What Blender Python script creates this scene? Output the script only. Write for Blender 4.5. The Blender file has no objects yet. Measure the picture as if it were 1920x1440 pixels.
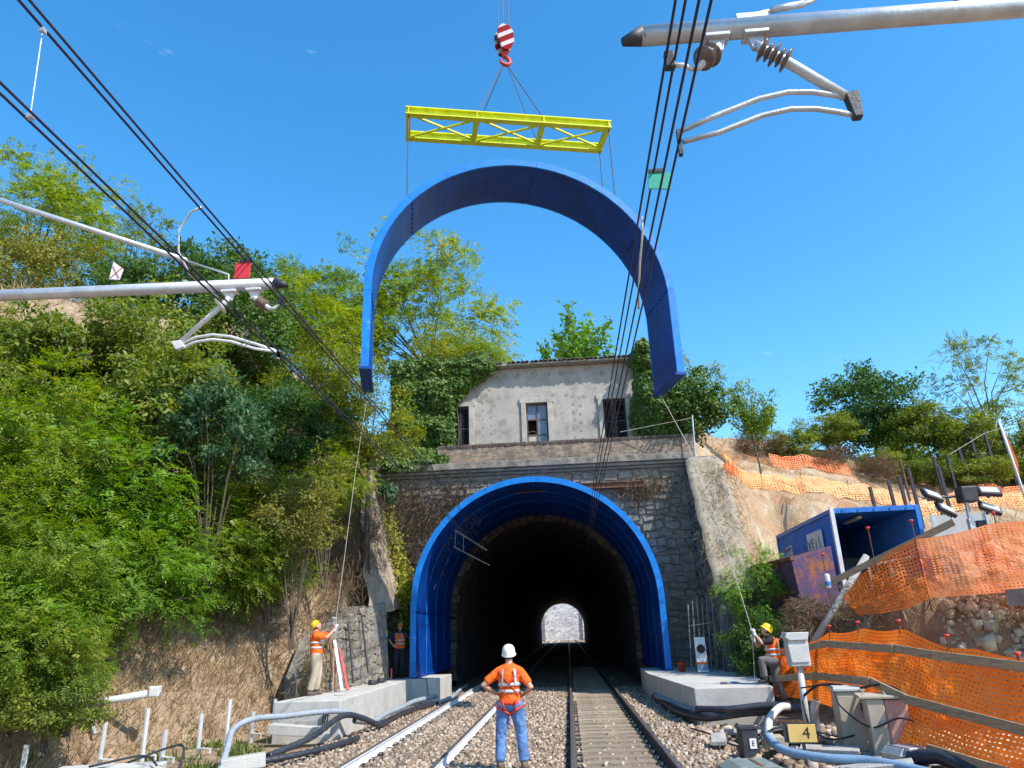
import bpy, math, random
import numpy as np
from mathutils import Vector, Matrix

rad = math.radians
SC = bpy.context.scene
COL = SC.collection

# ---------------------------------------------------------------- camera
cam_d = bpy.data.cameras.new('camera')
cam_d.sensor_width = 36.0
cam_d.lens = 25.125
cam_d.clip_start = 0.05
cam_d.clip_end = 6000
cam = bpy.data.objects.new('camera', cam_d)
COL.objects.link(cam)
cam.matrix_world = (Matrix.Translation((0, 0, 1.88)) @ Matrix.Rotation(rad(3.6205), 4, 'Z')
                    @ Matrix.Rotation(rad(90 + 19.1916), 4, 'X') @ Matrix.Rotation(rad(-2.0), 4, 'Z'))
SC.camera = cam

# ---------------------------------------------------------------- sky and sun
SUN = Vector((0.56, -0.38, 0.74)).normalized()          # from the scene towards the sun
ELEV = math.asin(SUN.z)
AZ = math.atan2(SUN.x, SUN.y)
world = bpy.data.worlds.new('World')
SC.world = world
world.use_nodes = True
wn = world.node_tree.nodes
wl = world.node_tree.links
wn.clear()
w_out = wn.new('ShaderNodeOutputWorld')
w_bg = wn.new('ShaderNodeBackground')
w_sky = wn.new('ShaderNodeTexSky')
w_sky.sky_type = 'NISHITA'
w_sky.sun_disc = False
w_sky.sun_elevation = ELEV
w_sky.sun_rotation = AZ
w_sky.altitude = 50
w_sky.air_density = 1.0
w_sky.dust_density = 0.35
w_sky.ozone_density = 2.2
# thin high cloud wisps over the whole sky
w_tc = wn.new('ShaderNodeTexCoord')
w_map = wn.new('ShaderNodeMapping')
w_map.inputs['Scale'].default_value = (2.2, 2.2, 7.0)
w_map.inputs['Location'].default_value = (1.37, 0.71, 2.3)
w_noi = wn.new('ShaderNodeTexNoise')
w_noi.inputs['Scale'].default_value = 3.1
w_noi.inputs['Detail'].default_value = 7
w_noi.inputs['Roughness'].default_value = 0.62
w_ramp = wn.new('ShaderNodeValToRGB')
w_ramp.color_ramp.elements[0].position = 0.675
w_ramp.color_ramp.elements[0].color = (0, 0, 0, 1)
w_ramp.color_ramp.elements[1].position = 0.95
w_ramp.color_ramp.elements[1].color = (0.38, 0.38, 0.38, 1)
w_mix = wn.new('ShaderNodeMix')
w_mix.data_type = 'RGBA'
w_mix.inputs['B'].default_value = (8.5, 8.8, 9.2, 1)
w_hsv = wn.new('ShaderNodeHueSaturation')
w_hsv.inputs['Saturation'].default_value = 1.34
w_hsv.inputs['Value'].default_value = 1.06
w_hsv.inputs['Hue'].default_value = 0.493
wl.new(w_sky.outputs[0], w_hsv.inputs['Color'])
wl.new(w_tc.outputs['Generated'], w_map.inputs[0])
wl.new(w_map.outputs[0], w_noi.inputs['Vector'])
wl.new(w_noi.outputs[0], w_ramp.inputs[0])
wl.new(w_ramp.outputs[0], w_mix.inputs['Factor'])
wl.new(w_hsv.outputs[0], w_mix.inputs['A'])
wl.new(w_mix.outputs['Result'], w_bg.inputs['Color'])
w_bg.inputs['Strength'].default_value = 0.15
wl.new(w_bg.outputs[0], w_out.inputs['Surface'])

sun_d = bpy.data.lights.new('sun', 'SUN')
sun_d.energy = 3.3
sun_d.angle = rad(0.53)
sun_d.color = (1.0, 0.945, 0.86)
sun = bpy.data.objects.new('sun', sun_d)
COL.objects.link(sun)
sun.location = (30, -20, 40)
sun.rotation_euler = SUN.to_track_quat('Z', 'Y').to_euler()

SC.view_settings.view_transform = 'Standard'
SC.view_settings.look = 'None'
SC.view_settings.gamma = 1.0
SC.view_settings.use_curve_mapping = False
SC.view_settings.exposure = 1.02

# ---------------------------------------------------------------- helpers
def rot2(v, a):
    return (v[0] * math.cos(a) - v[1] * math.sin(a), v[0] * math.sin(a) + v[1] * math.cos(a))

class MB:
    """collects faces for ONE mesh object"""
    def __init__(self):
        self.v = []
        self.f = []
    def add(self, vs, fs):
        n = len(self.v)
        self.v += [tuple(p) for p in vs]
        self.f += [tuple(i + n for i in f) for f in fs]
        return self
    def box(self, c, s, rz=0.0, M=None):
        x, y, z = s[0] / 2, s[1] / 2, s[2] / 2
        vs = [(a * x, b * y, d * z) for d in (-1, 1) for a, b in ((-1, -1), (1, -1), (1, 1), (-1, 1))]
        if M is not None:
            vs = [M @ Vector(p) for p in vs]
        elif rz:
            vs = [(*rot2(p, rz), p[2]) for p in vs]
        vs = [(p[0] + c[0], p[1] + c[1], p[2] + c[2]) for p in vs]
        return self.add(vs, [(3, 2, 1, 0), (4, 5, 6, 7), (0, 1, 5, 4), (1, 2, 6, 5), (2, 3, 7, 6), (3, 0, 4, 7)])
    def beam(self, a, b, w, h, up=(0, 0, 1)):
        a, b = Vector(a), Vector(b)
        d = (b - a).normalized()
        s = d.cross(Vector(up))
        if s.length < 1e-4:
            s = d.cross(Vector((1, 0, 0)))
        s.normalize()
        u = s.cross(d)
        vs = []
        for p in (a, b):
            for i, j in ((-1, -1), (1, -1), (1, 1), (-1, 1)):
                vs.append(p + s * (i * w / 2) + u * (j * h / 2))
        return self.add(vs, [(0, 1, 2, 3), (7, 6, 5, 4), (0, 4, 5, 1), (1, 5, 6, 2), (2, 6, 7, 3), (3, 7, 4, 0)])
    def tube(self, pts, r, n=8, cap=True):
        pts = [Vector(p) for p in pts]
        m = len(pts)
        rs = r if isinstance(r, (list, tuple)) else [r] * m
        t0 = (pts[1] - pts[0]).normalized()
        ref = Vector((0, 0, 1)) if abs(t0.z) < 0.9 else Vector((1, 0, 0))
        s = t0.cross(ref).normalized()
        vs = []
        for i, p in enumerate(pts):
            t = (pts[min(i + 1, m - 1)] - pts[max(i - 1, 0)])
            t = t.normalized() if t.length > 1e-9 else t0
            s = (s - t * s.dot(t))
            s = s.normalized() if s.length > 1e-6 else t.cross(Vector((0.3, 0.8, 0.5))).normalized()
            u = t.cross(s)
            for k in range(n):
                a = 2 * math.pi * k / n
                vs.append(p + s * (math.cos(a) * rs[i]) + u * (math.sin(a) * rs[i]))
        fs = []
        for i in range(m - 1):
            for k in range(n):
                k2 = (k + 1) % n
                fs.append((i * n + k, i * n + k2, (i + 1) * n + k2, (i + 1) * n + k))
        if cap:
            fs.append(tuple(range(n - 1, -1, -1)))
            fs.append(tuple((m - 1) * n + k for k in range(n)))
        return self.add(vs, fs)
    def lathe(self, prof, c=(0, 0, 0), axis=(0, 0, 1), n=16):
        ax = Vector(axis).normalized()
        ref = Vector((0, 0, 1)) if abs(ax.z) < 0.9 else Vector((1, 0, 0))
        s = ax.cross(ref).normalized()
        u = ax.cross(s)
        c = Vector(c)
        vs = []
        for r, h in prof:
            for k in range(n):
                a = 2 * math.pi * k / n
                vs.append(c + ax * h + s * (r * math.cos(a)) + u * (r * math.sin(a)))
        fs = []
        m = len(prof)
        for i in range(m - 1):
            for k in range(n):
                k2 = (k + 1) % n
                fs.append((i * n + k, i * n + k2, (i + 1) * n + k2, (i + 1) * n + k))
        fs.append(tuple(range(n - 1, -1, -1)))
        fs.append(tuple((m - 1) * n + k for k in range(n)))
        return self.add(vs, fs)
    def prism(self, poly, o, u, v, w):
        """poly (a,b) in the plane o + a*u + b*v, extruded along w"""
        o, u, v, w = Vector(o), Vector(u), Vector(v), Vector(w)
        n = len(poly)
        vs = [o + u * a + v * b for a, b in poly] + [o + u * a + v * b + w for a, b in poly]
        fs = [tuple(range(n - 1, -1, -1)), tuple(range(n, 2 * n))]
        fs += [(i, (i + 1) % n, (i + 1) % n + n, i + n) for i in range(n)]
        return self.add(vs, fs)
    def mesh(self, name, smooth=False):
        me = bpy.data.meshes.new(name)
        me.from_pydata([tuple(p) for p in self.v], [], self.f)
        if smooth:
            me.polygons.foreach_set('use_smooth', [True] * len(me.polygons))
        me.update()
        return me
    def build(self, name, material, parent=None, smooth=False, bevel=0, kind=None):
        return link(name, self.mesh(name, smooth), material, parent, bevel, kind)

def link(name, me, material, parent=None, bevel=0, kind=None):
    if material is not None:
        me.materials.clear()
        me.materials.append(M_[material] if isinstance(material, str) else material)
    o = bpy.data.objects.new(name, me)
    COL.objects.link(o)
    if parent is not None:
        o.parent = parent
        o.matrix_parent_inverse = parent.matrix_world.inverted() if False else Matrix.Identity(4)
    if bevel:
        b = o.modifiers.new('bevel', 'BEVEL')
        b.width = bevel
        b.segments = 2
        b.limit_method = 'ANGLE'
        b.angle_limit = rad(40)
    if kind:
        o['kind'] = kind
    return o

def tag(o, label, cat, group=None):
    o['label'] = label
    o['category'] = cat
    if group:
        o['group'] = group
    return o

def thing(name, label, cat, loc=(0, 0, 0), rz=0.0, group=None):
    o = bpy.data.objects.new(name, None)
    COL.objects.link(o)
    o.empty_display_size = 0.2
    o.location = loc
    o.rotation_euler = (0, 0, rz)
    return tag(o, label, cat, group)

def struct(o):
    o['kind'] = 'structure'
    return o

# ---------------------------------------------------------------- materials
M_ = {}
def mat(name, col, rough=0.8, var=0.18, scale=5.0, bump=0.15, bscale=None, metal=0.0, col2=None,
        rnd=0.0, spec=0.4, stretch=(1, 1, 1), thr=(0.35, 0.68), dist=0.02):
    m = bpy.data.materials.new(name)
    m.use_nodes = True
    nt = m.node_tree
    N, L = nt.nodes, nt.links
    b = N['Principled BSDF']
    b.inputs['Roughness'].default_value = rough
    b.inputs['Metallic'].default_value = metal
    b.inputs['Specular IOR Level'].default_value = spec
    tc = N.new('ShaderNodeTexCoord')
    mp = N.new('ShaderNodeMapping')
    mp.inputs['Scale'].default_value = stretch
    L.new(tc.outputs['Object'], mp.inputs[0])
    n1 = N.new('ShaderNodeTexNoise')
    n1.inputs['Scale'].default_value = scale
    n1.inputs['Detail'].default_value = 7
    n1.inputs['Roughness'].default_value = 0.62
    L.new(mp.outputs[0], n1.inputs['Vector'])
    r = N.new('ShaderNodeValToRGB')
    r.color_ramp.elements[0].position = thr[0]
    r.color_ramp.elements[1].position = thr[1]
    c1 = [c * (1 - var) for c in col]
    c2 = col2 if col2 else [min(1, c * (1 + var)) for c in col]
    r.color_ramp.elements[0].color = (*c1, 1)
    r.color_ramp.elements[1].color = (*c2, 1)
    L.new(n1.outputs[0], r.inputs[0])
    out = r.outputs[0]
    if rnd:
        oi = N.new('ShaderNodeObjectInfo')
        mr = N.new('ShaderNodeMapRange')
        mr.inputs['To Min'].default_value = 1 - rnd
        mr.inputs['To Max'].default_value = 1 + rnd
        L.new(oi.outputs['Random'], mr.inputs['Value'])
        mx = N.new('ShaderNodeVectorMath')
        mx.operation = 'SCALE'
        L.new(out, mx.inputs[0])
        L.new(mr.outputs[0], mx.inputs['Scale'])
        out = mx.outputs[0]
    L.new(out, b.inputs['Base Color'])
    if bump:
        n2 = N.new('ShaderNodeTexNoise')
        n2.inputs['Scale'].default_value = bscale or scale * 6
        n2.inputs['Detail'].default_value = 6
        L.new(mp.outputs[0], n2.inputs['Vector'])
        bp = N.new('ShaderNodeBump')
        bp.inputs['Strength'].default_value = min(1, bump * 2)
        bp.inputs['Distance'].default_value = dist
        L.new(n2.outputs[0], bp.inputs['Height'])
        L.new(bp.outputs[0], b.inputs['Normal'])
    M_[name] = m
    return m

def wear(name, col, amount=(0.62, 0.7), scale=9):
    """second colour blotches (chips, stains) over an existing material"""
    m = M_[name]
    N, L = m.node_tree.nodes, m.node_tree.links
    b = N['Principled BSDF']
    old = b.inputs['Base Color'].links[0].from_socket
    tc = N.new('ShaderNodeTexCoord')
    n = N.new('ShaderNodeTexNoise')
    n.inputs['Scale'].default_value = scale
    n.inputs['Detail'].default_value = 9
    n.inputs['Roughness'].default_value = 0.7
    L.new(tc.outputs['Object'], n.inputs['Vector'])
    r = N.new('ShaderNodeValToRGB')
    r.color_ramp.elements[0].position = amount[0]
    r.color_ramp.elements[1].position = amount[1]
    L.new(n.outputs[0], r.inputs[0])
    mx = N.new('ShaderNodeMix')
    mx.data_type = 'RGBA'
    L.new(r.outputs[0], mx.inputs['Factor'])
    L.new(old, mx.inputs['A'])
    mx.inputs['B'].default_value = (*col, 1)
    L.new(mx.outputs['Result'], b.inputs['Base Color'])

def leafmat(name, c1, c2, c3, trans=0.42):
    m = bpy.data.materials.new(name)
    m.use_nodes = True
    N, L = m.node_tree.nodes, m.node_tree.links
    b = N['Principled BSDF']
    b.inputs['Roughness'].default_value = 0.5
    b.inputs['Specular IOR Level'].default_value = 0.35
    at = N.new('ShaderNodeAttribute')
    at.attribute_name = 'rnd'
    oi = N.new('ShaderNodeObjectInfo')
    ad = N.new('ShaderNodeMath')
    ad.operation = 'MULTIPLY_ADD'
    ad.inputs[1].default_value = 0.22
    L.new(oi.outputs['Random'], ad.inputs[0])
    sb = N.new('ShaderNodeMath')
    sb.operation = 'SUBTRACT'
    sb.inputs[1].default_value = 0.11
    L.new(at.outputs['Fac'], sb.inputs[0])
    L.new(sb.outputs[0], ad.inputs[2])
    r = N.new('ShaderNodeValToRGB')
    e = r.color_ramp.elements
    e[0].position = 0.08
    e[0].color = (*c1, 1)
    e[1].position = 0.95
    e[1].color = (*c3, 1)
    k = e.new(0.6)
    k.color = (*c2, 1)
    L.new(ad.outputs[0], r.inputs[0])
    L.new(r.outputs[0], b.inputs['Base Color'])
    t = N.new('ShaderNodeBsdfTranslucent')
    hs = N.new('ShaderNodeHueSaturation')
    hs.inputs['Saturation'].default_value = 1.15
    hs.inputs['Value'].default_value = 1.5
    L.new(r.outputs[0], hs.inputs['Color'])
    L.new(hs.outputs[0], t.inputs['Color'])
    ms = N.new('ShaderNodeMixShader')
    ms.inputs[0].default_value = trans
    L.new(b.outputs[0], ms.inputs[1])
    L.new(t.outputs[0], ms.inputs[2])
    L.new(ms.outputs[0], N['Material Output'].inputs['Surface'])
    M_[name] = m
    return m

mat('concrete', (0.46, 0.44, 0.40), 0.9, 0.16, 2.2, 0.25, 40, thr=(0.3, 0.7))
wear('concrete', (0.27, 0.25, 0.22), (0.60, 0.74), 3.5)
mat('concrete_old', (0.36, 0.34, 0.31), 0.92, 0.25, 2.5, 0.35, 30)
mat('ballast_bed', (0.26, 0.195, 0.14), 0.95, 0.45, 26, 1.0, 34, dist=0.05)
mat('ballast_stone', (0.30, 0.245, 0.195), 0.92, 0.35, 9, 0.3, 60)
mat('sleeper', (0.36, 0.28, 0.195), 0.9, 0.3, 5, 0.4, 50, rnd=0.18, stretch=(1, 6, 4))
mat('rail_steel', (0.30, 0.27, 0.25), 0.38, 0.25, 6, 0.1, metal=0.75)
mat('rail_rust', (0.085, 0.06, 0.05), 0.75, 0.35, 6, 0.2)
mat('rail_white', (0.66, 0.66, 0.66), 0.7, 0.18, 5, 0.15)
mat('stone', (0.225, 0.207, 0.178), 0.95, 0.3, 5.0, 0.5, 30, rnd=0.22)
wear('stone', (0.14, 0.122, 0.10), (0.52, 0.70), 3.0)
mat('stone_light', (0.43, 0.37, 0.275), 0.95, 0.25, 5.0, 0.5, 30, rnd=0.22)
mat('mortar', (0.215, 0.197, 0.168), 0.95, 0.35, 2.5, 0.6, 22)
wear('mortar', (0.11, 0.096, 0.08), (0.54, 0.72), 1.4)
mat('mortar_shaded', (0.13, 0.14, 0.15), 0.95, 0.4, 2.0, 0.6, 14)  # mortar with bluish shade put into its colour, for faces turned from the sun
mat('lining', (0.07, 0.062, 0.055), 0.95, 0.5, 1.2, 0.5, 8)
mat('plaster', (0.37, 0.335, 0.295), 0.92, 0.16, 1.1, 0.25, 18, thr=(0.3, 0.66))
wear('plaster', (0.20, 0.17, 0.14), (0.50, 0.70), 1.6)
mat('plaster_scar', (0.31, 0.275, 0.235), 0.95, 0.4, 7, 0.4, 26)
mat('trim', (0.39, 0.355, 0.305), 0.9, 0.2, 3, 0.25, 26)
mat('shutter', (0.040, 0.034, 0.036), 0.7, 0.4, 5, 0.2)
mat('window_frame', (0.10, 0.075, 0.06), 0.75, 0.3, 6, 0.2)
mat('unlit_dark', (0.018, 0.016, 0.015), 0.9, 0.2, 4, 0)  # near-black, the shade of unlit hollows put into the colour
mat('roof_tile', (0.115, 0.085, 0.07), 0.9, 0.4, 6, 0.4, 30, rnd=0.3)
mat('rust', (0.17, 0.075, 0.042), 0.85, 0.4, 7, 0.35, 45)
mat('blue_shaded', (0.001, 0.042, 0.25), 0.45, 0.3, 1.2, 0.08, 25, spec=0.3)  # ring blue darkened: the shade inside the rings is in this colour
wear('blue_shaded', (0.05, 0.10, 0.24), (0.62, 0.82), 1.9)
mat('blue_lit', (0.004, 0.17, 0.56), 0.45, 0.2, 3.0, 0.08, 30, spec=.3)  # same ring blue made brighter for the flanges that catch the sun
wear('blue_lit', (0.16, 0.30, 0.58), (0.60, 0.72), 3.0)
mat('yellow_paint', (0.66, 0.70, 0.012), 0.5, 0.14, 4, 0.08)
wear('yellow_paint', (0.34, 0.34, 0.05), (0.62, 0.74), 5)
mat('steel_galv', (0.50, 0.51, 0.525), 0.42, 0.16, 5, 0.08, 40, metal=0.55)
mat('steel_white', (0.58, 0.58, 0.57), 0.55, 0.12, 6, 0.1)
mat('steel_dark', (0.045, 0.045, 0.05), 0.55, 0.3, 6, 0.1, metal=0.3)
mat('wire', (0.035, 0.022, 0.045), 0.55, 0.2, 6, 0, metal=0.2)
mat('rope', (0.50, 0.46, 0.38), 0.9, 0.2, 20, 0)
mat('porcelain', (0.13, 0.085, 0.065), 0.25, 0.25, 8, 0.05)
mat('porcelain_white', (0.66, 0.60, 0.52), 0.3, 0.15, 8, 0.05)
mat('red_plate', (0.62, 0.035, 0.045), 0.5, 0.08, 6, 0.05)
mat('white_plate', (0.72, 0.70, 0.68), 0.5, 0.08, 6, 0.05)
mat('wood', (0.42, 0.30, 0.185), 0.85, 0.28, 4, 0.3, 40, stretch=(1, 1, 9), rnd=0.15)
mat('wood_grey', (0.30, 0.265, 0.21), 0.9, 0.28, 4, 0.3, 40, rnd=0.15)
mat('orange_net', (0.92, 0.17, 0.014), 0.6, 0.12, 1.5, 0, rnd=0.05)
mat('orange_net_faded', (0.86, 0.30, 0.14), 0.6, 0.16, 1.5, 0)
mat('red_cap', (0.60, 0.05, 0.035), 0.5, 0.1, 6, 0)
mat('rebar', (0.10, 0.055, 0.04), 0.85, 0.3, 9, 0.2)
mat('pipe_grey', (0.29, 0.32, 0.355), 0.5, 0.14, 4, 0.1)
mat('pipe_blue', (0.20, 0.30, 0.43), 0.45, 0.14, 4, 0.08)
mat('pipe_black', (0.035, 0.038, 0.048), 0.4, 0.3, 4, 0.1)
mat('cable_black', (0.022, 0.022, 0.026), 0.5, 0.3, 6, 0)
mat('box_grey', (0.50, 0.49, 0.46), 0.55, 0.1, 4, 0.06)
mat('cabinet', (0.46, 0.38, 0.28), 0.55, 0.16, 2.5, 0.1)
mat('cabinet_pink', (0.52, 0.25, 0.20), 0.55, 0.16, 2.5, 0.1)
mat('sign_yellow', (0.72, 0.46, 0.14), 0.5, 0.1, 4, 0.04)
mat('black_print', (0.02, 0.02, 0.022), 0.6, 0.1, 6, 0)
mat('blue_print', (0.05, 0.18, 0.50), 0.6, 0.1, 6, 0)
mat('container_blue', (0.015, 0.15, 0.50), 0.5, 0.2, 1.8, 0.1, 24)
wear('container_blue', (0.10, 0.16, 0.30), (0.64, 0.78), 2.0)
mat('skip_paint', (0.085, 0.045, 0.10), 0.75, 0.3, 2.0, 0.2)
wear('skip_paint', (0.27, 0.085, 0.03), (0.50, 0.60), 1.6)
mat('lamp_glass', (0.50, 0.50, 0.48), 0.25, 0.1, 6, 0)
mat('bark', (0.115, 0.085, 0.062), 0.95, 0.4, 8, 0.6, 30, stretch=(3, 3, 0.6))
mat('rock', (0.52, 0.41, 0.28), 0.95, 0.3, 3, 0.6, 20, rnd=0.2)
mat('dry_straw', (0.50, 0.36, 0.19), 0.9, 0.3, 3, 0)
mat('skin', (0.50, 0.27, 0.18), 0.55, 0.08, 8, 0.03)
mat('glove', (0.52, 0.52, 0.48), 0.8, 0.12, 9, 0.1)
mat('denim', (0.105, 0.205, 0.42), 0.9, 0.38, 5, 0.5, 14, dist=.03)
mat('trousers_beige', (0.42, 0.34, 0.25), 0.9, 0.2, 7, 0.2, 60)
mat('trousers_dark', (0.030, 0.034, 0.048), 0.9, 0.3, 7, 0.2, 60)
mat('trousers_grey', (0.13, 0.125, 0.125), 0.9, 0.35, 6, 0.2, 60)
mat('shirt_orange', (0.93, 0.13, 0.008), 0.75, 0.14, 5, 0.5, 12, dist=.03)
mat('shirt_navy', (0.03, 0.045, 0.10), 0.85, 0.2, 7, 0.2, 40)
mat('shirt_black', (0.018, 0.018, 0.02), 0.85, 0.2, 7, 0.2, 40)
mat('shirt_pink', (0.80, 0.42, 0.30), 0.85, 0.1, 7, 0.2, 40)
mat('boot', (0.16, 0.12, 0.085), 0.8, 0.3, 9, 0.2)
mat('boot_dark', (0.03, 0.028, 0.028), 0.7, 0.3, 9, 0.2)
mat('helmet_white', (0.72, 0.72, 0.70), 0.35, 0.05, 6, 0)
mat('helmet_yellow', (0.85, 0.52, 0.02), 0.35, 0.05, 6, 0)
mat('helmet_orange', (0.80, 0.27, 0.02), 0.35, 0.05, 6, 0)
mat('hair', (0.035, 0.022, 0.015), 0.7, 0.2, 30, 0.3)
mat('harness', (0.62, 0.05, 0.015), 0.7, 0.15, 9, 0.1)
mat('reflective', (0.50, 0.51, 0.50), 0.35, 0.08, 9, 0.05)
mat('bucket_red', (0.42, 0.05, 0.02), 0.5, 0.1, 6, 0)

leafmat('leaf_robinia', (0.088, 0.160, 0.019), (0.215, 0.290, 0.036), (0.52, 0.42, 0.05))
leafmat('leaf_olive', (0.090, 0.140, 0.022), (0.224, 0.263, 0.040), (0.470, 0.403, 0.062))
leafmat('leaf_dark', (0.034, 0.083, 0.021), (0.092, 0.167, 0.032), (0.218, 0.270, 0.046))
leafmat('leaf_blue', (0.035, 0.085, 0.040), (0.075, 0.155, 0.065), (0.14, 0.22, 0.085))
leafmat('leaf_yellow', (0.147, 0.189, 0.021), (0.284, 0.304, 0.032), (0.483, 0.420, 0.042))
leafmat('leaf_ivy', (0.045, 0.095, 0.018), (0.115, 0.19, 0.030), (0.26, 0.32, 0.05), 0.25)
leafmat('leaf_bright', (0.105, 0.200, 0.023), (0.179, 0.315, 0.036), (0.315, 0.399, 0.047))
leafmat('leaf_autumn', (0.13, 0.15, 0.03), (0.26, 0.24, 0.045), (0.45, 0.27, 0.06))
leafmat('twig_dry', (0.13, 0.09, 0.055), (0.24, 0.165, 0.095), (0.38, 0.28, 0.16), 0.15)
mat('pane_glass', (0.16, 0.19, 0.24), 0.12, 0.2, 2, 0.02, spec=0.6)
mat('bar_grey', (0.17, 0.165, 0.16), 0.7, 0.25, 6, 0.1)
# ---------------------------------------------------------------- terrain
def vnoise(x, y, seed=0):
    x = np.asarray(x, float); y = np.asarray(y, float)
    xi = np.floor(x).astype(np.int64); yi = np.floor(y).astype(np.int64)
    fx = x - xi; fy = y - yi
    fx = fx * fx * (3 - 2 * fx); fy = fy * fy * (3 - 2 * fy)
    def h(a, b):
        n = (a * 374761393 + b * 668265263 + seed * 1442695041) & 0x7fffffff
        n = ((n ^ (n >> 13)) * 1274126177) & 0x7fffffff
        return ((n ^ (n >> 16)) & 0xffff) / 65535.0
    return (h(xi, yi) * (1 - fx) + h(xi + 1, yi) * fx) * (1 - fy) + (h(xi, yi + 1) * (1 - fx) + h(xi + 1, yi + 1) * fx) * fy
def fbm(x, y, seed=0, oct=4):
    s = 0; a = 0.5
    for i in range(oct):
        s = s + a * (vnoise(x * 2 ** i, y * 2 ** i, seed + i) - 0.5)
        a *= 0.55
    return s
def sst(a, b, t):
    t = np.clip((t - a) / (b - a), 0, 1)
    return t * t * (3 - 2 * t)

def H(x, y):
    x = np.asarray(x, float); y = np.asarray(y, float)
    # left bank of the cutting
    base = np.clip((y - 20.0) * 1.02, 0, 7.6)
    toe = np.interp(y, [-10, 12, 15, 18, 20, 22], [-9.9, -9.8, -9.3, -8.2, -7.3, -6.95])
    hl = base + 1.06 * (toe - x)
    cap = 11.5 + 0.25 * (y - 20) + 0.16 * (-6.95 - x)
    hl = np.minimum(hl, cap)
    hl = np.maximum(hl, 0) + np.where(hl > 0.3, 0.9 * fbm(x * 0.7, y * 0.7, 3) * np.clip(hl, 0, 1), 0)
    hl = np.where(x < toe, hl, 0.0)
    # right side: lower bank, terrace, cut face and upper slope
    ye = 13.4 + 6.6 * np.exp(-np.clip(x - 5.9, 0, 50) / 1.0)
    tt_ = np.minimum((x - 5.8) / 1.7, (y - ye) / 2.1) + 0.5 * fbm(x * 0.9, y * 0.9, 9)
    terr = 2.45 * sst(0.0, 1.0, tt_) + 0.10 * fbm(x, y, 5) + 0.5 * fbm(x * 1.8, y * 1.8, 15) * sst(.02, .3, tt_) * (1 - sst(.8, 1.2, tt_))
    terr = np.where(x > 5.3, np.maximum(terr, 0.15 * np.clip(x - 5.3, 0, 1)), 0)
    yc = 25.2 + np.clip((x - 5.3) * 1.25, 0, 3.9) + np.maximum(0, x - 8.5) * 0.10
    ztop = 7.75 - 0.21 * np.clip(x - 6.5, 0, 10)
    gul = 0.75 * fbm(x * 1.3, y * 0.35, 21, 5) + 0.35 * fbm(x * 3.5, y * 0.6, 23, 3)
    q = np.clip((y - yc + 2.2 * gul) / 2.6, 0, 1)
    face = terr + (ztop - terr) * (0.25 * q + 0.75 * sst(0, 1, q))
    up = np.maximum(0, y - yc - 2.6)
    hr = np.where(y > yc - 1.5, face, terr) + np.minimum(0.60 * up, 4.9) + 0.8 * fbm(x * 0.8, y * 0.8, 31, 5) * sst(0, 1, up) + 0.7 * fbm(x * 1.6, y * 1.6, 33, 5) * sst(0.05, .3, q) * (1 - sst(.9, 1, q))
    hr = np.where(x > 5.25, hr, 0.0)
    h = np.where(x < 0, hl, hr)
    # hill over the tunnel
    over = 8.15 + 0.28 * np.clip(y - 31, 0, 18) + 0.5 * fbm(x * 0.5, y * 0.5, 41) * sst(31, 35, y)
    h = np.where((y > 27.9) & (x < 5.3), np.maximum(h, over), h)
    h = h * (1 - sst(138, 140, y) * (np.abs(x + 1) < 13))
    return h - 0.30 * (1 - sst(0.1, 0.8, h))

xs = np.concatenate([np.arange(-70, -24, 2.0), np.arange(-24, 24, 0.33), np.arange(24, 71, 2.0)])
ys = np.concatenate([np.arange(-12, 8, 1.0), np.arange(8, 44, 0.33), np.arange(44, 200, 2.0)])
GX, GY = np.meshgrid(xs, ys)
GZ = H(GX, GY)
nx, ny = len(xs), len(ys)
verts = np.stack([GX, GY, GZ], -1).reshape(-1, 3)
ii, jj = np.meshgrid(np.arange(nx - 1), np.arange(ny - 1))
cx = (xs[ii] + xs[ii + 1]) / 2; cy = (ys[jj] + ys[jj + 1]) / 2
hole = ((cy > 26.7) & (cy < 28.7) & (cx > -7.6) & (cx < 5.3)) | ((cy > 135) & (cy < 143) & (np.abs(cx + 1) < 6.5))
a = jj * nx + ii
faces = np.stack([a, a + 1, a + 1 + nx, a + nx], -1)[~hole]
me = bpy.data.meshes.new('hillside')
me.from_pydata(verts.tolist(), [], faces.tolist())
me.polygons.foreach_set('use_smooth', [True] * len(me.polygons))

tm = bpy.data.materials.new('hill_soil')
tm.use_nodes = True
N, L = tm.node_tree.nodes, tm.node_tree.links
b = N['Principled BSDF']
b.inputs['Roughness'].default_value = 0.95
b.inputs['Specular IOR Level'].default_value = 0.2
geo = N.new('ShaderNodeNewGeometry')
sp = N.new('ShaderNodeSeparateXYZ')
L.new(geo.outputs['Position'], sp.inputs[0])
def nz(scale, det=7, st=(1, 1, 1), rough=0.6):
    mp = N.new('ShaderNodeMapping'); mp.inputs['Scale'].default_value = st
    L.new(geo.outputs['Position'], mp.inputs[0])
    n = N.new('ShaderNodeTexNoise'); n.inputs['Scale'].default_value = scale
    n.inputs['Detail'].default_value = det; n.inputs['Roughness'].default_value = rough
    L.new(mp.outputs[0], n.inputs['Vector'])
    return n.outputs[0]
def ramp(src, stops):
    r = N.new('ShaderNodeValToRGB')
    e = r.color_ramp.elements
    while len(e) < len(stops):
        e.new(0.5)
    for k, (p, c) in enumerate(stops):
        e[k].position = p; e[k].color = (*c, 1)
    L.new(src, r.inputs[0])
    return r.outputs[0]
def mixc(f, A, B):
    m = N.new('ShaderNodeMix'); m.data_type = 'RGBA'
    L.new(f, m.inputs['Factor']); L.new(A, m.inputs['A']); L.new(B, m.inputs['B'])
    return m.outputs['Result']
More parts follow.
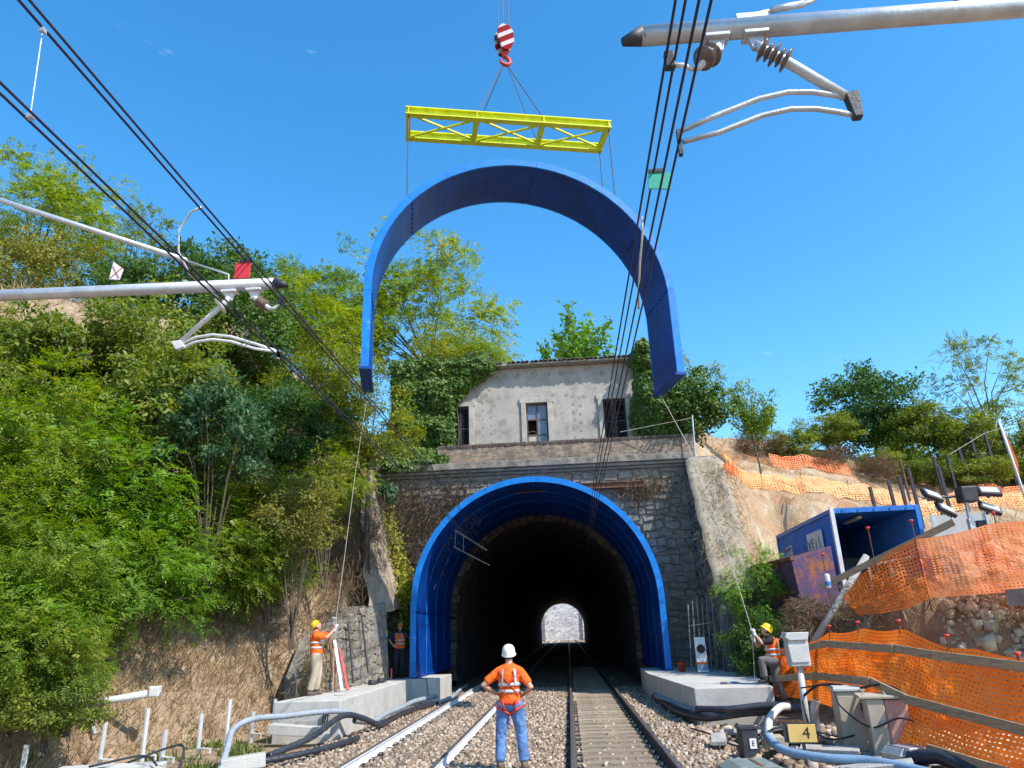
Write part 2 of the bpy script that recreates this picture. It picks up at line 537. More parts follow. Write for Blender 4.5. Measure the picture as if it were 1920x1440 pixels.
left = ramp(nz(2.2), [(0.3, (0.22, 0.145, 0.09)), (0.5, (0.38, 0.27, 0.175)), (0.68, (0.50, 0.38, 0.26))])
right = ramp(nz(1.3, 9, (1, 1, 0.5), 0.7), [(0.28, (0.22, 0.135, 0.08)), (0.42, (0.40, 0.26, 0.15)), (0.54, (0.47, 0.34, 0.215)), (0.68, (0.56, 0.49, 0.38))])
red = ramp(nz(0.45, 4), [(0.5, (0, 0, 0)), (0.66, (0.75, 0.75, 0.75))])
redc = ramp(nz(3.0), [(0.3, (0.30, 0.115, 0.045)), (0.7, (0.46, 0.22, 0.10))])
right = mixc(red, right, redc)
mr = N.new('ShaderNodeMapRange')
mr.inputs['From Min'].default_value = -2; mr.inputs['From Max'].default_value = 2
L.new(sp.outputs[0], mr.inputs['Value'])
L.new(mixc(mr.outputs[0], left, right), b.inputs['Base Color'])
bp = N.new('ShaderNodeBump'); bp.inputs['Strength'].default_value = 1.0; bp.inputs['Distance'].default_value = 0.16
hh = N.new('ShaderNodeMath'); hh.operation = 'MULTIPLY_ADD'; hh.inputs[1].default_value = 0.5
L.new(nz(14, 8), hh.inputs[0]); L.new(nz(3.2, 8, (1, 1, 0.55), 0.68), hh.inputs[2])
L.new(hh.outputs[0], bp.inputs['Height']); L.new(bp.outputs[0], b.inputs['Normal'])
M_['hill_soil'] = tm
struct(link('hillside', me, 'hill_soil'))

g = MB().add([(-2500, -2500, -0.6), (2500, -2500, -0.6), (2500, 2500, -0.6), (-2500, 2500, -0.6)], [(0, 1, 2, 3)])
struct(g.build('ground', 'hill_soil'))

# ---------------------------------------------------------------- ballast and tracks
rng = np.random.default_rng(7)
bx = np.concatenate([np.arange(-5.9, 3.61, 0.19)])
by = np.concatenate([np.arange(-6, 6, 1.0), np.arange(6, 32, 0.2), np.arange(32, 196, 2.0)])
BX, BY = np.meshgrid(bx, by)
shoulder = sst(-5.9, -4.6, BX) * (1 - sst(2.3, 3.6, BX))
BZ = -0.34 + 0.17 * shoulder + 0.05 * fbm(BX * 3, BY * 3, 77, 3)
BZ += 0.035 * np.exp(-((BX + 1.1) / 0.8) ** 2)
BZ -= 0.03 * ((np.abs(BX - 0.715) < 0.66))
bxn, byn = len(bx), len(by)
ii, jj = np.meshgrid(np.arange(bxn - 1), np.arange(byn - 1))
a = jj * bxn + ii
me = bpy.data.meshes.new('track_bed')
me.from_pydata(np.stack([BX, BY, BZ], -1).reshape(-1, 3).tolist(), [], np.stack([a, a + 1, a + 1 + bxn, a + bxn], -1).reshape(-1, 4).tolist())
me.polygons.foreach_set('use_smooth', [True] * len(me.polygons))
struct(link('track_bed', me, 'ballast_bed'))

def stones_mesh(name, P, S, seed):
    """many small angular stones in one mesh"""
    r = np.random.default_rng(seed)
    n = len(P)
    cube = np.array([(-1, -1, -1), (1, -1, -1), (1, 1, -1), (-1, 1, -1), (-1, -1, 1), (1, -1, 1), (1, 1, 1), (-1, 1, 1)], float) * 0.5
    V = cube[None] * (1 + r.uniform(-0.45, 0.3, (n, 8, 3)))
    V *= (S[:, None] * r.uniform(0.6, 1.25, (n, 3)))[:, None, :]
    ang = r.uniform(0, 6.283, n); tl = r.uniform(-0.7, 0.7, n)
    c, s = np.cos(tl), np.sin(tl)
    y = V[..., 1] * c[:, None] - V[..., 2] * s[:, None]; z = V[..., 1] * s[:, None] + V[..., 2] * c[:, None]
    c, s = np.cos(ang), np.sin(ang)
    x2 = V[..., 0] * c[:, None] - y * s[:, None]; y2 = V[..., 0] * s[:, None] + y * c[:, None]
    W = np.stack([x2, y2, z], -1) + P[:, None, :]
    F = np.array([(3, 2, 1, 0), (4, 5, 6, 7), (0, 1, 5, 4), (1, 2, 6, 5), (2, 3, 7, 6), (3, 0, 4, 7)])
    FF = (F[None] + 8 * np.arange(n)[:, None, None]).reshape(-1, 4)
    me = bpy.data.meshes.new(name)
    me.vertices.add(n * 8); me.vertices.foreach_set('co', W.reshape(-1).astype(np.float32))
    me.loops.add(FF.size); me.loops.foreach_set('vertex_index', FF.reshape(-1).astype(np.int32))
    me.polygons.add(len(FF)); me.polygons.foreach_set('loop_start', np.arange(0, FF.size, 4, dtype=np.int32))
    me.polygons.foreach_set('loop_total', np.full(len(FF), 4, dtype=np.int32))
    me.update(calc_edges=True)
    at = me.attributes.new('rnd', 'FLOAT', 'FACE')
    at.data.foreach_set('value', np.repeat(r.uniform(0, 1, n), 6).astype(np.float32))
    return me
sm = bpy.data.materials.new('ballast_stones'); sm.use_nodes = True
N, L = sm.node_tree.nodes, sm.node_tree.links
at = N.new('ShaderNodeAttribute'); at.attribute_name = 'rnd'
r_ = N.new('ShaderNodeValToRGB'); e = r_.color_ramp.elements
e[0].position = 0; e[0].color = (0.16, 0.115, 0.08, 1); e[1].position = 1; e[1].color = (0.54, 0.45, 0.35, 1)
k = e.new(0.45); k.color = (0.30, 0.21, 0.14, 1); k = e.new(0.8); k.color = (0.40, 0.31, 0.225, 1)
L.new(at.outputs['Fac'], r_.inputs[0]); L.new(r_.outputs[0], N['Principled BSDF'].inputs['Base Color'])
N['Principled BSDF'].inputs['Roughness'].default_value = 0.9
M_['ballast_stones'] = sm
n = 34000
yy = 8.6 + 21 * rng.random(n) ** 1.7
xx = rng.uniform(-5.7, 3.4, n)
keep = ~((np.abs(xx - 0.715) < 0.62) & (rng.random(n) < 0.86))
keep &= ~((np.abs(np.abs(xx - 0.715) - 0.755) < 0.085) | (np.abs(np.abs(xx + 2.93) - 0.755) < 0.085))
xx, yy = xx[keep], yy[keep]
shx = sst(-5.9, -4.6, xx) * (1 - sst(2.3, 3.6, xx))
zz = -0.34 + 0.17 * shx + 0.035 * np.exp(-((xx + 1.1) / 0.8) ** 2) + rng.uniform(-0.015, 0.015, len(xx))
zz -= 0.04 * (np.abs(xx - 0.715) < 0.66)
S = rng.uniform(0.035, 0.075, len(xx))
o = link('ballast_gravel', stones_mesh('ballast_gravel', np.stack([xx, yy, zz], -1), S, 5), 'ballast_stones', None, 0, 'stuff')
tag(o, 'loose tan and grey ballast stones around the rails', 'gravel')

RAILP = [(-0.07, -0.160), (0.07, -0.160), (0.07, -0.150), (0.012, -0.128), (0.012, -0.045), (0.036, -0.032), (0.036, -0.004), (0.030, 0), (-0.030, 0), (-0.036, -0.004), (-0.036, -0.032), (-0.012, -0.045), (-0.012, -0.128), (-0.07, -0.150)]
HEADP = [(-0.0355, -0.012), (-0.0365, -0.003), (-0.028, 0.0025), (0.028, 0.0025), (0.0365, -0.003), (0.0355, -0.012)]
def track(cx, label, web, y0, y1, ys0, ys1, buried):
    t = thing('railway_track', label, 'railway track', (cx, y0, 0))
    for s in (-1, 1):
        rl = MB().prism(RAILP, (s * 0.755, 0, 0), (1, 0, 0), (0, 0, 1), (0, y1 - y0, 0)).build('rail', web, t)
        MB().prism(HEADP, (s * 0.755, 0, 0), (1, 0, 0), (0, 0, 1), (0, y1 - y0, 0)).build('rail_head', 'rail_steel', rl)
    me = MB().box((0, 0, 0), (2.4, 0.24, 0.16)).mesh('sleeper')
    y = ys0
    r = random.Random(3)
    clips = MB()
    while y < ys1:
        o = link('sleeper', me, 'sleeper', t, 0.012)
        o.location = (r.uniform(-0.02, 0.02), y - y0, -0.245 + (r.uniform(-0.035, 0.0) if buried else r.uniform(-0.006, 0.006)))
        o.rotation_euler = (0, r.uniform(-0.006, 0.006), r.uniform(-0.01, 0.01))
        if y < 24:
            for s in (-1, 1):
                for q in (-1, 1):
                    cx_ = s * 0.755 + q * 0.115
                    clips.box((cx_, y - y0, -0.150), (0.10, 0.11, 0.02))
                    clips.tube([(cx_ - 0.03, y - y0 - 0.05, -0.135), (cx_ - 0.01, y - y0 - 0.02, -0.108), (cx_ + 0.02, y - y0 + 0.02, -0.108), (cx_ + 0.03, y - y0 + 0.05, -0.135)], 0.011, 5)
        y += 0.6
    o = clips.build('rail_fastenings', 'steel_dark', t, kind='stuff')
    return t
track(-2.93, 'left railway track with white painted rails half buried in ballast', 'rail_white', -5, 195, 8.4, 34, True)
track(0.715, 'right railway track with rusty rails and exposed tan sleepers', 'rail_rust', -5, 195, 8.4, 46, False)

# ---------------------------------------------------------------- tunnel bore
TC, TZ, TR = -1.03, 2.84, 3.90          # centre x, springing height, radius
def arch_pts(r, zlow, n=28, cx=TC, cz=TZ):
    p = [(cx - r, zlow)]
    p += [(cx + r * math.cos(a), cz + r * math.sin(a)) for a in np.linspace(math.pi, 0, n)]
    p += [(cx + r, zlow)]
    return p
mat('arch_dimmed', (0.085, 0.070, 0.056), 0.95, 0.4, 4, 0.5, 24, rnd=.35)  # stone darkened in colour to stand in for the dim tunnel mouth
tun = thing('tunnel', 'dark double track railway tunnel with distant bright exit', 'tunnel', (0, 33.0, 0))
ap = arch_pts(TR, -0.4)
m = MB()
ysl = [0, 3, 8, 16, 30, 50, 80, 107]
for y in ysl:
    m.v += [(x, y, z) for x, z in ap]
k = len(ap)
for i in range(len(ysl) - 1):
    for j in range(k - 1):
        m.f.append((i * k + j, i * k + j + 1, (i + 1) * k + j + 1, (i + 1) * k + j))
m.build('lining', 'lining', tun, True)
# unseen shell, there only to keep daylight out above the lining
m = MB()
op = arch_pts(TR + 0.6, -0.4)
for y in ysl:
    m.v += [(x, y, z) for x, z in op]
for i in range(len(ysl) - 1):
    for j in range(k - 1):
        m.f.append((i * k + j, (i + 1) * k + j, (i + 1) * k + j + 1, i * k + j + 1))
m.build('blackout_shell', 'lining', tun)
# arch stones round the mouth
r = random.Random(11)
for i in range(33):
    a0 = math.pi * (i + 0.03) / 33; a1 = math.pi * (i + 0.97) / 33
    ro = TR + 0.62; ri = TR - 0.02 - r.uniform(0.0, 0.12)
    poly = [(TC + ri * math.cos(a0), TZ + ri * math.sin(a0)), (TC + ro * math.cos(a0), TZ + ro * math.sin(a0)),
            (TC + ro * math.cos(a1), TZ + ro * math.sin(a1)), (TC + ri * math.cos(a1), TZ + ri * math.sin(a1))]
    MB().prism(poly, (0, -0.05 - r.uniform(0, 0.05), 0), (1, 0, 0), (0, 0, 1), (0, 0.35, 0)).build('arch_stone', 'arch_dimmed', tun, bevel=0.02)
for s in (-1, 1):
    z = 0.0
    while z < 2.75:
        h = r.uniform(0.28, 0.42)
        w = r.uniform(0.5, 0.62)
        x0 = TC + s * (TR + w / 2 - r.uniform(0.0, 0.06))
        MB().box((x0, -0.05, min(z + h / 2, 2.68)), (w, 0.36, h - 0.02)).build('arch_stone', 'arch_dimmed', tun, bevel=0.02)
        z += h
# far portal and the sunlit cutting beyond
fp = [(-9, -0.4), (-9, 9), (8, 9), (8, -0.4)] 
m = MB()
inner = arch_pts(TR, -0.4)
outer = [(-9, -0.4)] + [(-9 + 17 * i / (k - 3), 9) for i in range(k - 2)] + [(8, -0.4)]
m.v = [(x, 107.2, z) for x, z in inner] + [(x, 107.2, z) for x, z in outer]
m.f = [(j, j + 1, k + j + 1, k + j) for j in range(k - 1)]
m.build('exit_wall', 'stone', tun)
mat('far_stone', (0.40, 0.42, 0.45), .9, .35, 1.1, .4, 6, col2=(.70, .70, .68), stretch=(1, 1, 2))
cw = thing('retaining_wall', 'sunlit pale stone retaining wall seen through the far tunnel exit', 'wall', (-1, 182, -0.3))
MB().box((0, 0, 5.5), (44, 1.2, 11)).build('wall_core', 'far_stone', cw)
for i in range(5):
    MB().box((-22 + i * 9, -0.8, 4.5), (1.2, 0.8, 9)).build('pilaster', 'far_stone', cw)

# catenary arms at the tunnel mouth
for (x0, z0, x1, z1, lb) in ((-4.15, 5.2, -2.75, 4.25, 'thin grey wire bracket hanging inside the blue ring on its left'), ):
    t = thing('tunnel_bracket', lb, 'bracket', (0, 26.6, 0))
    MB().tube([(x0 + 0.15, 0, z0 + 0.35), (x1 - 0.1, 0.3, z1 + 0.55)], 0.03, 6).build('upper_arm', 'bar_grey', t)
    MB().tube([(x0 + 0.1, 0, z0 - 0.25), (x1, 0.3, z1)], 0.022, 6).build('lower_arm', 'bar_grey', t)
    for q in (0.05, 0.4):
        MB().tube([(x0 + 0.15 + q * 0.8, 0.1 * q, z0 + 0.35 - q * 0.35), (x0 + 0.1 + q * 0.9, 0.1 * q, z0 - 0.25 - q * 0.45)], 0.016, 6).build('strut', 'bar_grey', t)

# ---------------------------------------------------------------- portal wall
def quad_stone_meshes(n=14, seed=4):
    out = []
    r = random.Random(seed)
    for i in range(n):
        j = lambda a: r.uniform(-a, a)
        base = [(-0.5 + j(.13), -0.5 + j(.13)), (0.0 + j(.13), -0.5 + j(.08)), (0.5 + j(.13), -0.5 + j(.13)), (0.5 + j(.08), 0.0 + j(.13)), (0.5 + j(.13), 0.5 + j(.13)), (0 + j(.13), 0.5 + j(.08)), (-0.5 + j(.13), 0.5 + j(.13)), (-0.5 + j(.08), j(.13))]
        k = len(base)
        vs = [(a, 0.35, b_) for a, b_ in base] + [(a * .97, -0.1, b_ * .97) for a, b_ in base] + [(a * .76 + j(.04), -0.5 + j(.12), b_ * .74 + j(.04)) for a, b_ in base]
        fs = [(q, (q + 1) % k, (q + 1) % k + k, q + k) for q in range(k)] + [(q + k, (q + 1) % k + k, (q + 1) % k + 2 * k, q + 2 * k) for q in range(k)]
        fs.append(tuple(2 * k + q for q in range(k)))
        me = bpy.data.meshes.new('stone'); me.from_pydata(vs, [], fs)
        me.polygons.foreach_set('use_smooth', [i_ >= k for i_ in range(len(me.polygons))])
        out.append(me)
    return out
STONES = {m_: quad_stone_meshes(seed=s_) for m_, s_ in (('stone', 4), ('stone_light', 9))}
for m_, l_ in STONES.items():
    for me in l_:
        me.materials.append(M_[m_])
def rubble(parent, o, u, v, ul, vl, size, inside, material, seed, depth=0.10, limit=300, name='stone'):
    """rows of uneven stones on the plane o + a*u + b*v, facing -(u x v)... placed as parts of parent"""
    r = random.Random(seed)
    u = Vector(u).normalized(); v = Vector(v).normalized()
    w = v.cross(u).normalized()          # out of the wall is -w*? local -Y
    Mx = Matrix((u, -w, v)).transposed().to_4x4()
    z = 0.0
    spots = []
    while z < vl:
        h = size[1] * r.uniform(0.8, 1.2)
        x = -r.uniform(0, size[0])
        while x < ul:
            wd = size[0] * r.uniform(0.6, 1.5)
            ca, cb = x + wd / 2, z + h / 2
            if inside(ca, cb, wd, h):
                spots.append((ca, cb + h * r.uniform(-.22, .22), wd * r.uniform(.8, 1.05), h * r.uniform(.7, 1.25), r.uniform(-.22, .22), r.uniform(.5, 1.5)))
            x += wd
        z += h
    r.shuffle(spots)
    for i, (ca, cb, wd, h, tw, dp) in enumerate(spots[:limit]):
        ob = bpy.data.objects.new(name, STONES[material][i % len(STONES[material])])
        COL.objects.link(ob)
        ob.parent = parent
        ob.matrix_local = (Matrix.Translation(Vector(o) + u * ca + v * cb) @ Mx @ Matrix.Rotation(tw, 4, 'Y')
                           @ Matrix.Diagonal((wd * 0.95, depth * dp, h * 0.94, 1)))
    return spots[limit:]

PY = 27.05                                # front of the portal masonry
por = thing('tunnel_portal', 'weathered rubble stone tunnel portal with moulded cornice', 'tunnel portal', (0, PY, 0))
ipts = arch_pts(4.40, -0.4)
k = len(ipts)
opts = [(-7.4, -0.4), (-7.4, 3.0)] + [(-7.4 + 12.2 * i / (k - 5), 7.62) for i in range(k - 4)] + [(4.8, 3.0), (4.8, -0.4)]
m = MB()
for yy_ in (0.0, 0.9):
    m.v += [(x, yy_, z) for x, z in ipts] + [(x, yy_, z) for x, z in opts]
for j in range(k - 1):
    m.f.append((j, k + j, k + j + 1, j + 1))
    m.f.append((2 * k + j, 2 * k + j + 1, 3 * k + j + 1, 3 * k + j))
    m.f.append((j, j + 1, 2 * k + j + 1, 2 * k + j))
    m.f.append((k + j, 3 * k + j, 3 * k + j + 1, k + j + 1))
m.build('wall', 'mortar', por)
m = MB()
for yy_ in (0.85, 6.2):
    m.v += [(x, yy_, z) for x, z in arch_pts(4.42, -0.4)]
for j in range(k - 1):
    m.f.append((j, j + 1, k + j + 1, k + j))
m.build('barrel', 'lining', por)
def in_portal(a, b_, w, h):
    x, z = a - 7.3, b_
    if x < -7.2 or x > 4.75 or z > 7.5:
        return False
    if z > 6.9 and -3.2 < x < 3.1 and z < 7.2:
        return False
    return math.hypot(x - TC, max(0, z - TZ)) > 4.42 + 0.42 * w
rubble(por, (-7.3, -0.02, 0), (1, 0, 0), (0, 0, 1), 12.2, 7.5, (0.44, 0.29), in_portal, 'stone', 21, 0.075)
# cornice courses
mat('cornice_stone', (0.235, 0.21, 0.18), .95, .35, 3, .5, 20)
wear('cornice_stone', (0.10, .088, .075), (.48, .64), 1.8)
for (z0, z1, d, mname, nm) in ((7.62, 7.74, 0.10, 'stone', 'cornice_course'), (7.74, 7.86, 0.20, 'mortar', 'cornice_course'), (7.86, 8.12, 0.30, 'cornice_stone', 'cornice_course')):
    MB().box((-1.0, 0.3 - d / 2, (z0 + z1) / 2), (11.9 + d, 0.6 + d, z1 - z0 - 0.004)).build(nm, mname, por, bevel=0.02)
# brick parapet
BR = mat('brick_parapet', (0.27, 0.225, 0.18), 0.95, 0.3, 6, 0, rnd=0.0)
N, L = BR.node_tree.nodes, BR.node_tree.links
b = N['Principled BSDF']; base_ = b.inputs['Base Color'].links[0].from_socket
bt = N.new('ShaderNodeTexBrick'); bt.inputs['Scale'].default_value = 1.0
bt.inputs['Brick Width'].default_value = 0.27; bt.inputs['Row Height'].default_value = 0.075; bt.inputs['Mortar Size'].default_value = 0.010
bt.inputs['Color1'].default_value = (0.72, 0.66, 0.6, 1); bt.inputs['Color2'].default_value = (1.3, 1.1, .95, 1); bt.inputs['Mortar'].default_value = (0.9, 0.95, 1.0, 1)
tc = N.new('ShaderNodeTexCoord'); mp = N.new('ShaderNodeMapping'); mp.inputs['Rotation'].default_value = (rad(90), 0, 0)
L.new(tc.outputs['Object'], mp.inputs[0]); L.new(mp.outputs[0], bt.inputs['Vector'])
mx = N.new('ShaderNodeMix'); mx.data_type = 'RGBA'; mx.blend_type = 'MULTIPLY'; mx.inputs['Factor'].default_value = 1
L.new(base_, mx.inputs['A']); L.new(bt.outputs['Color'], mx.inputs['B']); L.new(mx.outputs['Result'], b.inputs['Base Color'])
bp = N.new('ShaderNodeBump'); bp.inputs['Strength'].default_value = 0.7; bp.inputs['Distance'].default_value = 0.02
iv = N.new('ShaderNodeMath'); iv.operation = 'SUBTRACT'; iv.inputs[0].default_value = 1
L.new(bt.outputs['Fac'], iv.inputs[1]); L.new(iv.outputs[0], bp.inputs['Height']); L.new(bp.outputs[0], b.inputs['Normal'])
wear('brick_parapet', (0.10, 0.088, 0.076), (0.50, 0.66), 1.3)
pw = MB().box((0.2, 0.35, 8.46), (9.9, 0.42, 0.68)).build('parapet', 'brick_parapet', por)
# header course: single upright bricks along the top
bm_ = MB().box((0, 0, 0), (0.118, 0.46, 0.13)).mesh('brick')
bm_.materials.append(M_['roof_tile'])
r = random.Random(5)
for i in range(78):
    ob = bpy.data.objects.new('brick', bm_); COL.objects.link(ob); ob.parent = pw
    ob.location = (-4.68 + i * 0.126, 0.35 + r.uniform(-.012, .012), 8.862 + r.uniform(-.008, .008)); ob.rotation_euler = (0, r.uniform(-.03, .03), r.uniform(-.04, .04))
MB().box((5.0, 0.35, 8.52), (0.5, 0.5, 0.8)).build('parapet_pier', 'brick_parapet', pw)
struct(MB().box((-1.0, 28.55, 8.02), (13.6, 1.5, 0.2)).build('terrace', 'concrete_old'))
t = thing('steel_beam', 'long rusty brown steel beam bolted above the tunnel arch', 'beam', (0, PY - 0.16, 7.02))
MB().beam((-0.3, 0, 0), (3.15, 0, -0.02), 0.05, 0.20).build('web', 'rust', t)
for dz in (-0.10, 0.10):
    MB().beam((-0.3, -0.01, dz), (3.15, -0.01, dz - 0.02), 0.16, 0.022).build('flange', 'rust', t)
t = thing('steel_beam', 'short rusty steel plate beam left of the arch crown', 'beam', (0, PY - 0.16, 6.98))
MB().beam((-3.1, 0, -0.06), (-0.42, 0, 0.02), 0.05, 0.17).build('web', 'rust', t)
MB().beam((-3.1, -0.03, -0.145), (-0.42, -0.03, -0.065), 0.13, 0.02).build('flange', 'rust', t)

# ---------------------------------------------------------------- wing walls
# left: battered slab above, rough stone wall below, shade-coloured recess between
wl_ = thing('wing_wall', 'battered left wing wall with pale slab above rough stones', 'wall', (0, 0, 0))
def slab_prism(name, mname, pts, thick, parent, bevel=0.03):
    """pts: corner points of the visible face in order; thickness pushed to -x"""
    n = len(pts)
    vs = list(pts) + [(p[0] - thick, p[1], p[2]) for p in pts]
    fs = [tuple(range(n)), tuple(range(2 * n - 1, n - 1, -1))] + [((i + 1) % n, i, i + n, (i + 1) % n + n) for i in range(n)]
    return MB().add(vs, fs).build(name, mname, parent, bevel=bevel)
mat('wing_plaster', (0.29, 0.225, 0.16), 0.95, 0.25, 2.2, 0.4, 24, col2=(0.40, 0.33, 0.25))
wear('wing_plaster', (0.19, 0.14, 0.095), (0.55, 0.68), 2.4)
m = MB()
A_, B_, C_, D_ = Vector((-5.85, 27.02, 2.9)), Vector((-7.15, 27.02, 8.05)), Vector((-7.3, 25.5, 7.25)), Vector((-6.25, 23.3, 2.5))
K_ = 30
for i in range(K_ + 1):
    for j in range(K_ + 1):
        u, v = i / K_, j / K_
        p = A_.lerp(B_, v).lerp(D_.lerp(C_, v), u)
        f1 = float(fbm(p.y * 1.3 + 3, p.z * 1.3, 61, 5)); f2 = float(fbm(p.y * .8, p.z * 3.0, 67, 4))
        m.v.append((p.x + .30 * f1 + .10 * f2, p.y + (.25 * f2 if u > .9 else 0), p.z))
for i in range(K_):
    for j in range(K_):
        q = i * (K_ + 1) + j
        m.f.append((q, q + 1, q + K_ + 2, q + K_ + 1))
m.build('upper_face', 'wing_plaster', wl_, True)
MB().prism([(-8.2, 2.5), (-6.3, 2.5), (-7.0, 4.6), (-7.4, 7.2), (-8.2, 7.2)], (0, 25.2, 0), (1, 0, 0), (0, 0, 1), (0, 1.8, 0)).build('core', 'mortar', wl_)
slab_prism('lower_wall', 'mortar', [(-5.92, 24.9, 0.3), (-6.10, 24.9, 3.0), (-6.35, 22.9, 2.75), (-6.55, 20.6, 1.9), (-6.6, 19.7, 0.9), (-6.5, 19.6, 0.3)], 0.9, wl_)
MB().box((-6.9, 26.0, 1.6), (0.3, 2.2, 3.3)).build('recess_back', 'mortar_shaded', wl_)  # shade of the recess is put into this colour
rubble(wl_, (-6.52, 19.7, 0.4), (0.115, 0.99, 0), (-0.085, 0, 1), 5.2, 2.6, (0.36, 0.24), lambda a, b_, w, h: b_ + h * .3 < np.interp(a, [0, .9, 3.2, 5.2], [.6, 1.6, 2.45, 2.65]) and a + w / 2 < 5.25, 'stone_light', 31, 0.12)
rubble(wl_, (-6.74, 24.95, 0.5), (0, 1, 0), (0, 0, 1), 2.0, 2.8, (0.36, 0.24), lambda a, b_, w, h: a + w / 2 < 2.0, 'stone', 33, 0.12)

# right: triangular buttress
wr_ = thing('buttress_wall', 'stone buttress wall, darkened for its shaded side, sloping down beside the container slope', 'wall', (0, 0, 0))
MB().prism([(27.04, -0.2), (27.04, 8.0), (26.3, 7.5), (23.75, 2.9), (23.65, -0.2)], (4.72, 0, 0), (0, 1, 0), (0, 0, 1), (1.15, 0, 0)).build('core', 'mortar_shaded', wr_, bevel=0.03)
rubble(wr_, (4.70, 27.0, 0.4), (0, -1, 0), (0, 0, 1), 3.3, 7.2, (0.42, 0.30), lambda a, b_, w, h: a + w / 2 < 3.2 and (b_ + h / 2 + 0.4) < 7.7 - max(0, a + w / 2 - 0.7) * 1.8, 'stone', 41, 0.07)
mat('coping', (0.36, 0.30, 0.22), 0.95, 0.3, 4, 0.6, 22, rnd=.12)
wear('coping', (0.17, 0.135, 0.10), (0.5, 0.66), 4.0)
m = MB()
K1, K2 = 14, 40
for i in range(K1 + 1):
    for j in range(K2 + 1):
        u, v = i / K1, j / K2
        y = 23.6 + v * (26.45 - 23.6); z = 2.85 + v * (7.7 - 2.85)
        x = 4.66 + u * 1.35
        d_ = .10 + .35 * float(fbm(x * 1.7, z * 1.7, 91, 5)) - (.10 if i in (0, K1) else 0)
        m.v.append((x + .12 * float(fbm(z * 2, y, 93, 3)), y - d_ * .86, z + d_ * .5))
for i in range(K1):
    for j in range(K2):
        q = i * (K2 + 1) + j
        m.f.append((q, q + K2 + 1, q + K2 + 2, q + 1))
m.build('sloping_face', 'coping', wr_, True)
# steel bars leaning in front of the buttress
fb = thing('bar_screen', 'screen of upright grey steel bars leaning on the right buttress', 'bars', (0, 0, 0))
tops = [(3.85, 2.55), (4.0, 2.65), (4.15, 2.68), (4.3, 2.75), (4.46, 2.80), (4.63, 2.9), (4.80, 2.95), (4.97, 2.6), (5.13, 2.3), (5.32, 1.9)]
for i, (x, z) in enumerate(tops):
    y0 = 24.3 - max(0, i - 5) * 0.22
    MB().tube([(x - 0.16, y0 - 0.35, 0.5), (x, y0 - 0.05, z)], 0.022, 6).build('bar', 'bar_grey', fb)
for z in (1.2, 1.9):
    MB().tube([(3.7 + .02 * z, 23.98, z), (4.75, 24.0, z + 0.1), (5.3, 23.2, z)], 0.012, 5).build('tie_bar', 'bar_grey', fb)

# ---------------------------------------------------------------- plinths
pl = thing('concrete_plinth', 'long pale concrete plinth along the left track', 'plinth', (0, 0, 0))
MB().prism([(-6.8, 17.35), (-5.24, 17.3), (-5.22, 25.1), (-6.0, 25.2), (-6.5, 19.6)], (0, 0, -0.35), (1, 0, 0), (0, 1, 0), (0, 0, 0.92)).build('block', 'concrete', pl, bevel=0.02)
MB().prism([(-5.9, 25.13), (-4.35, 25.13), (-4.3, 27.6), (-5.9, 27.6)], (0, 0, -0.35), (1, 0, 0), (0, 1, 0), (0, 0, 0.90)).build('block', 'concrete', pl, bevel=0.02)
MB().box((-6.0, 17.33, 0.10), (0.45, 0.06, 0.13)).build('recess', 'concrete_old', pl)
for dx in (0, .05, .1):
    MB().tube([(-5.52 + dx, 17.34, 0.34), (-5.55 + dx, 17.2, 0.40), (-5.60 + dx, 17.2, 0.1)], 0.018, 6).build('cable_stub', 'cable_black', pl)
pr = thing('concrete_plinth', 'short wide concrete plinth beside the right track', 'plinth', (0, 0, 0))
MB().prism([(2.75, 17.75), (4.45, 17.55), (5.1, 22.2), (4.68, 23.5), (4.6, 27.0), (2.45, 27.4), (2.35, 23.9)], (0, 0, -0.35), (1, 0, 0), (0, 1, 0), (0, 0, 0.92)).build('block', 'concrete', pr, bevel=0.02)
for dx in (0, .07, .14):
    MB().tube([(3.05 + dx, 17.75, 0.12), (3.05 + dx, 17.6, 0.10)], 0.025, 6).build('pipe_stub', 'pipe_black', pr)

# ---------------------------------------------------------------- keeper's house above the portal
HY = 28.25
hs = thing('house', 'abandoned grey plastered house on top of the tunnel portal', 'house', (0, HY, 8.12))
HX0, HX1, HT = -6.5, 3.75, 4.28
wins = [(-4.42, -3.62, 0.85, 2.72), (-1.25, -0.36, 0.72, 2.72), (1.92, 2.84, 0.85, 2.72)]
m = MB()
edges_x = [HX0] + [v_ for w_ in wins for v_ in w_[:2]] + [HX1]
# wall with openings, built from strips, with reveals
def wall_strip(x0, x1, z0, z1):
    m.add([(x0, 0, z0), (x1, 0, z0), (x1, 0, z1), (x0, 0, z1)], [(0, 1, 2, 3)])
for i in range(0, len(edges_x), 2):
    wall_strip(edges_x[i], edges_x[i + 1], 0, HT)
for (x0, x1, z0, z1) in wins:
    wall_strip(x0, x1, 0, z0); wall_strip(x0, x1, z1, HT)
    m.add([(x0, 0, z0), (x0, .3, z0), (x0, .3, z1), (x0, 0, z1), (x1, 0, z0), (x1, .3, z0), (x1, .3, z1), (x1, 0, z1)],
          [(0, 1, 2, 3), (7, 6, 5, 4), (0, 4, 5, 1), (3, 2, 6, 7)])
m.add([(HX0, 0, 0), (HX0, 6, 0), (HX0, 6, HT), (HX0, 0, HT), (HX1, 0, 0), (HX1, 6, 0), (HX1, 6, HT), (HX1, 0, HT)],
      [(1, 0, 3, 2), (4, 5, 6, 7), (5, 1, 2, 6)])
m.build('wall', 'plaster', hs)
MB().box(((HX0 + HX1) / 2, 3.2, 2.1), (HX1 - HX0 - .3, 5.2, 4.0)).build('interior_shade', 'unlit_dark', hs)  # solid block coloured dark in place of unlit rooms
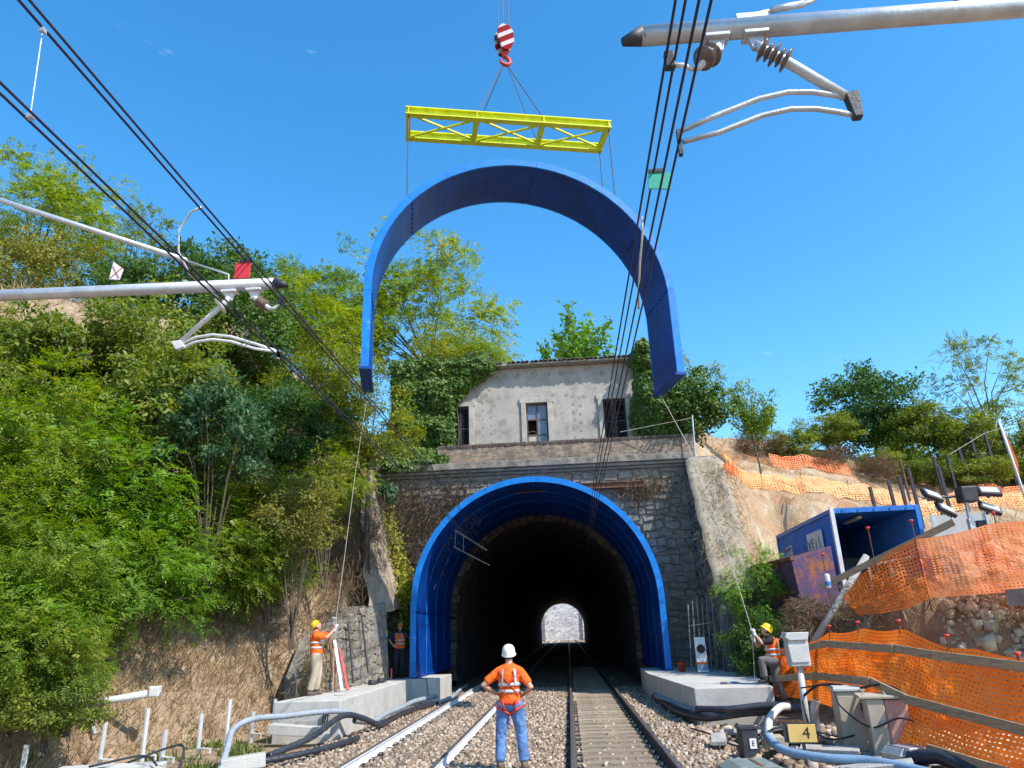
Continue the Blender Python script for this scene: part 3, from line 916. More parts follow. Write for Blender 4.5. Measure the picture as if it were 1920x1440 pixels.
rf = MB().prism([(-0.40, HT + 0.02), (-0.40, HT + 0.10), (3.0, HT + 0.55), (6.4, HT + 0.12), (6.4, HT + 0.02)], (HX0 - 0.25, 0, 0), (0, 1, 0), (0, 0, 1), (HX1 - HX0 + 0.45, 0, 0)).build('roof', 'wood_grey', hs)
r = random.Random(3)
tm_ = MB().prism([(-0.09, 0), (-0.06, 0.05), (0, 0.075), (0.06, 0.05), (0.09, 0), (0.07, 0), (0, 0.05), (-0.07, 0)], (0, -0.32, 0), (1, 0, 0), (0, 0, 1), (0, 0.7, 0.06)).mesh('tile')
tm_.materials.append(M_['roof_tile'])
x = HX0 - 0.1
while x < HX1 + 0.1:
    if r.random() > 0.06:
        ob = bpy.data.objects.new('tile', tm_); COL.objects.link(ob); ob.parent = rf
        ob.location = (x, -0.16 + r.uniform(-.04, .03), HT + 0.108 + r.uniform(-.012, .01)); ob.rotation_euler = (0, r.uniform(-.1, .1), r.uniform(-.06, .06))
    x += 0.19
def surround(x0, x1, z0, z1, parent):
    for (a0, a1, b0, b1) in ((x0 - .2, x0, z0, z1), (x1, x1 + .2, z0, z1), (x0 - .26, x1 + .26, z1, z1 + .2)):
        MB().box(((a0 + a1) / 2, -0.03, (b0 + b1) / 2), (a1 - a0, 0.09, b1 - b0 - .003)).build('surround', 'trim', parent, bevel=0.012)
for k_, (x0, x1, z0, z1) in enumerate(wins):
    w_ = MB().box(((x0 + x1) / 2, 0.03, z0 - 0.03), (x1 - x0 + .3, 0.22, 0.06)).build('window', 'trim', hs)
    surround(x0, x1, z0, z1, w_)
    if k_ == 1:
        for xa in (x0 + .03, (x0 + x1) / 2, x1 - .03):
            MB().box((xa, 0.16, (z0 + z1) / 2), (0.06, 0.05, z1 - z0 - .01)).build('frame', 'window_frame', w_)
        for za in np.linspace(z0 + .03, z1 - .03, 4):
            MB().box(((x0 + x1) / 2, 0.165, za), (x1 - x0 - .01, 0.045, 0.05)).build('frame', 'window_frame', w_)
        zs = np.linspace(z0 + .03, z1 - .03, 4)
        for ci in range(2):
            for ri in range(3):
                if ci == 0 and ri == 1:
                    continue
                xc = x0 + .03 + (ci + .5) * (x1 - x0 - .06) / 2
                MB().box((xc, 0.17, (zs[ri] + zs[ri + 1]) / 2), ((x1 - x0 - .06) / 2 - .05, 0.008, zs[1] - zs[0] - .04)).build('pane', 'pane_glass' if not (ci == 0 and ri == 0) else 'trim', w_)
        MB().tube([(x0 + .06, .12, 1.5), (x0 + .25, .13, 1.55), (x0 + .4, .12, 1.49)], 0.02, 5).build('broken_batten', 'window_frame', w_)
    else:
        for s in (0, 1):
            xa = x0 + (x1 - x0) * (.25 + .5 * s); hw = (x1 - x0) / 2 - .02
            sh = MB()
            for xb in (-hw / 2 + .03, hw / 2 - .03):
                sh.box((xa + xb, 0.1, (z0 + z1) / 2), (0.06, 0.05, z1 - z0 - .02))
            for zb in (z0 + .04, (z0 + z1) / 2, z1 - .04):
                sh.box((xa, 0.1, zb), (hw - .121, 0.048, 0.08))
            so = sh.build('shutter', 'shutter', w_)
            sl_ = MB().box((0, 0, 0), (hw - .12, 0.05, 0.012)).mesh('slat'); sl_.materials.append(M_['shutter'])
            nsl = 24
            for q in range(nsl):
                zq = z0 + .1 + q * (z1 - z0 - .2) / (nsl - 1)
                if abs(zq - (z0 + z1) / 2) < .05 or (k_ == 2 and r.random() < .12):
                    continue
                ob = bpy.data.objects.new('slat', sl_); COL.objects.link(ob); ob.parent = so
                ob.location = (xa, 0.1, zq); ob.rotation_euler = (rad(35), 0, 0)
# round plaster scars
scars = [(-2.95, 3.9, .15), (-2.5, 3.93, .17), (-2.05, 3.95, .16), (-1.6, 3.95, .15), (-0.85, 3.97, .13), (-.3, 3.98, .12), (.3, 3.98, .14), (.75, 4.0, .13), (2.0, 3.85, .13),
         (-3.05, 3.1, .25), (-2.75, 3.4, .07), (-2.35, 3.05, .08), (-.1, 3.05, .11), (.45, 3.0, .08), (1.2, 2.9, .10), (2.1, 3.4, .06)]
for zq in (2.85, 2.5, 2.15, 1.8, 1.45, 1.1):
    scars += [(-3.05, zq, .045), (-2.7, zq + .05, .05), (.72, zq + .1, .075), (1.0, zq, .07)]
for (x, z, q) in scars:
    k_ = 14
    poly = [(x + q * r.uniform(.82, 1.12) * math.cos(2 * math.pi * i / k_), z + q * r.uniform(.82, 1.12) * math.sin(2 * math.pi * i / k_)) for i in range(k_)]
    MB().prism(poly, (0, -0.008, 0), (1, 0, 0), (0, 0, 1), (0, 0.02, 0)).build('plaster_patch', 'plaster_scar', hs)
# ---------------------------------------------------------------- blue lining rings
RR, RT, RL, RD = 4.28, 0.18, 2.24, 1.92      # outer radius, thickness, leg length, depth
def ring_profile(a_or_s, r):
    """path parameter in metres along the ring from the left foot -> (x, z) on radius r"""
    s = a_or_s
    arc = math.pi * RR
    if s < RL:
        return (-r, s)
    if s < RL + arc:
        a = math.pi - (s - RL) / RR
        return (r * math.cos(a), RL + r * math.sin(a))
    return (r, RL - (s - RL - arc))
def make_ring(name, label, cat, loc, rz, seams, group):
    t = thing(name, label, cat, loc, rz, group)
    tot = 2 * RL + math.pi * RR
    cuts = [0] + [q * tot for q in seams] + [tot]
    for a, b_ in zip(cuts[:-1], cuts[1:]):
        n = max(3, int((b_ - a) / 0.28))
        ss = [a + 0.006 + (b_ - a - 0.012) * i / n for i in range(n + 1)]
        # plate shell with inner skin, outer skin and end faces
        m = MB()
        for s in ss:
            (xi, zi), (xo, zo) = ring_profile(s, RR - RT), ring_profile(s, RR)
            m.v += [(xi, 0.06, zi), (xo, 0.06, zo), (xo, RD - .06, zo), (xi, RD - .06, zi)]
        for i in range(n):
            for q in range(4):
                q2 = (q + 1) % 4
                m.f.append((i * 4 + q, i * 4 + q2, (i + 1) * 4 + q2, (i + 1) * 4 + q))
        m.f.append((3, 2, 1, 0)); m.f.append(tuple(n * 4 + q for q in range(4)))
        seg = m.build('ring_segment', 'blue_shaded', t)
        for s in (ss[0], ss[-1]):
            (x0, z0) = ring_profile(s, RR - RT)
            (x1, z1) = ring_profile(s, RR - RT - 1.0)
            nx_, nz_ = x1 - x0, z1 - z0
            # bolted joint strip along each panel seam
            tx, tz = -nz_, nx_
            m2 = MB()
            c0 = Vector((x0 + nx_ * .006, RD / 2, z0 + nz_ * .006))
            m2.beam(c0 - Vector((0, RD / 2 - .08, 0)), c0 + Vector((0, RD / 2 - .08, 0)), .07, .010, (nx_, 0, nz_))
            js = m2.build('joint_strip', 'blue_shaded', seg)
            m3 = MB()
            for q in range(7):
                pz = Vector((x0, .2 + q * (RD - .4) / 6, z0))
                m3.lathe([(.020, 0), (.020, .028), (.012, .034)], pz, (nx_, 0, nz_), 6)
            m3.build('bolts', 'blue_shaded', seg)
        for y0, y1 in ((0.0, 0.06), (RD - .06, RD)):
            m = MB()
            for s in ss:
                (xi, zi), (xo, zo) = ring_profile(s, RR - RT - .003), ring_profile(s, RR + .02)
                m.v += [(xi, y0, zi), (xo, y0, zo), (xo, y1 - .001, zo), (xi, y1 - .001, zi)]
            for i in range(n):
                for q in range(4):
                    q2 = (q + 1) % 4
                    m.f.append((i * 4 + q, i * 4 + q2, (i + 1) * 4 + q2, (i + 1) * 4 + q))
            m.f.append((3, 2, 1, 0)); m.f.append(tuple(n * 4 + q for q in range(4)))
            m.build('end_flange', 'blue_lit', seg)
    for sx in (-1, 1):
        MB().box((sx * (RR - RT / 2), RD / 2, -0.03), (RT + .12, RD, 0.06)).build('foot_plate', 'blue_shaded', t)
        for q in (0.25, 0.75):
            MB().box((sx * (RR - RT - .05), RD * q, 0.5), (0.1, 0.12, 0.9)).build('stiffener', 'blue_shaded', t) if name == 'lining_ring_fixed' else None
    return t
# standing in the tunnel mouth
make_ring('lining_ring', 'blue steel lining ring standing in the tunnel mouth', 'steel ring', (-1.03, 25.2, 0.60), 0.0, (0.115, 0.30, 0.51, 0.72, 0.885), 'blue steel lining rings')
for i in range(1, 4):
    make_ring('lining_ring', ('', 'blue steel lining ring set directly behind the front ring', 'blue steel lining ring set third in the tunnel row', 'deepest blue lining ring, next to the darkened arch stones')[i], 'steel ring', (-1.03, 25.2 + i * (RD + .004), 0.60), 0.0, (0.115, 0.30, 0.51, 0.72, 0.885), 'blue rings set inside the tunnel')
# hanging from the crane
YAW = rad(12.4)
hang = make_ring('lining_ring', 'blue steel lining ring hanging in the air below the yellow frame', 'steel ring', (-0.68, 17.55, 8.38), YAW, (0.12, 0.30, 0.53, 0.74, 0.86), 'blue steel lining rings')
ca, sa = math.cos(YAW), math.sin(YAW)
def hw(x, y, z):                # hanging ring's local frame -> world
    return (-0.68 + x * ca - y * sa, 17.55 + x * sa + y * ca, z)

# ---------------------------------------------------------------- yellow lifting frame
FZ = 16.95
FX0, FX1, FD = -3.22, 3.05, 1.12
fr = thing('spreader', 'bright yellow horizontal steel spreader frame hanging from the crane hook', 'lifting frame', hw(0, 0.72, FZ), YAW)
def ibeam(a, b_, w, h, nm, parent):
    a, b_ = Vector(a), Vector(b_)
    m = MB().beam(a, b_, 0.02, h - .04)
    m.beam(a + Vector((0, 0, h / 2)), b_ + Vector((0, 0, h / 2)), w, 0.03)
    m.beam(a - Vector((0, 0, h / 2)), b_ - Vector((0, 0, h / 2)), w, 0.03)
    return m.build(nm, 'yellow_paint', parent)
xs4 = [FX0, FX0 + (FX1 - FX0) / 3, FX0 + 2 * (FX1 - FX0) / 3, FX1]
for y in (0, FD):
    bm = ibeam((FX0 - .08, y, 0), (FX1 + .08, y, 0), 0.20, 0.24, 'main_beam', fr)
    for x in xs4:
        MB().box((x, y, 0), (0.025, 0.19, 0.215)).build('web_stiffener', 'yellow_paint', bm)
for x in xs4:
    ibeam((x, .11, -.02), (x, FD - .11, -.02), 0.14, 0.16, 'cross_member', fr)
for i in range(3):
    x0, x1 = xs4[i] + .1, xs4[i + 1] - .1
    MB().beam((x0, .1, -.03), (x1, FD - .1, -.03), 0.06, 0.05).build('brace', 'yellow_paint', fr)
    MB().beam((x0, FD - .1, -.085), (x1, .1, -.085), 0.06, 0.05).build('brace', 'yellow_paint', fr)
def ring_top(x):
    return 8.38 + RL + math.sqrt(max(0, RR * RR - x * x))
i = 0
names = ['steel hanger rope from the frame down to the ring crown, left near corner', 'steel hanger rope from the frame down to the ring crown, left far corner',
         'steel hanger rope from the frame down to the ring shoulder, right near corner', 'steel hanger rope from the frame down to the ring shoulder, right far corner']
for x in (FX0, FX1):
    for y in (0, FD):
        o = MB().tube([hw(x, y + .72, FZ - .12), hw(x, y + .72, ring_top(x) + 0.01)], 0.016, 6).build('hanger_rope', 'wire')
        tag(o, names[i], 'rope', 'hanger ropes of the lifting frame'); i += 1
# hook block
HBX = hw(-0.1, 1.28, 0)
hb = thing('hook_block', 'red and white striped crane hook block', 'hook block', (HBX[0], HBX[1], 19.70), rad(25))
ms = bpy.data.materials.new('hazard_stripes'); ms.use_nodes = True
N, L = ms.node_tree.nodes, ms.node_tree.links
tc = N.new('ShaderNodeTexCoord'); mp = N.new('ShaderNodeMapping'); mp.inputs['Rotation'].default_value = (0, rad(38), 0); mp.inputs['Scale'].default_value = (1, 0, 1)
wv = N.new('ShaderNodeTexWave'); wv.inputs['Scale'].default_value = 0.95; wv.bands_direction = 'Z'
cr = N.new('ShaderNodeValToRGB'); cr.color_ramp.interpolation = 'CONSTANT'
cr.color_ramp.elements[0].color = (0.20, 0.008, 0.014, 1); cr.color_ramp.elements[1].position = 0.62; cr.color_ramp.elements[1].color = (0.46, 0.42, 0.42, 1)
L.new(tc.outputs['Object'], mp.inputs[0]); L.new(mp.outputs[0], wv.inputs['Vector']); L.new(wv.outputs['Fac'], cr.inputs[0]); L.new(cr.outputs[0], N['Principled BSDF'].inputs['Base Color'])
N['Principled BSDF'].inputs['Roughness'].default_value = .85; N['Principled BSDF'].inputs['Specular IOR Level'].default_value = .1
M_['hazard'] = ms
for y in (-0.16, 0.16):
    MB().prism([(-0.14, 0.36), (0.14, 0.36), (0.29, 0.8), (0.27, 1.2), (0.12, 1.42), (-0.12, 1.42), (-0.27, 1.2), (-0.29, 0.8)], (0, y - .035, 0), (1, 0, 0), (0, 0, 1), (0, 0.07, 0)).build('cheek_plate', 'hazard', hb, bevel=.01)
MB().lathe([(0.24, -.10), (0.27, -.07), (0.23, -.03), (0.23, .03), (0.27, .07), (0.24, .10)], (0, 0, 0.98), (0, 1, 0), 20).build('sheave', 'steel_dark', hb, True)
mat('hook_red', (0.42, 0.03, 0.03), 0.5, 0.2, 6, 0.1)
MB().lathe([(0.05, .16), (0.09, .2), (0.09, .34), (0.12, .38), (0.12, .44)], (0, 0, 0), (0, 0, 1), 14).build('shank', 'hook_red', hb, True)
MB().tube([(0.02, 0, .2), (0.14, 0, .14), (0.19, 0, .02), (0.12, 0, -.09), (-.02, 0, -.12), (-.14, 0, -.06), (-.18, 0, .06)], [.07, .075, .075, .075, .07, .055, .03], 10).build('hook', 'hook_red', hb, True)
for sx, lb in ((-.19, 'left'), (0.0, 'middle'), (.19, 'right')):
    c_ = rot2((sx, 0.0), rad(25))
    o = MB().tube([(HBX[0] + c_[0], HBX[1] + c_[1], 20.65 if sx else 21.05), (HBX[0] + c_[0] * 1.1, HBX[1] + c_[1] * 1.1, 46.0)], 0.014, 6).build('hoist_rope', 'wire')
    tag(o, {'left': 'hoist rope entering the hook block beside its red cheek edge', 'middle': 'hoist rope running into the top of the hook block', 'right': 'hoist rope on the lit side of the hook block'}[lb], 'rope', 'crane hoist ropes')
sl_lab = ['lifting sling from the hook to the frame near beam, lower side', 'lifting sling from the hook to the frame far beam, lower side',
          'lifting sling from the hook to the frame near beam, other side', 'lifting sling from the hook to the frame far beam, other side']
i = 0
for x in (xs4[1], xs4[2]):
    for y in (0, FD):
        o = MB().tube([(HBX[0] + (.05 if x > 0 else -.05), HBX[1], 19.60), hw(x, y + .72, FZ + .12)], 0.015, 6).build('lifting_sling', 'wire')
        tag(o, sl_lab[i], 'sling', 'slings between hook and frame'); i += 1
# tag lines
o = MB().tube([hw(RR - .1, 1.7, 8.35), (3.55, 19.4, 6.6), (4.02, 18.6, 3.9), (4.32, 18.32, 1.86), (4.33, 18.3, 1.68), (4.28, 18.28, 1.1), (4.22, 18.2, 0.62)], 0.008, 5).build('tag_line', 'rope')
tag(o, 'pale tag line from the hanging ring to the worker in white gloves', 'rope')
o = MB().tube([hw(-RR + .1, 1.7, 8.35), (-5.6, 19.0, 6.2), (-5.85, 19.05, 3.6), (-5.95, 19.0, 2.45), (-5.97, 19.0, 1.2), (-5.93, 18.95, 0.62)], 0.008, 5).build('tag_line', 'rope')
tag(o, 'tag line from the hanging ring to the worker on the long plinth', 'rope')
o = MB().tube([(-5.6 - .45 * math.cos(a) * .5, 18.75 + .16 * math.sin(a), 0.588) for a in np.linspace(0, 11.5, 36)], 0.012, 5).build('rope_coil', 'rope')
tag(o, 'loose coil of rope lying on the long pale plinth', 'rope')

# ---------------------------------------------------------------- overhead line
def wire(x, z, y0, y1, r, name, lb, grp, sag=0.0):
    pts = []
    for i in range(25):
        y = y0 + (y1 - y0) * i / 24
        zz_ = z
        if y > 22:
            zz_ = z - (z - 4.9) * min(1, (y - 22) / 8) if z > 5.3 else z - 0.12 * min(1, (y - 22) / 8)
        pts.append((x if y < 60 else x, y, zz_))
    o = MB().tube(pts, r, 6).build(name, 'wire')
    tag(o, lb, 'wire', grp)
for cx_, side in ((0.89, 'right'), (-3.10, 'left')):
    for dx in (-0.032, 0.032):
        wire(cx_ + dx, 4.95, -8, 120, 0.009, 'contact_wire', 'lower contact wire of the pair over the %s track' % side, 'contact wires of the %s track' % side)
        wire(cx_ + (0.045 if side == 'right' else -0.02) + dx, 5.65, -8, 120, 0.010, 'messenger_wire', 'upper messenger wire of the pair over the %s track' % side, 'messenger wires of the %s track' % side)
def insulator(c, d, n, r, parent, m_='porcelain'):
    c, d = Vector(c), Vector(d).normalized()
    prof = []
    for i in range(n):
        h = (i - (n - 1) / 2) * 0.045
        prof += [(0.030, h - .020), (r * (1 if i % 2 == 0 else .82), h - .004), (r * (1 if i % 2 == 0 else .82), h + .004), (0.030, h + .018)]
    return MB().lathe(prof, c, d, 18).build('insulator', m_, parent, True)

# right boom assembly
by_ = 4.1
b_ = thing('catenary_boom', 'white tubular catenary boom over the right track with black end cap', 'catenary boom', (0, by_, 0))
MB().tube([(0.76, 0, 5.90), (4.75, 0, 5.86)], 0.072, 16).build('boom_tube', 'steel_galv', b_, True)
MB().tube([(0.62, 0.0, 5.86), (0.765, 0, 5.90)], [0.03, 0.074], 16).build('end_cap', 'steel_dark', b_, True)
MB().tube([(1.52, 0, 6.0), (1.62, 0, 6.02), (2.0, .05, 6.13), (2.6, .15, 6.6)], 0.016, 8).build('tie_rod', 'steel_galv', b_, True)
MB().tube([(1.7, 0, 6.04), (1.95, .04, 6.11)], 0.026, 8).build('turnbuckle', 'steel_galv', b_, True)
MB().box((1.55, 0, 5.985), (0.22, 0.06, 0.04)).build('clevis', 'steel_galv', b_)
MB().box((3.05, 0, 6.0), (0.16, 0.05, 0.10)).build('bracket', 'steel_dark', b_)
for x0, lb in ((1.28, 'a'), (1.55, 'b')):
    MB().box((x0, 0, 5.815), (0.17, 0.12, 0.03)).build('clamp', 'steel_galv', b_, bevel=.006)
    MB().prism([(-.06, 0), (.06, 0), (.03, -.10), (-.03, -.10)], (x0, -.02, 5.80), (1, 0, 0), (0, 0, 1), (0, .04, 0)).build('clamp_web', 'steel_galv', b_)
MB().tube([(1.29, 0, 5.76), (1.25, 0, 5.70), (1.19, 0, 5.64), (1.13, 0, 5.58), (1.09, 0, 5.57)], [.035, .035, .03, .024, .02], 10).build('hanger', 'steel_white', b_, True)
insulator((1.20, 0, 5.67), (0.55, 0.3, 0.5), 3, 0.085, b_)
MB().tube([(1.09, 0, 5.57), (1.02, 0, 5.61), (0.94, 0, 5.62)], 0.018, 8).build('saddle_arm', 'steel_white', b_, True)
MB().box((0.935, 0, 5.66), (0.07, 0.06, 0.14)).build('saddle_clamp', 'steel_dark', b_, bevel=.008)
MB().tube([(1.54, 0, 5.74), (1.60, 0, 5.68), (1.72, 0, 5.58), (2.07, 0, 5.24)], [.034, .036, .036, .036], 12).build('strut', 'steel_galv', b_, True)
insulator((1.66, 0, 5.635), (0.8, 0, -0.6), 5, 0.085, b_)
MB().prism([(-.05, .07), (.05, .09), (.04, -.13), (-.02, -.13)], (2.11, -.03, 5.18), (1, 0, 0), (0, 0, 1), (0, .06, 0)).build('end_fitting', 'steel_dark', b_, bevel=.01)
for z0, xe, ze in ((5.22, 0.935, 5.06), (5.08, 0.935, 4.97)):
    pts = [(2.10, 0, z0), (2.0, 0, z0 + .035), (1.86, 0, z0 + .075), (1.7, 0, z0 + .09), (1.5, 0, z0 + .055), (1.2, 0, z0 - .055), (0.955, 0, ze)]
    arm = MB().tube(pts, 0.019, 10).build('steady_arm', 'steel_galv', b_, True)
    MB().box((xe - .005, 0, ze - .05), (0.024, 0.04, 0.11)).build('wire_clip', 'steel_dark', arm)
mst = MB().box((0, 0, 3.4), (0.26, 0.26, 7.3)).box((0, 0, -.2), (0.9, 0.9, 0.2))
mo = mst.build('mast', 'steel_galv', b_); mo.location = (4.85, 0, 0)

# left boom assembly
by_ = 7.35
b_ = thing('catenary_boom', 'grey tubular catenary boom over the left track with white warning plate', 'catenary boom', (0, by_, 0))
MB().tube([(-3.22, 0, 5.86), (-8.7, 0, 5.99)], 0.070, 16).build('boom_tube', 'steel_galv', b_, True)
MB().tube([(-3.07, 0, 5.83), (-3.225, 0, 5.86)], [0.025, 0.072], 16).build('end_cap', 'steel_dark', b_, True)
MB().tube([(-8.7, 0, 8.04), (-4.35, 0, 6.25)], 0.034, 10).build('tie_tube', 'steel_galv', b_, True)
MB().tube([(-4.35, 0, 6.25), (-3.80, 0, 6.02), (-3.79, 0, 5.92)], 0.012, 8).build('tie_rod', 'steel_galv', b_, True)
MB().box((-4.32, 0, 5.95), (0.04, 0.06, 0.05)).build('clevis', 'steel_galv', b_)
for x0 in (-3.76, -3.46):
    MB().box((x0, 0, 5.785), (0.18, 0.12, 0.03)).build('clamp', 'steel_white', b_, bevel=.006)
    MB().prism([(-.06, 0), (.06, 0), (.03, -.09), (-.03, -.09)], (x0, -.02, 5.77), (1, 0, 0), (0, 0, 1), (0, .04, 0)).build('clamp_web', 'steel_white', b_)
MB().tube([(-3.76, 0, 5.72), (-3.80, 0, 5.66), (-3.88, 0, 5.58), (-4.30, 0, 5.18)], [.034, .034, .032, .026], 12).build('strut', 'steel_white', b_, True)
insulator((-3.86, 0, 5.61), (-0.55, -.2, -0.5), 1, 0.105, b_, 'porcelain_white')
MB().prism([(-.10, .05), (.02, .06), (.08, -.03), (-.02, -.06)], (-4.30, -.03, 5.14), (1, 0, 0), (0, 0, 1), (0, .06, 0)).build('end_fitting', 'steel_white', b_, bevel=.01)
for z0, dz in ((5.17, 0.0), (5.11, -.005)):
    pts = [(-4.30, 0.02, z0), (-4.12, 0.02, z0 + .07), (-3.92, .02, z0 + .09), (-3.70, .02, z0 + .05), (-3.40, .02, z0 - .06), (-3.13, .02, 5.0 + dz)]
    arm = MB().tube(pts, 0.017, 10).build('steady_arm', 'steel_white', b_, True)
    MB().box((-3.12, 0.02, 4.965 + dz), (0.024, 0.04, 0.09)).build('wire_clip', 'steel_white', arm)
MB().tube([(-3.46, 0, 5.70), (-3.42, 0, 5.66), (-3.26, 0, 5.54), (-3.2, 0, 5.54), (-3.15, 0, 5.60)], [.03, .03, .026, .02, .018], 10).build('hanger', 'steel_white', b_, True)
insulator((-3.36, 0, 5.61), (0.7, 0, -0.5), 3, 0.075, b_)
MB().box((-3.14, 0, 5.63), (0.06, 0.06, 0.09)).build('saddle_clamp', 'steel_dark', b_)
pt = MB().prism([(-.075, -.075), (.055, -.09), (.085, .05), (-.055, .16)], (-5.16, -.075, 6.10), (1, 0, 0), (0, 0, 1), (0, .008, 0)).build('warning_plate', 'white_plate', b_)
MB().beam((-5.225, -.078, 6.03), (-5.085, -.078, 6.17), .004, .014, (0, 1, 0)).build('red_stroke', 'red_plate', pt)
MB().beam((-5.21, -.079, 6.20), (-5.11, -.079, 6.03), .004, .010, (0, 1, 0)).build('red_stroke', 'red_plate', pt)
mst = MB().box((0, 0, 4.6), (0.26, 0.26, 7.4)).box((0, 0, .8), (0.8, 0.8, 0.5))
mo = mst.build('mast', 'steel_galv', b_); mo.location = (-8.8, 0, 0)

# plates, droppers and loops on the wires
t = thing('flag_plate', 'square red plate clipped to the upper wires of the left track', 'plate', (-3.12, 6.43, 5.64))
MB().box((-.06, 0, -.10), (0.165, 0.012, 0.185)).build('plate', 'red_plate', t, bevel=.003)
MB().box((-.03, 0, 0.005), (0.13, 0.03, 0.03)).build('clip', 'steel_dark', t)
t = thing('flag_plate', 'square green plate clipped to the upper wires of the right track', 'plate', (0.935, 5.38, 5.64))
mat('green_plate', (0.055, 0.36, 0.25), 0.4, 0.1, 6, 0.05)
MB().box((.07, 0, -.09), (0.19, 0.012, 0.17), M=Matrix.Rotation(rad(6), 3, 'Y')).build('plate', 'green_plate', t, bevel=.003)
MB().box((.05, 0, 0.01), (0.13, 0.03, 0.035)).build('clip', 'steel_dark', t)
t = thing('dropper', 'thin vertical dropper joining the left track wires', 'dropper', (-3.13, 3.36, 4.95))
MB().tube([(-.02, 0, 0.68), (.03, 0, 0)], 0.004, 5).build('rod', 'steel_galv', t)
for z, x in ((.68, -.02), (0, .03)):
    MB().box((x, 0, z), (0.03, 0.035, 0.03)).build('clip', 'steel_galv', t)
o = MB().tube([(-3.14, 5.44, 5.66), (-3.24, 5.44, 5.62), (-3.34, 5.46, 5.45), (-3.34, 5.5, 5.25), (-3.27, 5.6, 5.07), (-3.13, 5.88, 4.96)], 0.011, 8).build('feeder_loop', 'steel_galv', smooth=True)
tag(o, 'curved grey feeder loop between the left track wires', 'cable')
o = MB().tube([(0.935, 6.1, 5.65), (0.93, 6.15, 5.5), (0.90, 6.3, 5.28), (0.89, 6.55, 5.08), (0.90, 6.75, 4.97)], 0.010, 8).build('feeder_loop', 'rope', smooth=True)
tag(o, 'curved feeder loop between the right track wires', 'cable')
for y in (11.5, 16.0):
    for cx_, side in ((0.9, 'right'), (-3.1, 'left')):
        o = MB().tube([(cx_ + (.04 if side == 'right' else 0), y, 5.65), (cx_, y, 4.95)], 0.004, 5).build('dropper', 'wire')
        tag(o, 'thin dropper far along the %s track wires' % side, 'dropper', 'far droppers of the %s track' % side)
# ---------------------------------------------------------------- vegetation
def nrm(a):
    return a / np.maximum(1e-9, np.linalg.norm(a, axis=-1, keepdims=True))
def leaf_mesh(name, P, A, Nn, Ln, Wd, rv, material):
    """diamond leaves, folded along the middle: base P, axis A, facing Nn"""
    A = nrm(A); S = nrm(np.cross(Nn, A)); Nn = np.cross(A, S)
    n = len(P)
    Ln = np.asarray(Ln)[:, None]; Wd = np.asarray(Wd)[:, None]
    V = np.stack([P, P + A * Ln * .45 + S * Wd * .5 + Nn * Wd * .12, P + A * Ln - Nn * Ln * .10, P + A * Ln * .45 - S * Wd * .5 + Nn * Wd * .12], 1)
    F = np.array([(0, 2, 1), (0, 3, 2)])
    FF = (F[None] + 4 * np.arange(n)[:, None, None]).reshape(-1, 3)
    me = bpy.data.meshes.new(name)
    me.vertices.add(n * 4); me.vertices.foreach_set('co', V.reshape(-1).astype(np.float32))
    me.loops.add(FF.size); me.loops.foreach_set('vertex_index', FF.reshape(-1).astype(np.int32))
    me.polygons.add(len(FF)); me.polygons.foreach_set('loop_start', np.arange(0, FF.size, 3, dtype=np.int32))
    me.polygons.foreach_set('loop_total', np.full(len(FF), 3, dtype=np.int32))
    me.update(calc_edges=True)
    at = me.attributes.new('rnd', 'FLOAT', 'FACE')
    at.data.foreach_set('value', np.repeat(np.clip(rv, 0, 1), 2).astype(np.float32))
    me.materials.append(M_[material])
    return me
def clump_centres(r, n, flat=0.85, low=-0.75, inner=0.35):
    d = nrm(r.normal(size=(n * 3, 3)))
    rad_ = inner + (1 - inner) * r.random(n * 3) ** 0.55
    lob = 1 + 0.34 * np.sin(3.1 * d[:, 0] + 5 * d[:, 1] + r.random() * 6) * np.cos(4.3 * d[:, 2] + 2.7 * d[:, 1] + r.random() * 6)
    c = d * (rad_ * lob)[:, None]
    c[:, 2] *= flat
    c = c[c[:, 2] > low][:n]
    return c
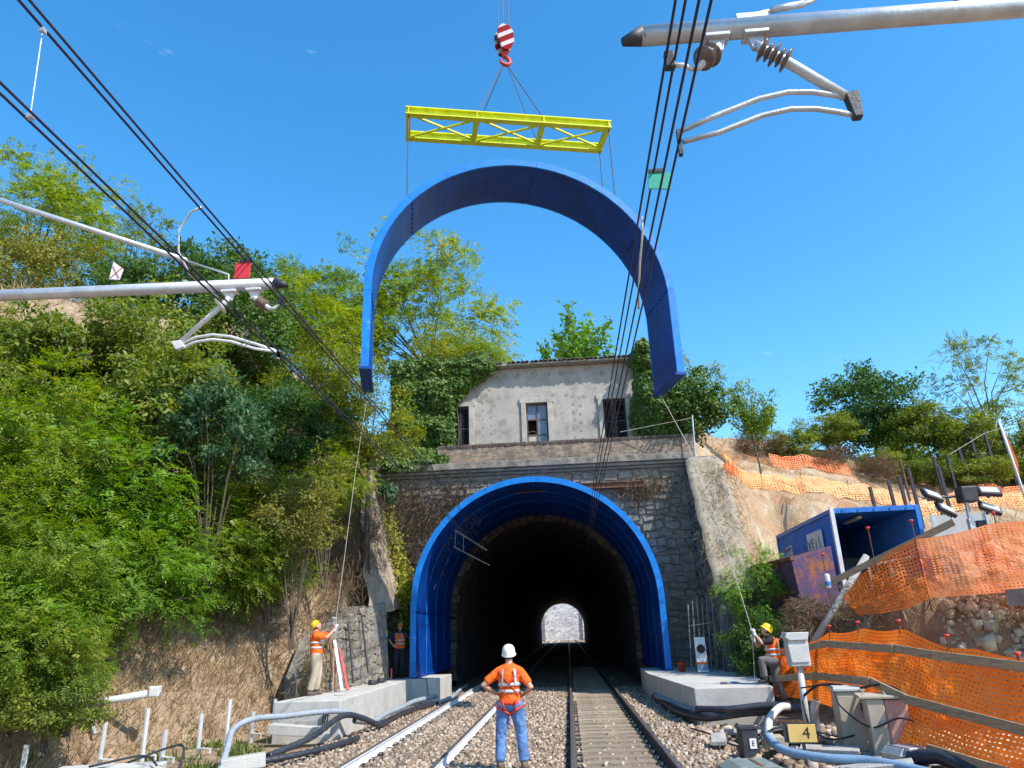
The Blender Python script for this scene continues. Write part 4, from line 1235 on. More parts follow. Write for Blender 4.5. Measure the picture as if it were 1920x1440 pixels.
def crown_mesh(name, kind, seed, material, nclump=85, per=150, leaf=0.075, wid=0.5, cr=0.21, flat=0.85, low=-0.75):
    r = np.random.default_rng(seed)
    C_ = clump_centres(r, nclump, flat, low)
    nC = len(C_)
    crn = r.random(nC)
    idx = np.repeat(np.arange(nC), per)
    n = len(idx)
    sz = cr * r.uniform(0.6, 1.35, nC)
    off = r.normal(size=(n, 3)) * np.array([1, 1, .62]) * .62
    off *= np.minimum(1, 1.15 / np.maximum(1e-6, np.linalg.norm(off, axis=1)))[:, None]
    P = C_[idx] + off * sz[idx][:, None]
    outw = nrm(P + 0.6 * off * sz[idx][:, None] + np.array([0, 0, .15]))
    if kind == 'robinia':
        # pinnate sprays: each point is a rachis with paired leaflets
        k = 9
        sel = r.random(n) < 0.5
        P, outw, idx = P[sel], outw[sel], idx[sel]
        n = len(P)
        A = nrm(outw * .9 + r.normal(size=(n, 3)) * .6 + np.array([0, 0, -.35]))
        Nn = nrm(np.array([0, 0, 1.0]) + r.normal(size=(n, 3)) * .4 + outw * .4)
        S = nrm(np.cross(Nn, A))
        L_ = leaf * r.uniform(2.0, 3.6, n)
        PP, AA, NN, ii_ = [], [], [], []
        for q in range(k):
            t = (q // 2 + 1) / (k // 2 + 1)
            side = (1 if q % 2 else -1) if q < k - 1 else 0
            PP.append(P + A * (L_ * t)[:, None] - np.array([0, 0, 1]) * (L_ * t * t * .25)[:, None])
            AA.append(nrm(S * side + A * (.45 if side else 1)))
            NN.append(Nn); ii_.append(idx)
        P = np.concatenate(PP); A = np.concatenate(AA); Nn = np.concatenate(NN); idx = np.concatenate(ii_)
        n = len(P)
        Ln = leaf * r.uniform(.75, 1.15, n); Wd = Ln * wid
    else:
        A = nrm(outw * .6 + r.normal(size=(n, 3)) * .75 + np.array([0, 0, -.25 if kind != 'shoot' else .7]))
        Nn = nrm(outw * .8 + np.array([0, 0, .7]) + r.normal(size=(n, 3)) * .5)
        Ln = leaf * r.uniform(.6, 1.3, n); Wd = Ln * wid
    rv = np.clip(.42 + .32 * (crn[idx] - .5) + .55 * (r.random(n) - .5), 0, 1)
    return leaf_mesh(name, P, A, Nn, Ln, Wd, rv, material), C_
def shoot_crown(name, seed, material, nshoot=26, leaf=0.10):
    """upright vigorous shoots with leaves all along them"""
    r = np.random.default_rng(seed)
    P, A, T = [], [], []
    tips = []
    for i in range(nshoot):
        a = r.uniform(0, 6.283); sp = r.uniform(.05, .62)
        b0 = np.array([math.cos(a) * sp * .25, math.sin(a) * sp * .25, -.85])
        tip = np.array([math.cos(a) * sp * 1.25, math.sin(a) * sp * 1.25, r.uniform(.15, 1.0) - .35 * sp])
        tips.append(tip)
        m_ = 150
        t = r.uniform(.25, 1, m_)
        p = b0 + (tip - b0) * t[:, None] + r.normal(size=(m_, 3)) * .055
        P.append(p)
        A.append(nrm(r.normal(size=(m_, 3)) * .8 + np.array([math.cos(a) * .3, math.sin(a) * .3, .1])))
        T.append(np.full(m_, r.random()))
    P = np.concatenate(P); A = np.concatenate(A); T = np.concatenate(T)
    n = len(P)
    Nn = nrm(np.array([0, 0, .8]) + r.normal(size=(n, 3)) * .6)
    Ln = leaf * r.uniform(.6, 1.25, n)
    return leaf_mesh(name, P, A, Nn, Ln, Ln * .55, np.clip(.45 + .3 * (T - .5) + .5 * (r.random(n) - .5), 0, 1), material), np.array(tips)

CR = {}
def variant(key, kind, seed, material, **kw):
    CR[key] = crown_mesh('crown', kind, seed, material, **kw) if kind != 'shoots' else shoot_crown('crown', seed, material, **kw)
variant('rob_a', 'robinia', 1, 'leaf_robinia', leaf=.052, wid=.42, nclump=80, per=64, cr=.22)
variant('rob_b', 'robinia', 2, 'leaf_robinia', leaf=.052, wid=.42, nclump=80, per=64, cr=.22)
variant('rob_c', 'robinia', 3, 'leaf_bright', leaf=.052, wid=.42, nclump=72, per=64, cr=.22)
variant('rob_far', 'robinia', 4, 'leaf_robinia', leaf=.042, wid=.5, nclump=95, per=64, cr=.20, flat=.95)
variant('rob_airy', 'robinia', 5, 'leaf_olive', leaf=.042, wid=.5, nclump=46, per=60, cr=.19, flat=1.15)
variant('olive_a', 'broad', 6, 'leaf_olive', leaf=.085, wid=.5, nclump=90, per=120)
variant('olive_b', 'broad', 7, 'leaf_olive', leaf=.080, wid=.5, nclump=80, per=120)
variant('dark_a', 'broad', 8, 'leaf_dark', leaf=.072, wid=.55, nclump=100, per=120)
variant('blue_a', 'broad', 9, 'leaf_blue', leaf=.10, wid=.45, nclump=80, per=100)
variant('yellow_a', 'broad', 10, 'leaf_yellow', leaf=.070, wid=.45, nclump=80, per=120)
variant('autumn_a', 'broad', 12, 'leaf_autumn', leaf=.065, wid=.5, nclump=80, per=110)
variant('shoot_a', 'shoots', 13, 'leaf_bright')
variant('shoot_b', 'shoots', 14, 'leaf_robinia', nshoot=20, leaf=.085)
variant('ivy_ball', 'broad', 16, 'leaf_ivy', leaf=.085, wid=.8, nclump=110, per=110)
variant('brush', 'broad', 15, 'twig_dry', leaf=.26, wid=.05, nclump=60, per=50, cr=.25)

def plant(name, label, cat, key, centre, radius, group=None, rz=0.0, zs=1.0, trunk=True, seed=0, ground=None, stems=1):
    """a thing at ground level with trunk (limbs) and crown; centre = crown centre in the world"""
    me, Cc = CR[key]
    x, y, z = centre
    gz = float(H(x, y)) if ground is None else ground
    gz = min(gz, z - 0.3 * radius)
    t = thing(name, label, cat, (x, y, gz), 0, group)
    c = link('crown', me, None, t)
    c.location = (0, 0, z - gz); c.scale = (radius, radius, radius * zs); c.rotation_euler = (0, 0, rz)
    if not trunk and 'bramble' not in name:
        r = random.Random(seed + 29); m = MB(); ct, st = math.cos(rz), math.sin(rz); hc = z - gz
        for q in range(9):
            e = Cc[r.randrange(len(Cc))]
            e = Vector(((e[0] * ct - e[1] * st) * radius, (e[0] * st + e[1] * ct) * radius, hc + e[2] * radius * zs))
            m.tube([(r.uniform(-.1, .1), r.uniform(-.1, .1), hc * .35), e * .5 + Vector((0, 0, hc * .3)), e], [.022, .014, .006], 5)
        m.build('stem', 'bark', t)
    if trunk:
        r = random.Random(seed + 17)
        m = MB()
        hc = z - gz
        rb = 0.022 * radius + 0.012
        ct, st = math.cos(rz), math.sin(rz)
        fork = Vector((r.uniform(-.1, .1) * radius, r.uniform(-.1, .1) * radius, max(.15, hc - .55 * radius * zs)))
        for s in range(stems):
            b0 = Vector((r.uniform(-.12, .12) * radius * (stems > 1), r.uniform(-.12, .12) * radius * (stems > 1), -0.25))
            m.tube([b0, b0.lerp(fork, .5) + Vector((r.uniform(-.06, .06), r.uniform(-.06, .06), 0)) * radius, fork], [rb, rb * .85, rb * .7], 7)
        pick = list(range(len(Cc))); r.shuffle(pick)
        for q in pick[:16]:
            e = Cc[q]
            e = Vector(((e[0] * ct - e[1] * st) * radius, (e[0] * st + e[1] * ct) * radius, hc + e[2] * radius * zs))
            mid = fork.lerp(e, .5) + Vector((r.uniform(-.1, .1), r.uniform(-.1, .1), r.uniform(0, .15))) * radius
            m.tube([fork, mid, e], [rb * .5, rb * .3, rb * .1], 5)
        m.build('trunk', 'bark', t, True)
    return t

G1 = 'acacia trees on the left bank'
T = [
 ('acacia_tree', 'tall airy acacia tree on the skyline at the hill crest', 'rob_far', (-24.9, 29, 21.4), 3.6, 1.1),
 ('acacia_tree', 'thin crowned acacia tree on the crest beside the tall airy one', 'rob_airy', (-19.5, 28, 18.8), 2.7, 1.1),
 ('oak_tree', 'dark dense round tree behind the left boom end', 'dark_a', (-15.4, 29, 17.2), 2.9, 0.9),
 ('maple_tree', 'yellowing tree with orange leaves below the crest trees', 'autumn_a', (-21.3, 25, 16.3), 2.7, .95),
 ('oak_tree', 'dark leafy tree under the warning plate boom', 'dark_a', (-17.6, 27, 15.6), 2.4, .9),
 ('acacia_tree', 'greyish green acacia behind the hanging ring left foot', 'rob_far', (-11.4, 33, 17.6), 3.3, 1.0),
 ('acacia_tree', 'big yellow green acacia behind the ivy covered house end', 'rob_far', (-7.0, 35, 17.6), 4.4, 1.0),
 ('acacia_tree', 'small acacia peeking over the house roof', 'rob_far', (-3.9, 33, 14.6), 1.8, .8),
 ('acacia_tree', 'yellowish small acacia leaning over the ivy top', 'yellow_a', (-5.3, 32, 14.5), 1.9, .8),
 ('fig_tree', 'tree with upright leafy shoots behind the house roof', 'shoot_a', (1.1, 36, 15.6), 3.0, 1.0),
 ('hazel_shrub', 'broad olive green bush below the dry crest bank', 'olive_a', (-15.5, 20, 10.0), 2.3, .9),
 ('hazel_shrub', 'olive green bush below the left boom', 'olive_b', (-13.2, 21, 11.2), 2.2, .95),
 ('oak_tree', 'dense dark green tree behind the steady arms', 'dark_a', (-11.7, 24, 12.9), 2.4, .95),
 ('acacia_tree', 'dark feathery tree beside the hanging ring left leg', 'rob_far', (-9.8, 27, 13.6), 2.5, 1.0),
 ('hazel_shrub', 'sunlit olive bush in the middle of the left thicket', 'olive_a', (-10.7, 18.5, 8.2), 1.9, 1.0),
 ('elder_shrub', 'blue green large leaved bush in the left thicket', 'blue_a', (-9.0, 18.0, 7.3), 1.5, 1.1),
 ('broom_shrub', 'yellow green bush below the hanging ring left foot', 'yellow_a', (-8.0, 23, 10.2), 1.8, .9),
 ('broom_shrub', 'yellow leaved bush drooping beside the house ivy', 'yellow_a', (-6.7, 24.2, 9.1), 1.7, .95),
 ('oak_tree', 'shadowy dark bush above the wing wall', 'dark_a', (-8.5, 21.5, 8.3), 1.7, .95),
 ('acacia_tree', 'feathery acacia at the upper edge of the left bank', 'rob_a', (-12.5, 15.5, 6.6), 2.0, .95),
 ('acacia_tree', 'wide bright feathery acacia in front of the olive bushes', 'rob_c', (-11.4, 17.0, 5.5), 2.1, .9),
 ('acacia_tree', 'feathery acacia next to the blue green bush', 'rob_b', (-10.2, 19.4, 5.7), 2.1, .9),
 ('acacia_tree', 'low feathery acacia hanging over the dry grass bank', 'rob_a', (-10.8, 14.2, 3.7), 1.8, .9),
 ('acacia_tree', 'bright low acacia above the straw covered slope', 'rob_c', (-10.1, 16.4, 3.5), 1.75, .9),
 ('acacia_tree', 'acacia drooping toward the straw slope and its shadow', 'rob_b', (-9.2, 19.2, 4.0), 1.6, .9),
 ('sumac_shrub', 'yellow autumn tinted bush beside the bare earth', 'autumn_a', (-7.3, 19.5, 5.3), 1.5, .9),
 ('acacia_tree', 'small acacia above the bare earth and wing wall', 'rob_a', (-7.2, 21.5, 6.5), 1.3, .9),
 ('acacia_tree', 'small shaded acacia over the big slope shadow', 'rob_b', (-8.3, 20.3, 3.9), 1.2, .9),
 ('elder_shrub', 'dark bush at the foot of the slope near the bracket posts', 'rob_a', (-9.6, 12.8, 1.9), 1.25, .9),
 ('laurel_shrub', 'low green bush over the first bracket post', 'olive_b', (-9.0, 12.9, 0.95), 0.85, .8),
 ('acacia_tree', 'lowest acacia spreading over the top of the straw slope', 'rob_b', (-11.9, 16.6, 3.6), 1.7, .8),
 ('acacia_tree', 'yellow tinged acacia bush at the end of the straw slope', 'rob_c', (-10.4, 13.4, 2.5), 1.3, .8),
 ('sumac_shrub', 'yellow leaved low bush in front of the dark foot bush', 'yellow_a', (-8.9, 13.2, 1.75), 0.55, .8),
 ('acacia_tree', 'feathery bush between the dark foot bush and the straw slope', 'rob_a', (-11.6, 15.0, 2.9), 1.5, .8),
 ('acacia_tree', 'feathery bush at the upper rim of the straw slope', 'rob_c', (-10.9, 17.6, 3.5), 1.3, .75),
 ('acacia_tree', 'acacia bush above the slope shadow by the wing wall earth', 'rob_b', (-9.2, 21.0, 4.4), 1.3, .8),
 ('acacia_tree', 'low acacia hanging down beside the first bracket posts', 'rob_c', (-10.4, 14.6, 1.5), 1.15, .8),
 ('acacia_tree', 'pale acacia sprays low on the straw bank below the thicket', 'rob_a', (-11.2, 16.3, 2.3), 1.1, .8),
 ('cherry_sapling', 'young tree with bare lower trunk on the orange netted slope', 'shoot_b', (9.2, 33.0, 11.3), 1.9, .95),
 ('oak_tree', 'large dark rounded tree on the right ridge', 'dark_a', (18.2, 42, 13.4), 3.4, .9),
 ('acacia_tree', 'tall airy acacia on the right ridge behind the dark posts', 'rob_airy', (24.3, 40, 13.4), 3.8, 1.05),
 ('hazel_shrub', 'green bush between the ridge oak and the dark posts', 'olive_a', (19.9, 40, 11.3), 2.3, .8),
 ('hazel_shrub', 'low bush at the left end of the ridge', 'olive_b', (15.0, 40, 12.0), 1.7, .7),
 ('elder_shrub', 'grey green thin tree behind the round ivy bush', 'rob_airy', (7.0, 37, 14.2), 2.0, 1.1),
 ('acacia_tree', 'bright green acacia sapling growing beside the buttress', 'rob_c', (5.75, 22.6, 2.8), 1.15, 1.1),
 ('elder_shrub', 'shaded dark bush behind the worker in white gloves', 'dark_a', (5.25, 21.6, 1.3), 0.95, 1.0),
 ('bramble_bush', 'dry brown bramble below the blue container', 'brush', (6.3, 19.4, 1.9), 1.0, .8),
 ('bramble_bush', 'leafy bramble at the foot of the container slope', 'dark_a', (5.9, 20.2, 1.3), 0.75, .9),
 ('bramble_bush', 'dry brown bramble under the upper orange net', 'brush', (7.3, 17.6, 2.35), 1.0, .7),
 ('hazel_shrub', 'bush behind the row of dark posts on the right', 'olive_a', (21.5, 38, 10.6), 1.9, .8),
 ('hazel_shrub', 'bush below the airy acacia on the right ridge', 'olive_b', (24.2, 37, 10.0), 2.0, .8),
]
for i, (nm, lb, key, c, rr_, zs) in enumerate(T):
    plant(nm, lb, 'tree' if 'tree' in nm or 'sapling' in nm else 'bush', key, c, rr_, None, rz=i * 1.7, zs=zs, seed=i, stems=3 if 'shrub' in nm else 1, trunk='bramble' not in nm and not (c[0] < -7 and c[1] < 22.5))
# thicket that covers the left bank between the named bushes
r = random.Random(23)
keys = ['olive_a', 'olive_b', 'rob_a', 'rob_b', 'dark_a', 'yellow_a', 'olive_a', 'rob_c']
cnt = 0
for y in np.arange(13.0, 28.5, 1.6):
    for x in np.arange(-8.4, -20, -1.6):
        xx_, yy_ = x + r.uniform(-.6, .6), y + r.uniform(-.6, .6)
        gz = float(H(xx_, yy_))
        lim = 2.3 if yy_ < 19.5 else 5.0
        if gz < lim or gz > 11.2:
            continue
        q = r.choice(keys)
        rr_ = r.uniform(.9, 1.35)
        plant('thicket_shrub', {'o': 'olive green shrub filling the thicket on the left bank', 'r': 'feathery green shrub filling the thicket on the left bank', 'd': 'dark green shrub filling the thicket on the left bank', 'y': 'yellow green shrub filling the thicket on the left bank'}[q[0]], 'bush', q, (xx_, yy_, gz + rr_ * .55), rr_, 'thicket on the left bank (%s)' % {'o': 'olive', 'r': 'feathery', 'd': 'dark', 'y': 'yellow'}[q[0]], rz=r.uniform(0, 6), zs=.85, trunk=False, seed=cnt)
        cnt += 1
for (x, y) in ((10.5, 37.5), (12.5, 38.5), (17, 38.5), (18.6, 37), (16, 37), (22.8, 37.2), (25.5, 36.5), (27.5, 38), (20.5, 36.4), (13.8, 37)):
    gz = float(H(x, y))
    plant('ridge_shrub', 'low dry olive shrub along the right ridge', 'bush', r.choice(['olive_a', 'olive_b', 'brush']), (x, y, gz + .6), r.uniform(1.0, 1.6), 'low shrubs along the right ridge', rz=r.uniform(0, 6), zs=.7, trunk=False)

# ivy on the house
def ivy(name, label, n, sampler, seed, material='leaf_ivy', leaf=.15):
    r = np.random.default_rng(seed)
    P, Nn = sampler(r, n)
    n = len(P)
    A = nrm(np.array([0, -.25, -1.0]) + r.normal(size=(n, 3)) * .55)
    Nn = nrm(Nn + r.normal(size=(n, 3)) * .38)
    Ln = leaf * r.uniform(.6, 1.2, n)
    sh = fbm(P[:, 0] * .9, P[:, 2] * .9, seed, 3)
    rv = np.clip(.45 + .7 * sh + .5 * (r.random(n) - .5), 0, 1)
    t = thing(name, label, 'ivy', (float(P[:, 0].mean()), float(P[:, 1].mean()), float(P[:, 2].min())))
    o = np.array(t.location)
    link('foliage', leaf_mesh('foliage', P - o, A, Nn, Ln, Ln * .85, rv, material), None, t)
    return t, o
def ivy_left(r, n):
    x = r.uniform(-6.9, -1.9, n); z = r.uniform(7.95, 13.0, n)
    edge = np.interp(z, [7.9, 8.6, 9.5, 10.4, 11.0, 11.5, 11.9, 12.4, 13.0], [-4.6, -4.25, -4.2, -4.15, -4.0, -3.6, -3.0, -2.4, -2.0]) + .35 * fbm(x * 1.5, z * 1.5, 3)
    keep = (x < edge) & (z < 12.75 + .5 * fbm(x * 1.3, z * 0, 8) + np.where(x < -4, .15, -.05)) & (x > -6.8 + .3 * fbm(z, z * 0, 5))
    x, z = x[keep], z[keep]
    bul = (.18 + .75 * np.clip(fbm(x * 1.6, z * 1.9, 12, 4) + .25, 0, 1)) * np.clip((edge[keep] - x) * 1.4 + .25, .2, 1)
    low = np.clip((9.1 - z) / .8, 0, 1)
    y = 28.2 - bul - low * (.95) - .1 * r.random(len(x)) * 2
    e = .05
    f_ = lambda a, b_: .75 * fbm(a * 1.6, b_ * 1.9, 12, 4)
    nx_ = (f_(x + e, z) - f_(x - e, z)) / (2 * e); nz_ = (f_(x, z + e) - f_(x, z - e)) / (2 * e)
    return np.stack([x, y, z], -1), nrm(np.stack([-nx_, -np.ones_like(x), -nz_ + .35], -1))
t, o = ivy('ivy', 'thick ivy covering the end of the house', 26000, ivy_left, 51)
m = MB()
for i in range(7):
    x = -6.4 + i * .35
    m.tube([(x - o[0], 28.15 - o[1], 8.1 - o[2]), (x + .3 - o[0], 28.12 - o[1], 9.6 - o[2]), (x + .1 - o[0], 28.12 - o[1], 11.8 - o[2])], [.035, .025, .012], 5)
m.build('stem', 'bark', t)
def ivy_right(r, n):
    z = r.uniform(8.9, 13.0, n)
    lo = np.interp(z, [8.9, 9.6, 10.6, 11.6, 12.3, 13.0], [3.4, 3.0, 3.0, 3.25, 3.05, 3.5])
    hi = np.interp(z, [8.9, 9.6, 10.6, 11.6, 12.3, 13.0], [5.2, 5.3, 5.0, 4.4, 4.1, 3.8])
    x = lo + (hi - lo) * r.random(n) + .25 * fbm(z * 2, z * 0, 6)
    b_ = fbm(x * 1.4, z * 1.7, 62, 4)
    u = (x - lo) / (hi - lo)
    y = 28.15 - (.15 + .8 * np.clip(b_ + .3, 0, 1)) * np.sqrt(np.clip(4 * u * (1.05 - u), .05, 1)) * 1.6 - .2 * r.random(n)
    return np.stack([x, y, z], -1), nrm(np.stack([(u - .5) * 1.2, -np.ones(n), .4 + b_], -1))
t, o = ivy('ivy', 'ivy column climbing the house corner by the hanging ring', 12000, ivy_right, 53)
MB().tube([(3.6 - o[0], 28.2 - o[1], -.1), (3.7 - o[0], 28.1 - o[1], 2), (3.6 - o[0], 28.1 - o[1], 3.6)], [.06, .045, .02], 6).build('stem', 'bark', t)
plant('ivy_bush', 'round ivy bush on the parapet end under the hanging ring', 'ivy', 'ivy_ball', (5.25, 27.9, 10.2), 1.5, None, zs=1.0, ground=8.0, seed=91)

# climbers on the walls
def scatter_leaves(name, label, cat, pts, nrm_, n, spread, material, leaf, wid, seed, kind='stuff', down=.8):
    r = np.random.default_rng(seed)
    pts = np.array(pts, float)
    seg = r.integers(0, len(pts) - 1, n); tt = r.random(n)[:, None]
    P = pts[seg] * (1 - tt) + pts[seg + 1] * tt + r.normal(size=(n, 3)) * np.array(spread)
    A = nrm(np.array([0, 0, -down]) + r.normal(size=(n, 3)) * .6)
    Nn = nrm(np.array(nrm_, float) + r.normal(size=(n, 3)) * .5)
    Ln = leaf * r.uniform(.5, 1.3, n)
    o = link(name, leaf_mesh(name, P, A, Nn, Ln, Ln * wid, np.clip(.5 + .6 * (r.random(n) - .5), 0, 1), material), None, None, 0, kind)
    tag(o, label, cat)
    return o
scatter_leaves('creeper', 'yellow green creeper trailing down the edge of the wing wall', 'creeper', [(-6.6, 26.7, 6.3), (-6.15, 26.6, 5.0), (-5.9, 26.5, 3.9), (-5.75, 26.2, 3.2)], (1, -1, .3), 1100, (.16, .12, .22), 'leaf_yellow', .12, .75, 71)
scatter_leaves('creeper', 'dark creeper hanging beside the standing ring foot', 'creeper', [(-5.7, 26.6, 3.3), (-5.75, 26.5, 2.3), (-5.8, 26.5, 1.9)], (0.6, -1, .3), 700, (.2, .15, .2), 'leaf_ivy', .12, .8, 72)
scatter_leaves('fig_sprig', 'pale green sprig growing from the portal cornice corner', 'plant', [(-6.75, 26.4, 7.3), (-6.5, 26.3, 7.2), (-6.3, 26.3, 6.9)], (0, -1, .6), 260, (.14, .12, .14), 'leaf_blue', .20, .5, 73)
scatter_leaves('dead_vines', 'mat of dry brown vine stems hanging over the portal stones', 'vines', [(-7.0, 26.88, 6.9), (-5.5, 26.9, 6.9), (-6.2, 26.9, 5.6), (-5.0, 26.9, 6.2), (-3.6, 26.9, 7.0), (-5.8, 26.9, 4.6), (-6.4, 26.9, 3.8)], (0, -1, 0), 3600, (.42, .05, .45), 'twig_dry', .36, .035, 74)
scatter_leaves('dead_vines', 'dry pale grass tufts on the portal right of the arch', 'vines', [(2.6, 26.9, 6.6), (3.4, 26.9, 7.0), (2.2, 26.9, 6.9), (4.2, 26.9, 7.1)], (0, -1, 0), 1100, (.35, .05, .22), 'twig_dry', .30, .04, 75)
# straw on the banks
def straw(name, label, cat, n, area, accept, material, seed, ln=.34, wd=.035, lean=.55, drop=.0):
    r = np.random.default_rng(seed)
    x = r.uniform(area[0], area[1], n); y = r.uniform(area[2], area[3], n)
    z = H(x, y)
    k_ = accept(x, y, z, r)
    x, y, z = x[k_], y[k_], z[k_]
    n = len(x)
    e = .1
    gx = (H(x + e, y) - H(x - e, y)) / (2 * e)
    P = np.stack([x, y, z - .03], -1)
    tuft = r.random(n)
    A = nrm(np.stack([np.clip(-gx, -1, 1) * .35 + r.normal(size=n) * lean, r.normal(size=n) * lean, .75 + .5 * r.random(n) - drop], -1))
    Nn = nrm(r.normal(size=(n, 3)))
    Ln = ln * r.uniform(.4, 1.3, n)
    o = link(name, leaf_mesh(name, P, A, Nn, Ln, Ln * wd, np.clip(.5 + .8 * fbm(x * .8, y * .8, 5) + .5 * (r.random(n) - .5), 0, 1), material), None, None, 0, 'stuff')
    tag(o, label, cat)
    return o
leafmat('straw', (0.25, 0.17, 0.10), (0.47, 0.345, 0.205), (0.62, 0.49, 0.31), .25)
leafmat('grass_green', (0.06, 0.11, 0.025), (0.15, 0.19, 0.04), (0.33, 0.30, 0.07), .3)
straw('dry_grass', 'dry straw coloured grass matting the left bank', 'grass', 60000, (-13.5, -6.75, 10.0, 27), lambda x, y, z, r: (z > -.28) & (z < 7.5), 'straw', 81)
straw('dry_grass', 'thin dry grass at the crest of the left hill', 'grass', 9000, (-27, -13, 17, 30), lambda x, y, z, r: (z > 9), 'straw', 82, ln=.5)
straw('dry_grass', 'dry brown grass tufts on the right slope', 'grass', 20000, (5.8, 24, 23, 42), lambda x, y, z, r: (vnoise(x * .9, y * .9, 4) > .55) & (z > 2.8), 'straw', 83, ln=.34)
straw('dry_grass', 'dry grass and roots on the lower right bank', 'grass', 9000, (5.6, 12, 10, 22), lambda x, y, z, r: (vnoise(x * 1.1, y * 1.1, 7) > .5) & (z > .1), 'straw', 84, ln=.3)
straw('weeds', 'green weeds sprouting along the foot of the left bank', 'weeds', 5000, (-9.8, -6.2, 11, 17.3), lambda x, y, z, r: (vnoise(x * 1.3, y * 1.3, 17) > .62) & (z < 1.2), 'grass_green', 85, ln=.22, wd=.2)
straw('weeds', 'small green weeds between the right track and the pipes', 'weeds', 2200, (2.2, 5.2, 11, 17.3), lambda x, y, z, r: (vnoise(x * 1.6, y * 1.6, 27) > .70), 'grass_green', 86, ln=.18, wd=.2)

scatter_leaves('dry_tufts', 'dry grass tufts hanging over the sloping buttress coping', 'grass', [(5.0, 24.2, 3.9), (5.6, 24.9, 5.1), (5.5, 25.6, 6.4), (5.8, 26.2, 7.5)], (0, -1, .3), 1500, (.35, .18, .25), 'straw', .34, .04, 76)
scatter_leaves('dry_tufts', 'dry brown brush on the earth beside the wing wall', 'brush', [(-7.3, 23.0, 3.6), (-7.5, 23.8, 5.0), (-7.4, 24.8, 6.6), (-7.2, 22.0, 2.4), (-7.0, 21.2, 1.6), (-6.9, 25.6, 6.4), (-6.5, 24.6, 4.4)], (1, -1, .3), 5200, (.45, .35, .35), 'twig_dry', .40, .035, 77)

scatter_leaves('dry_tufts', 'dry brown brush in front of the low end of the rough stone wall', 'brush', [(-6.7, 19.5, .7), (-6.75, 19.9, 1.2), (-6.75, 20.4, 1.7), (-6.95, 19.3, .5)], (1, -1, .3), 1500, (.14, .2, .22), 'straw', .34, .04, 78)
# ---------------------------------------------------------------- safety nets
def net_mesh(top, bot, cell, strand, bulge, seed):
    top = np.array(top, float); bot = np.array(bot, float)
    d = np.concatenate([[0], np.cumsum(np.linalg.norm(np.diff(top, axis=0), axis=1))])
    Lt = d[-1]
    hgt = np.linalg.norm(top - bot, axis=1).mean()
    ns = max(2, int(Lt / cell[0])); nt = max(2, int(hgt / cell[1]))
    S = np.sort(np.concatenate([(np.arange(ns + 1)) * Lt / ns - strand[0] / 2, np.arange(ns + 1) * Lt / ns + strand[0] / 2]))
    Tt = np.sort(np.concatenate([(np.arange(nt + 1)) / nt - strand[1] / hgt / 2, np.arange(nt + 1) / nt + strand[1] / hgt / 2]))
    a = np.stack([np.interp(S, d, top[:, k]) for k in range(3)], -1); b_ = np.stack([np.interp(S, d, bot[:, k]) for k in range(3)], -1)
    P = a[:, None] * (1 - Tt)[None, :, None] + b_[:, None] * Tt[None, :, None]
    tan = nrm(np.gradient(a, axis=0)); nn = nrm(np.stack([-tan[:, 1], tan[:, 0], 0 * tan[:, 0]], -1))
    ss, tt = np.meshgrid(S, Tt, indexing='ij')
    off = bulge * (fbm(ss * .9 + seed, tt * 1.7, seed, 3) * 2 + .9 * fbm(ss * 5 + tt * 3, tt * 6, seed + 5, 4)) * np.sin(np.pi * np.clip(tt, 0, 1))
    wav = bulge * .9 * fbm(ss * 2.6, tt * 2.5, seed + 9, 4)
    P = P + nn[:, None, :] * off[..., None]; P[..., 2] += wav * np.sin(np.pi * np.clip(tt, 0, 1)) - .05 * np.abs(np.sin(ss * 2.1)) * (1 - tt)
    n1, n2 = P.shape[:2]
    i, j = np.meshgrid(np.arange(n1 - 1), np.arange(n2 - 1), indexing='ij')
    hole = (i % 2 == 1) & (j % 2 == 1)
    q = i * n2 + j
    F = np.stack([q, q + n2, q + n2 + 1, q + 1], -1)[~hole]
    me = bpy.data.meshes.new('net')
    me.from_pydata(P.reshape(-1, 3).tolist(), [], F.tolist())
    return me
def netmat(name, col, tr):
    m = bpy.data.materials.new(name); m.use_nodes = True
    N, L = m.node_tree.nodes, m.node_tree.links
    b = N['Principled BSDF']; b.inputs['Base Color'].default_value = (*col, 1); b.inputs['Roughness'].default_value = .5
    n = N.new('ShaderNodeTexNoise'); n.inputs['Scale'].default_value = 1.6; n.inputs['Detail'].default_value = 5
    tc = N.new('ShaderNodeTexCoord'); L.new(tc.outputs['Object'], n.inputs['Vector'])
    r = N.new('ShaderNodeValToRGB'); r.color_ramp.elements[0].position = .35; r.color_ramp.elements[1].position = .7
    r.color_ramp.elements[0].color = (*col, 1); r.color_ramp.elements[1].color = (min(1, col[0] * 1.02), min(1, col[1] * 1.5 + .02), col[2] * 1.6 + .02, 1)
    L.new(n.outputs[0], r.inputs[0]); L.new(r.outputs[0], b.inputs['Base Color'])
    t = N.new('ShaderNodeBsdfTranslucent'); L.new(r.outputs[0], t.inputs['Color'])
    ms = N.new('ShaderNodeMixShader'); ms.inputs[0].default_value = tr
    L.new(b.outputs[0], ms.inputs[1]); L.new(t.outputs[0], ms.inputs[2]); L.new(ms.outputs[0], N['Material Output'].inputs['Surface'])
    M_[name] = m
netmat('net_orange', (0.97, 0.17, 0.008), .6)
netmat('net_faded', (0.96, 0.21, 0.045), .5)
netmat('net_slope', (0.86, 0.30, 0.08), .3)
def pin(parent, base, top, cap=True, r=.011):
    p = MB().tube([base, top], r, 6).build('post', 'rebar', parent)
    if cap:
        d = (Vector(top) - Vector(base)).normalized()
        MB().lathe([(.016, -.05), (.018, .0), (.045, .005), (.045, .028), (.02, .04)], top, d, 12).build('cap', 'red_cap', p, True)
    return p

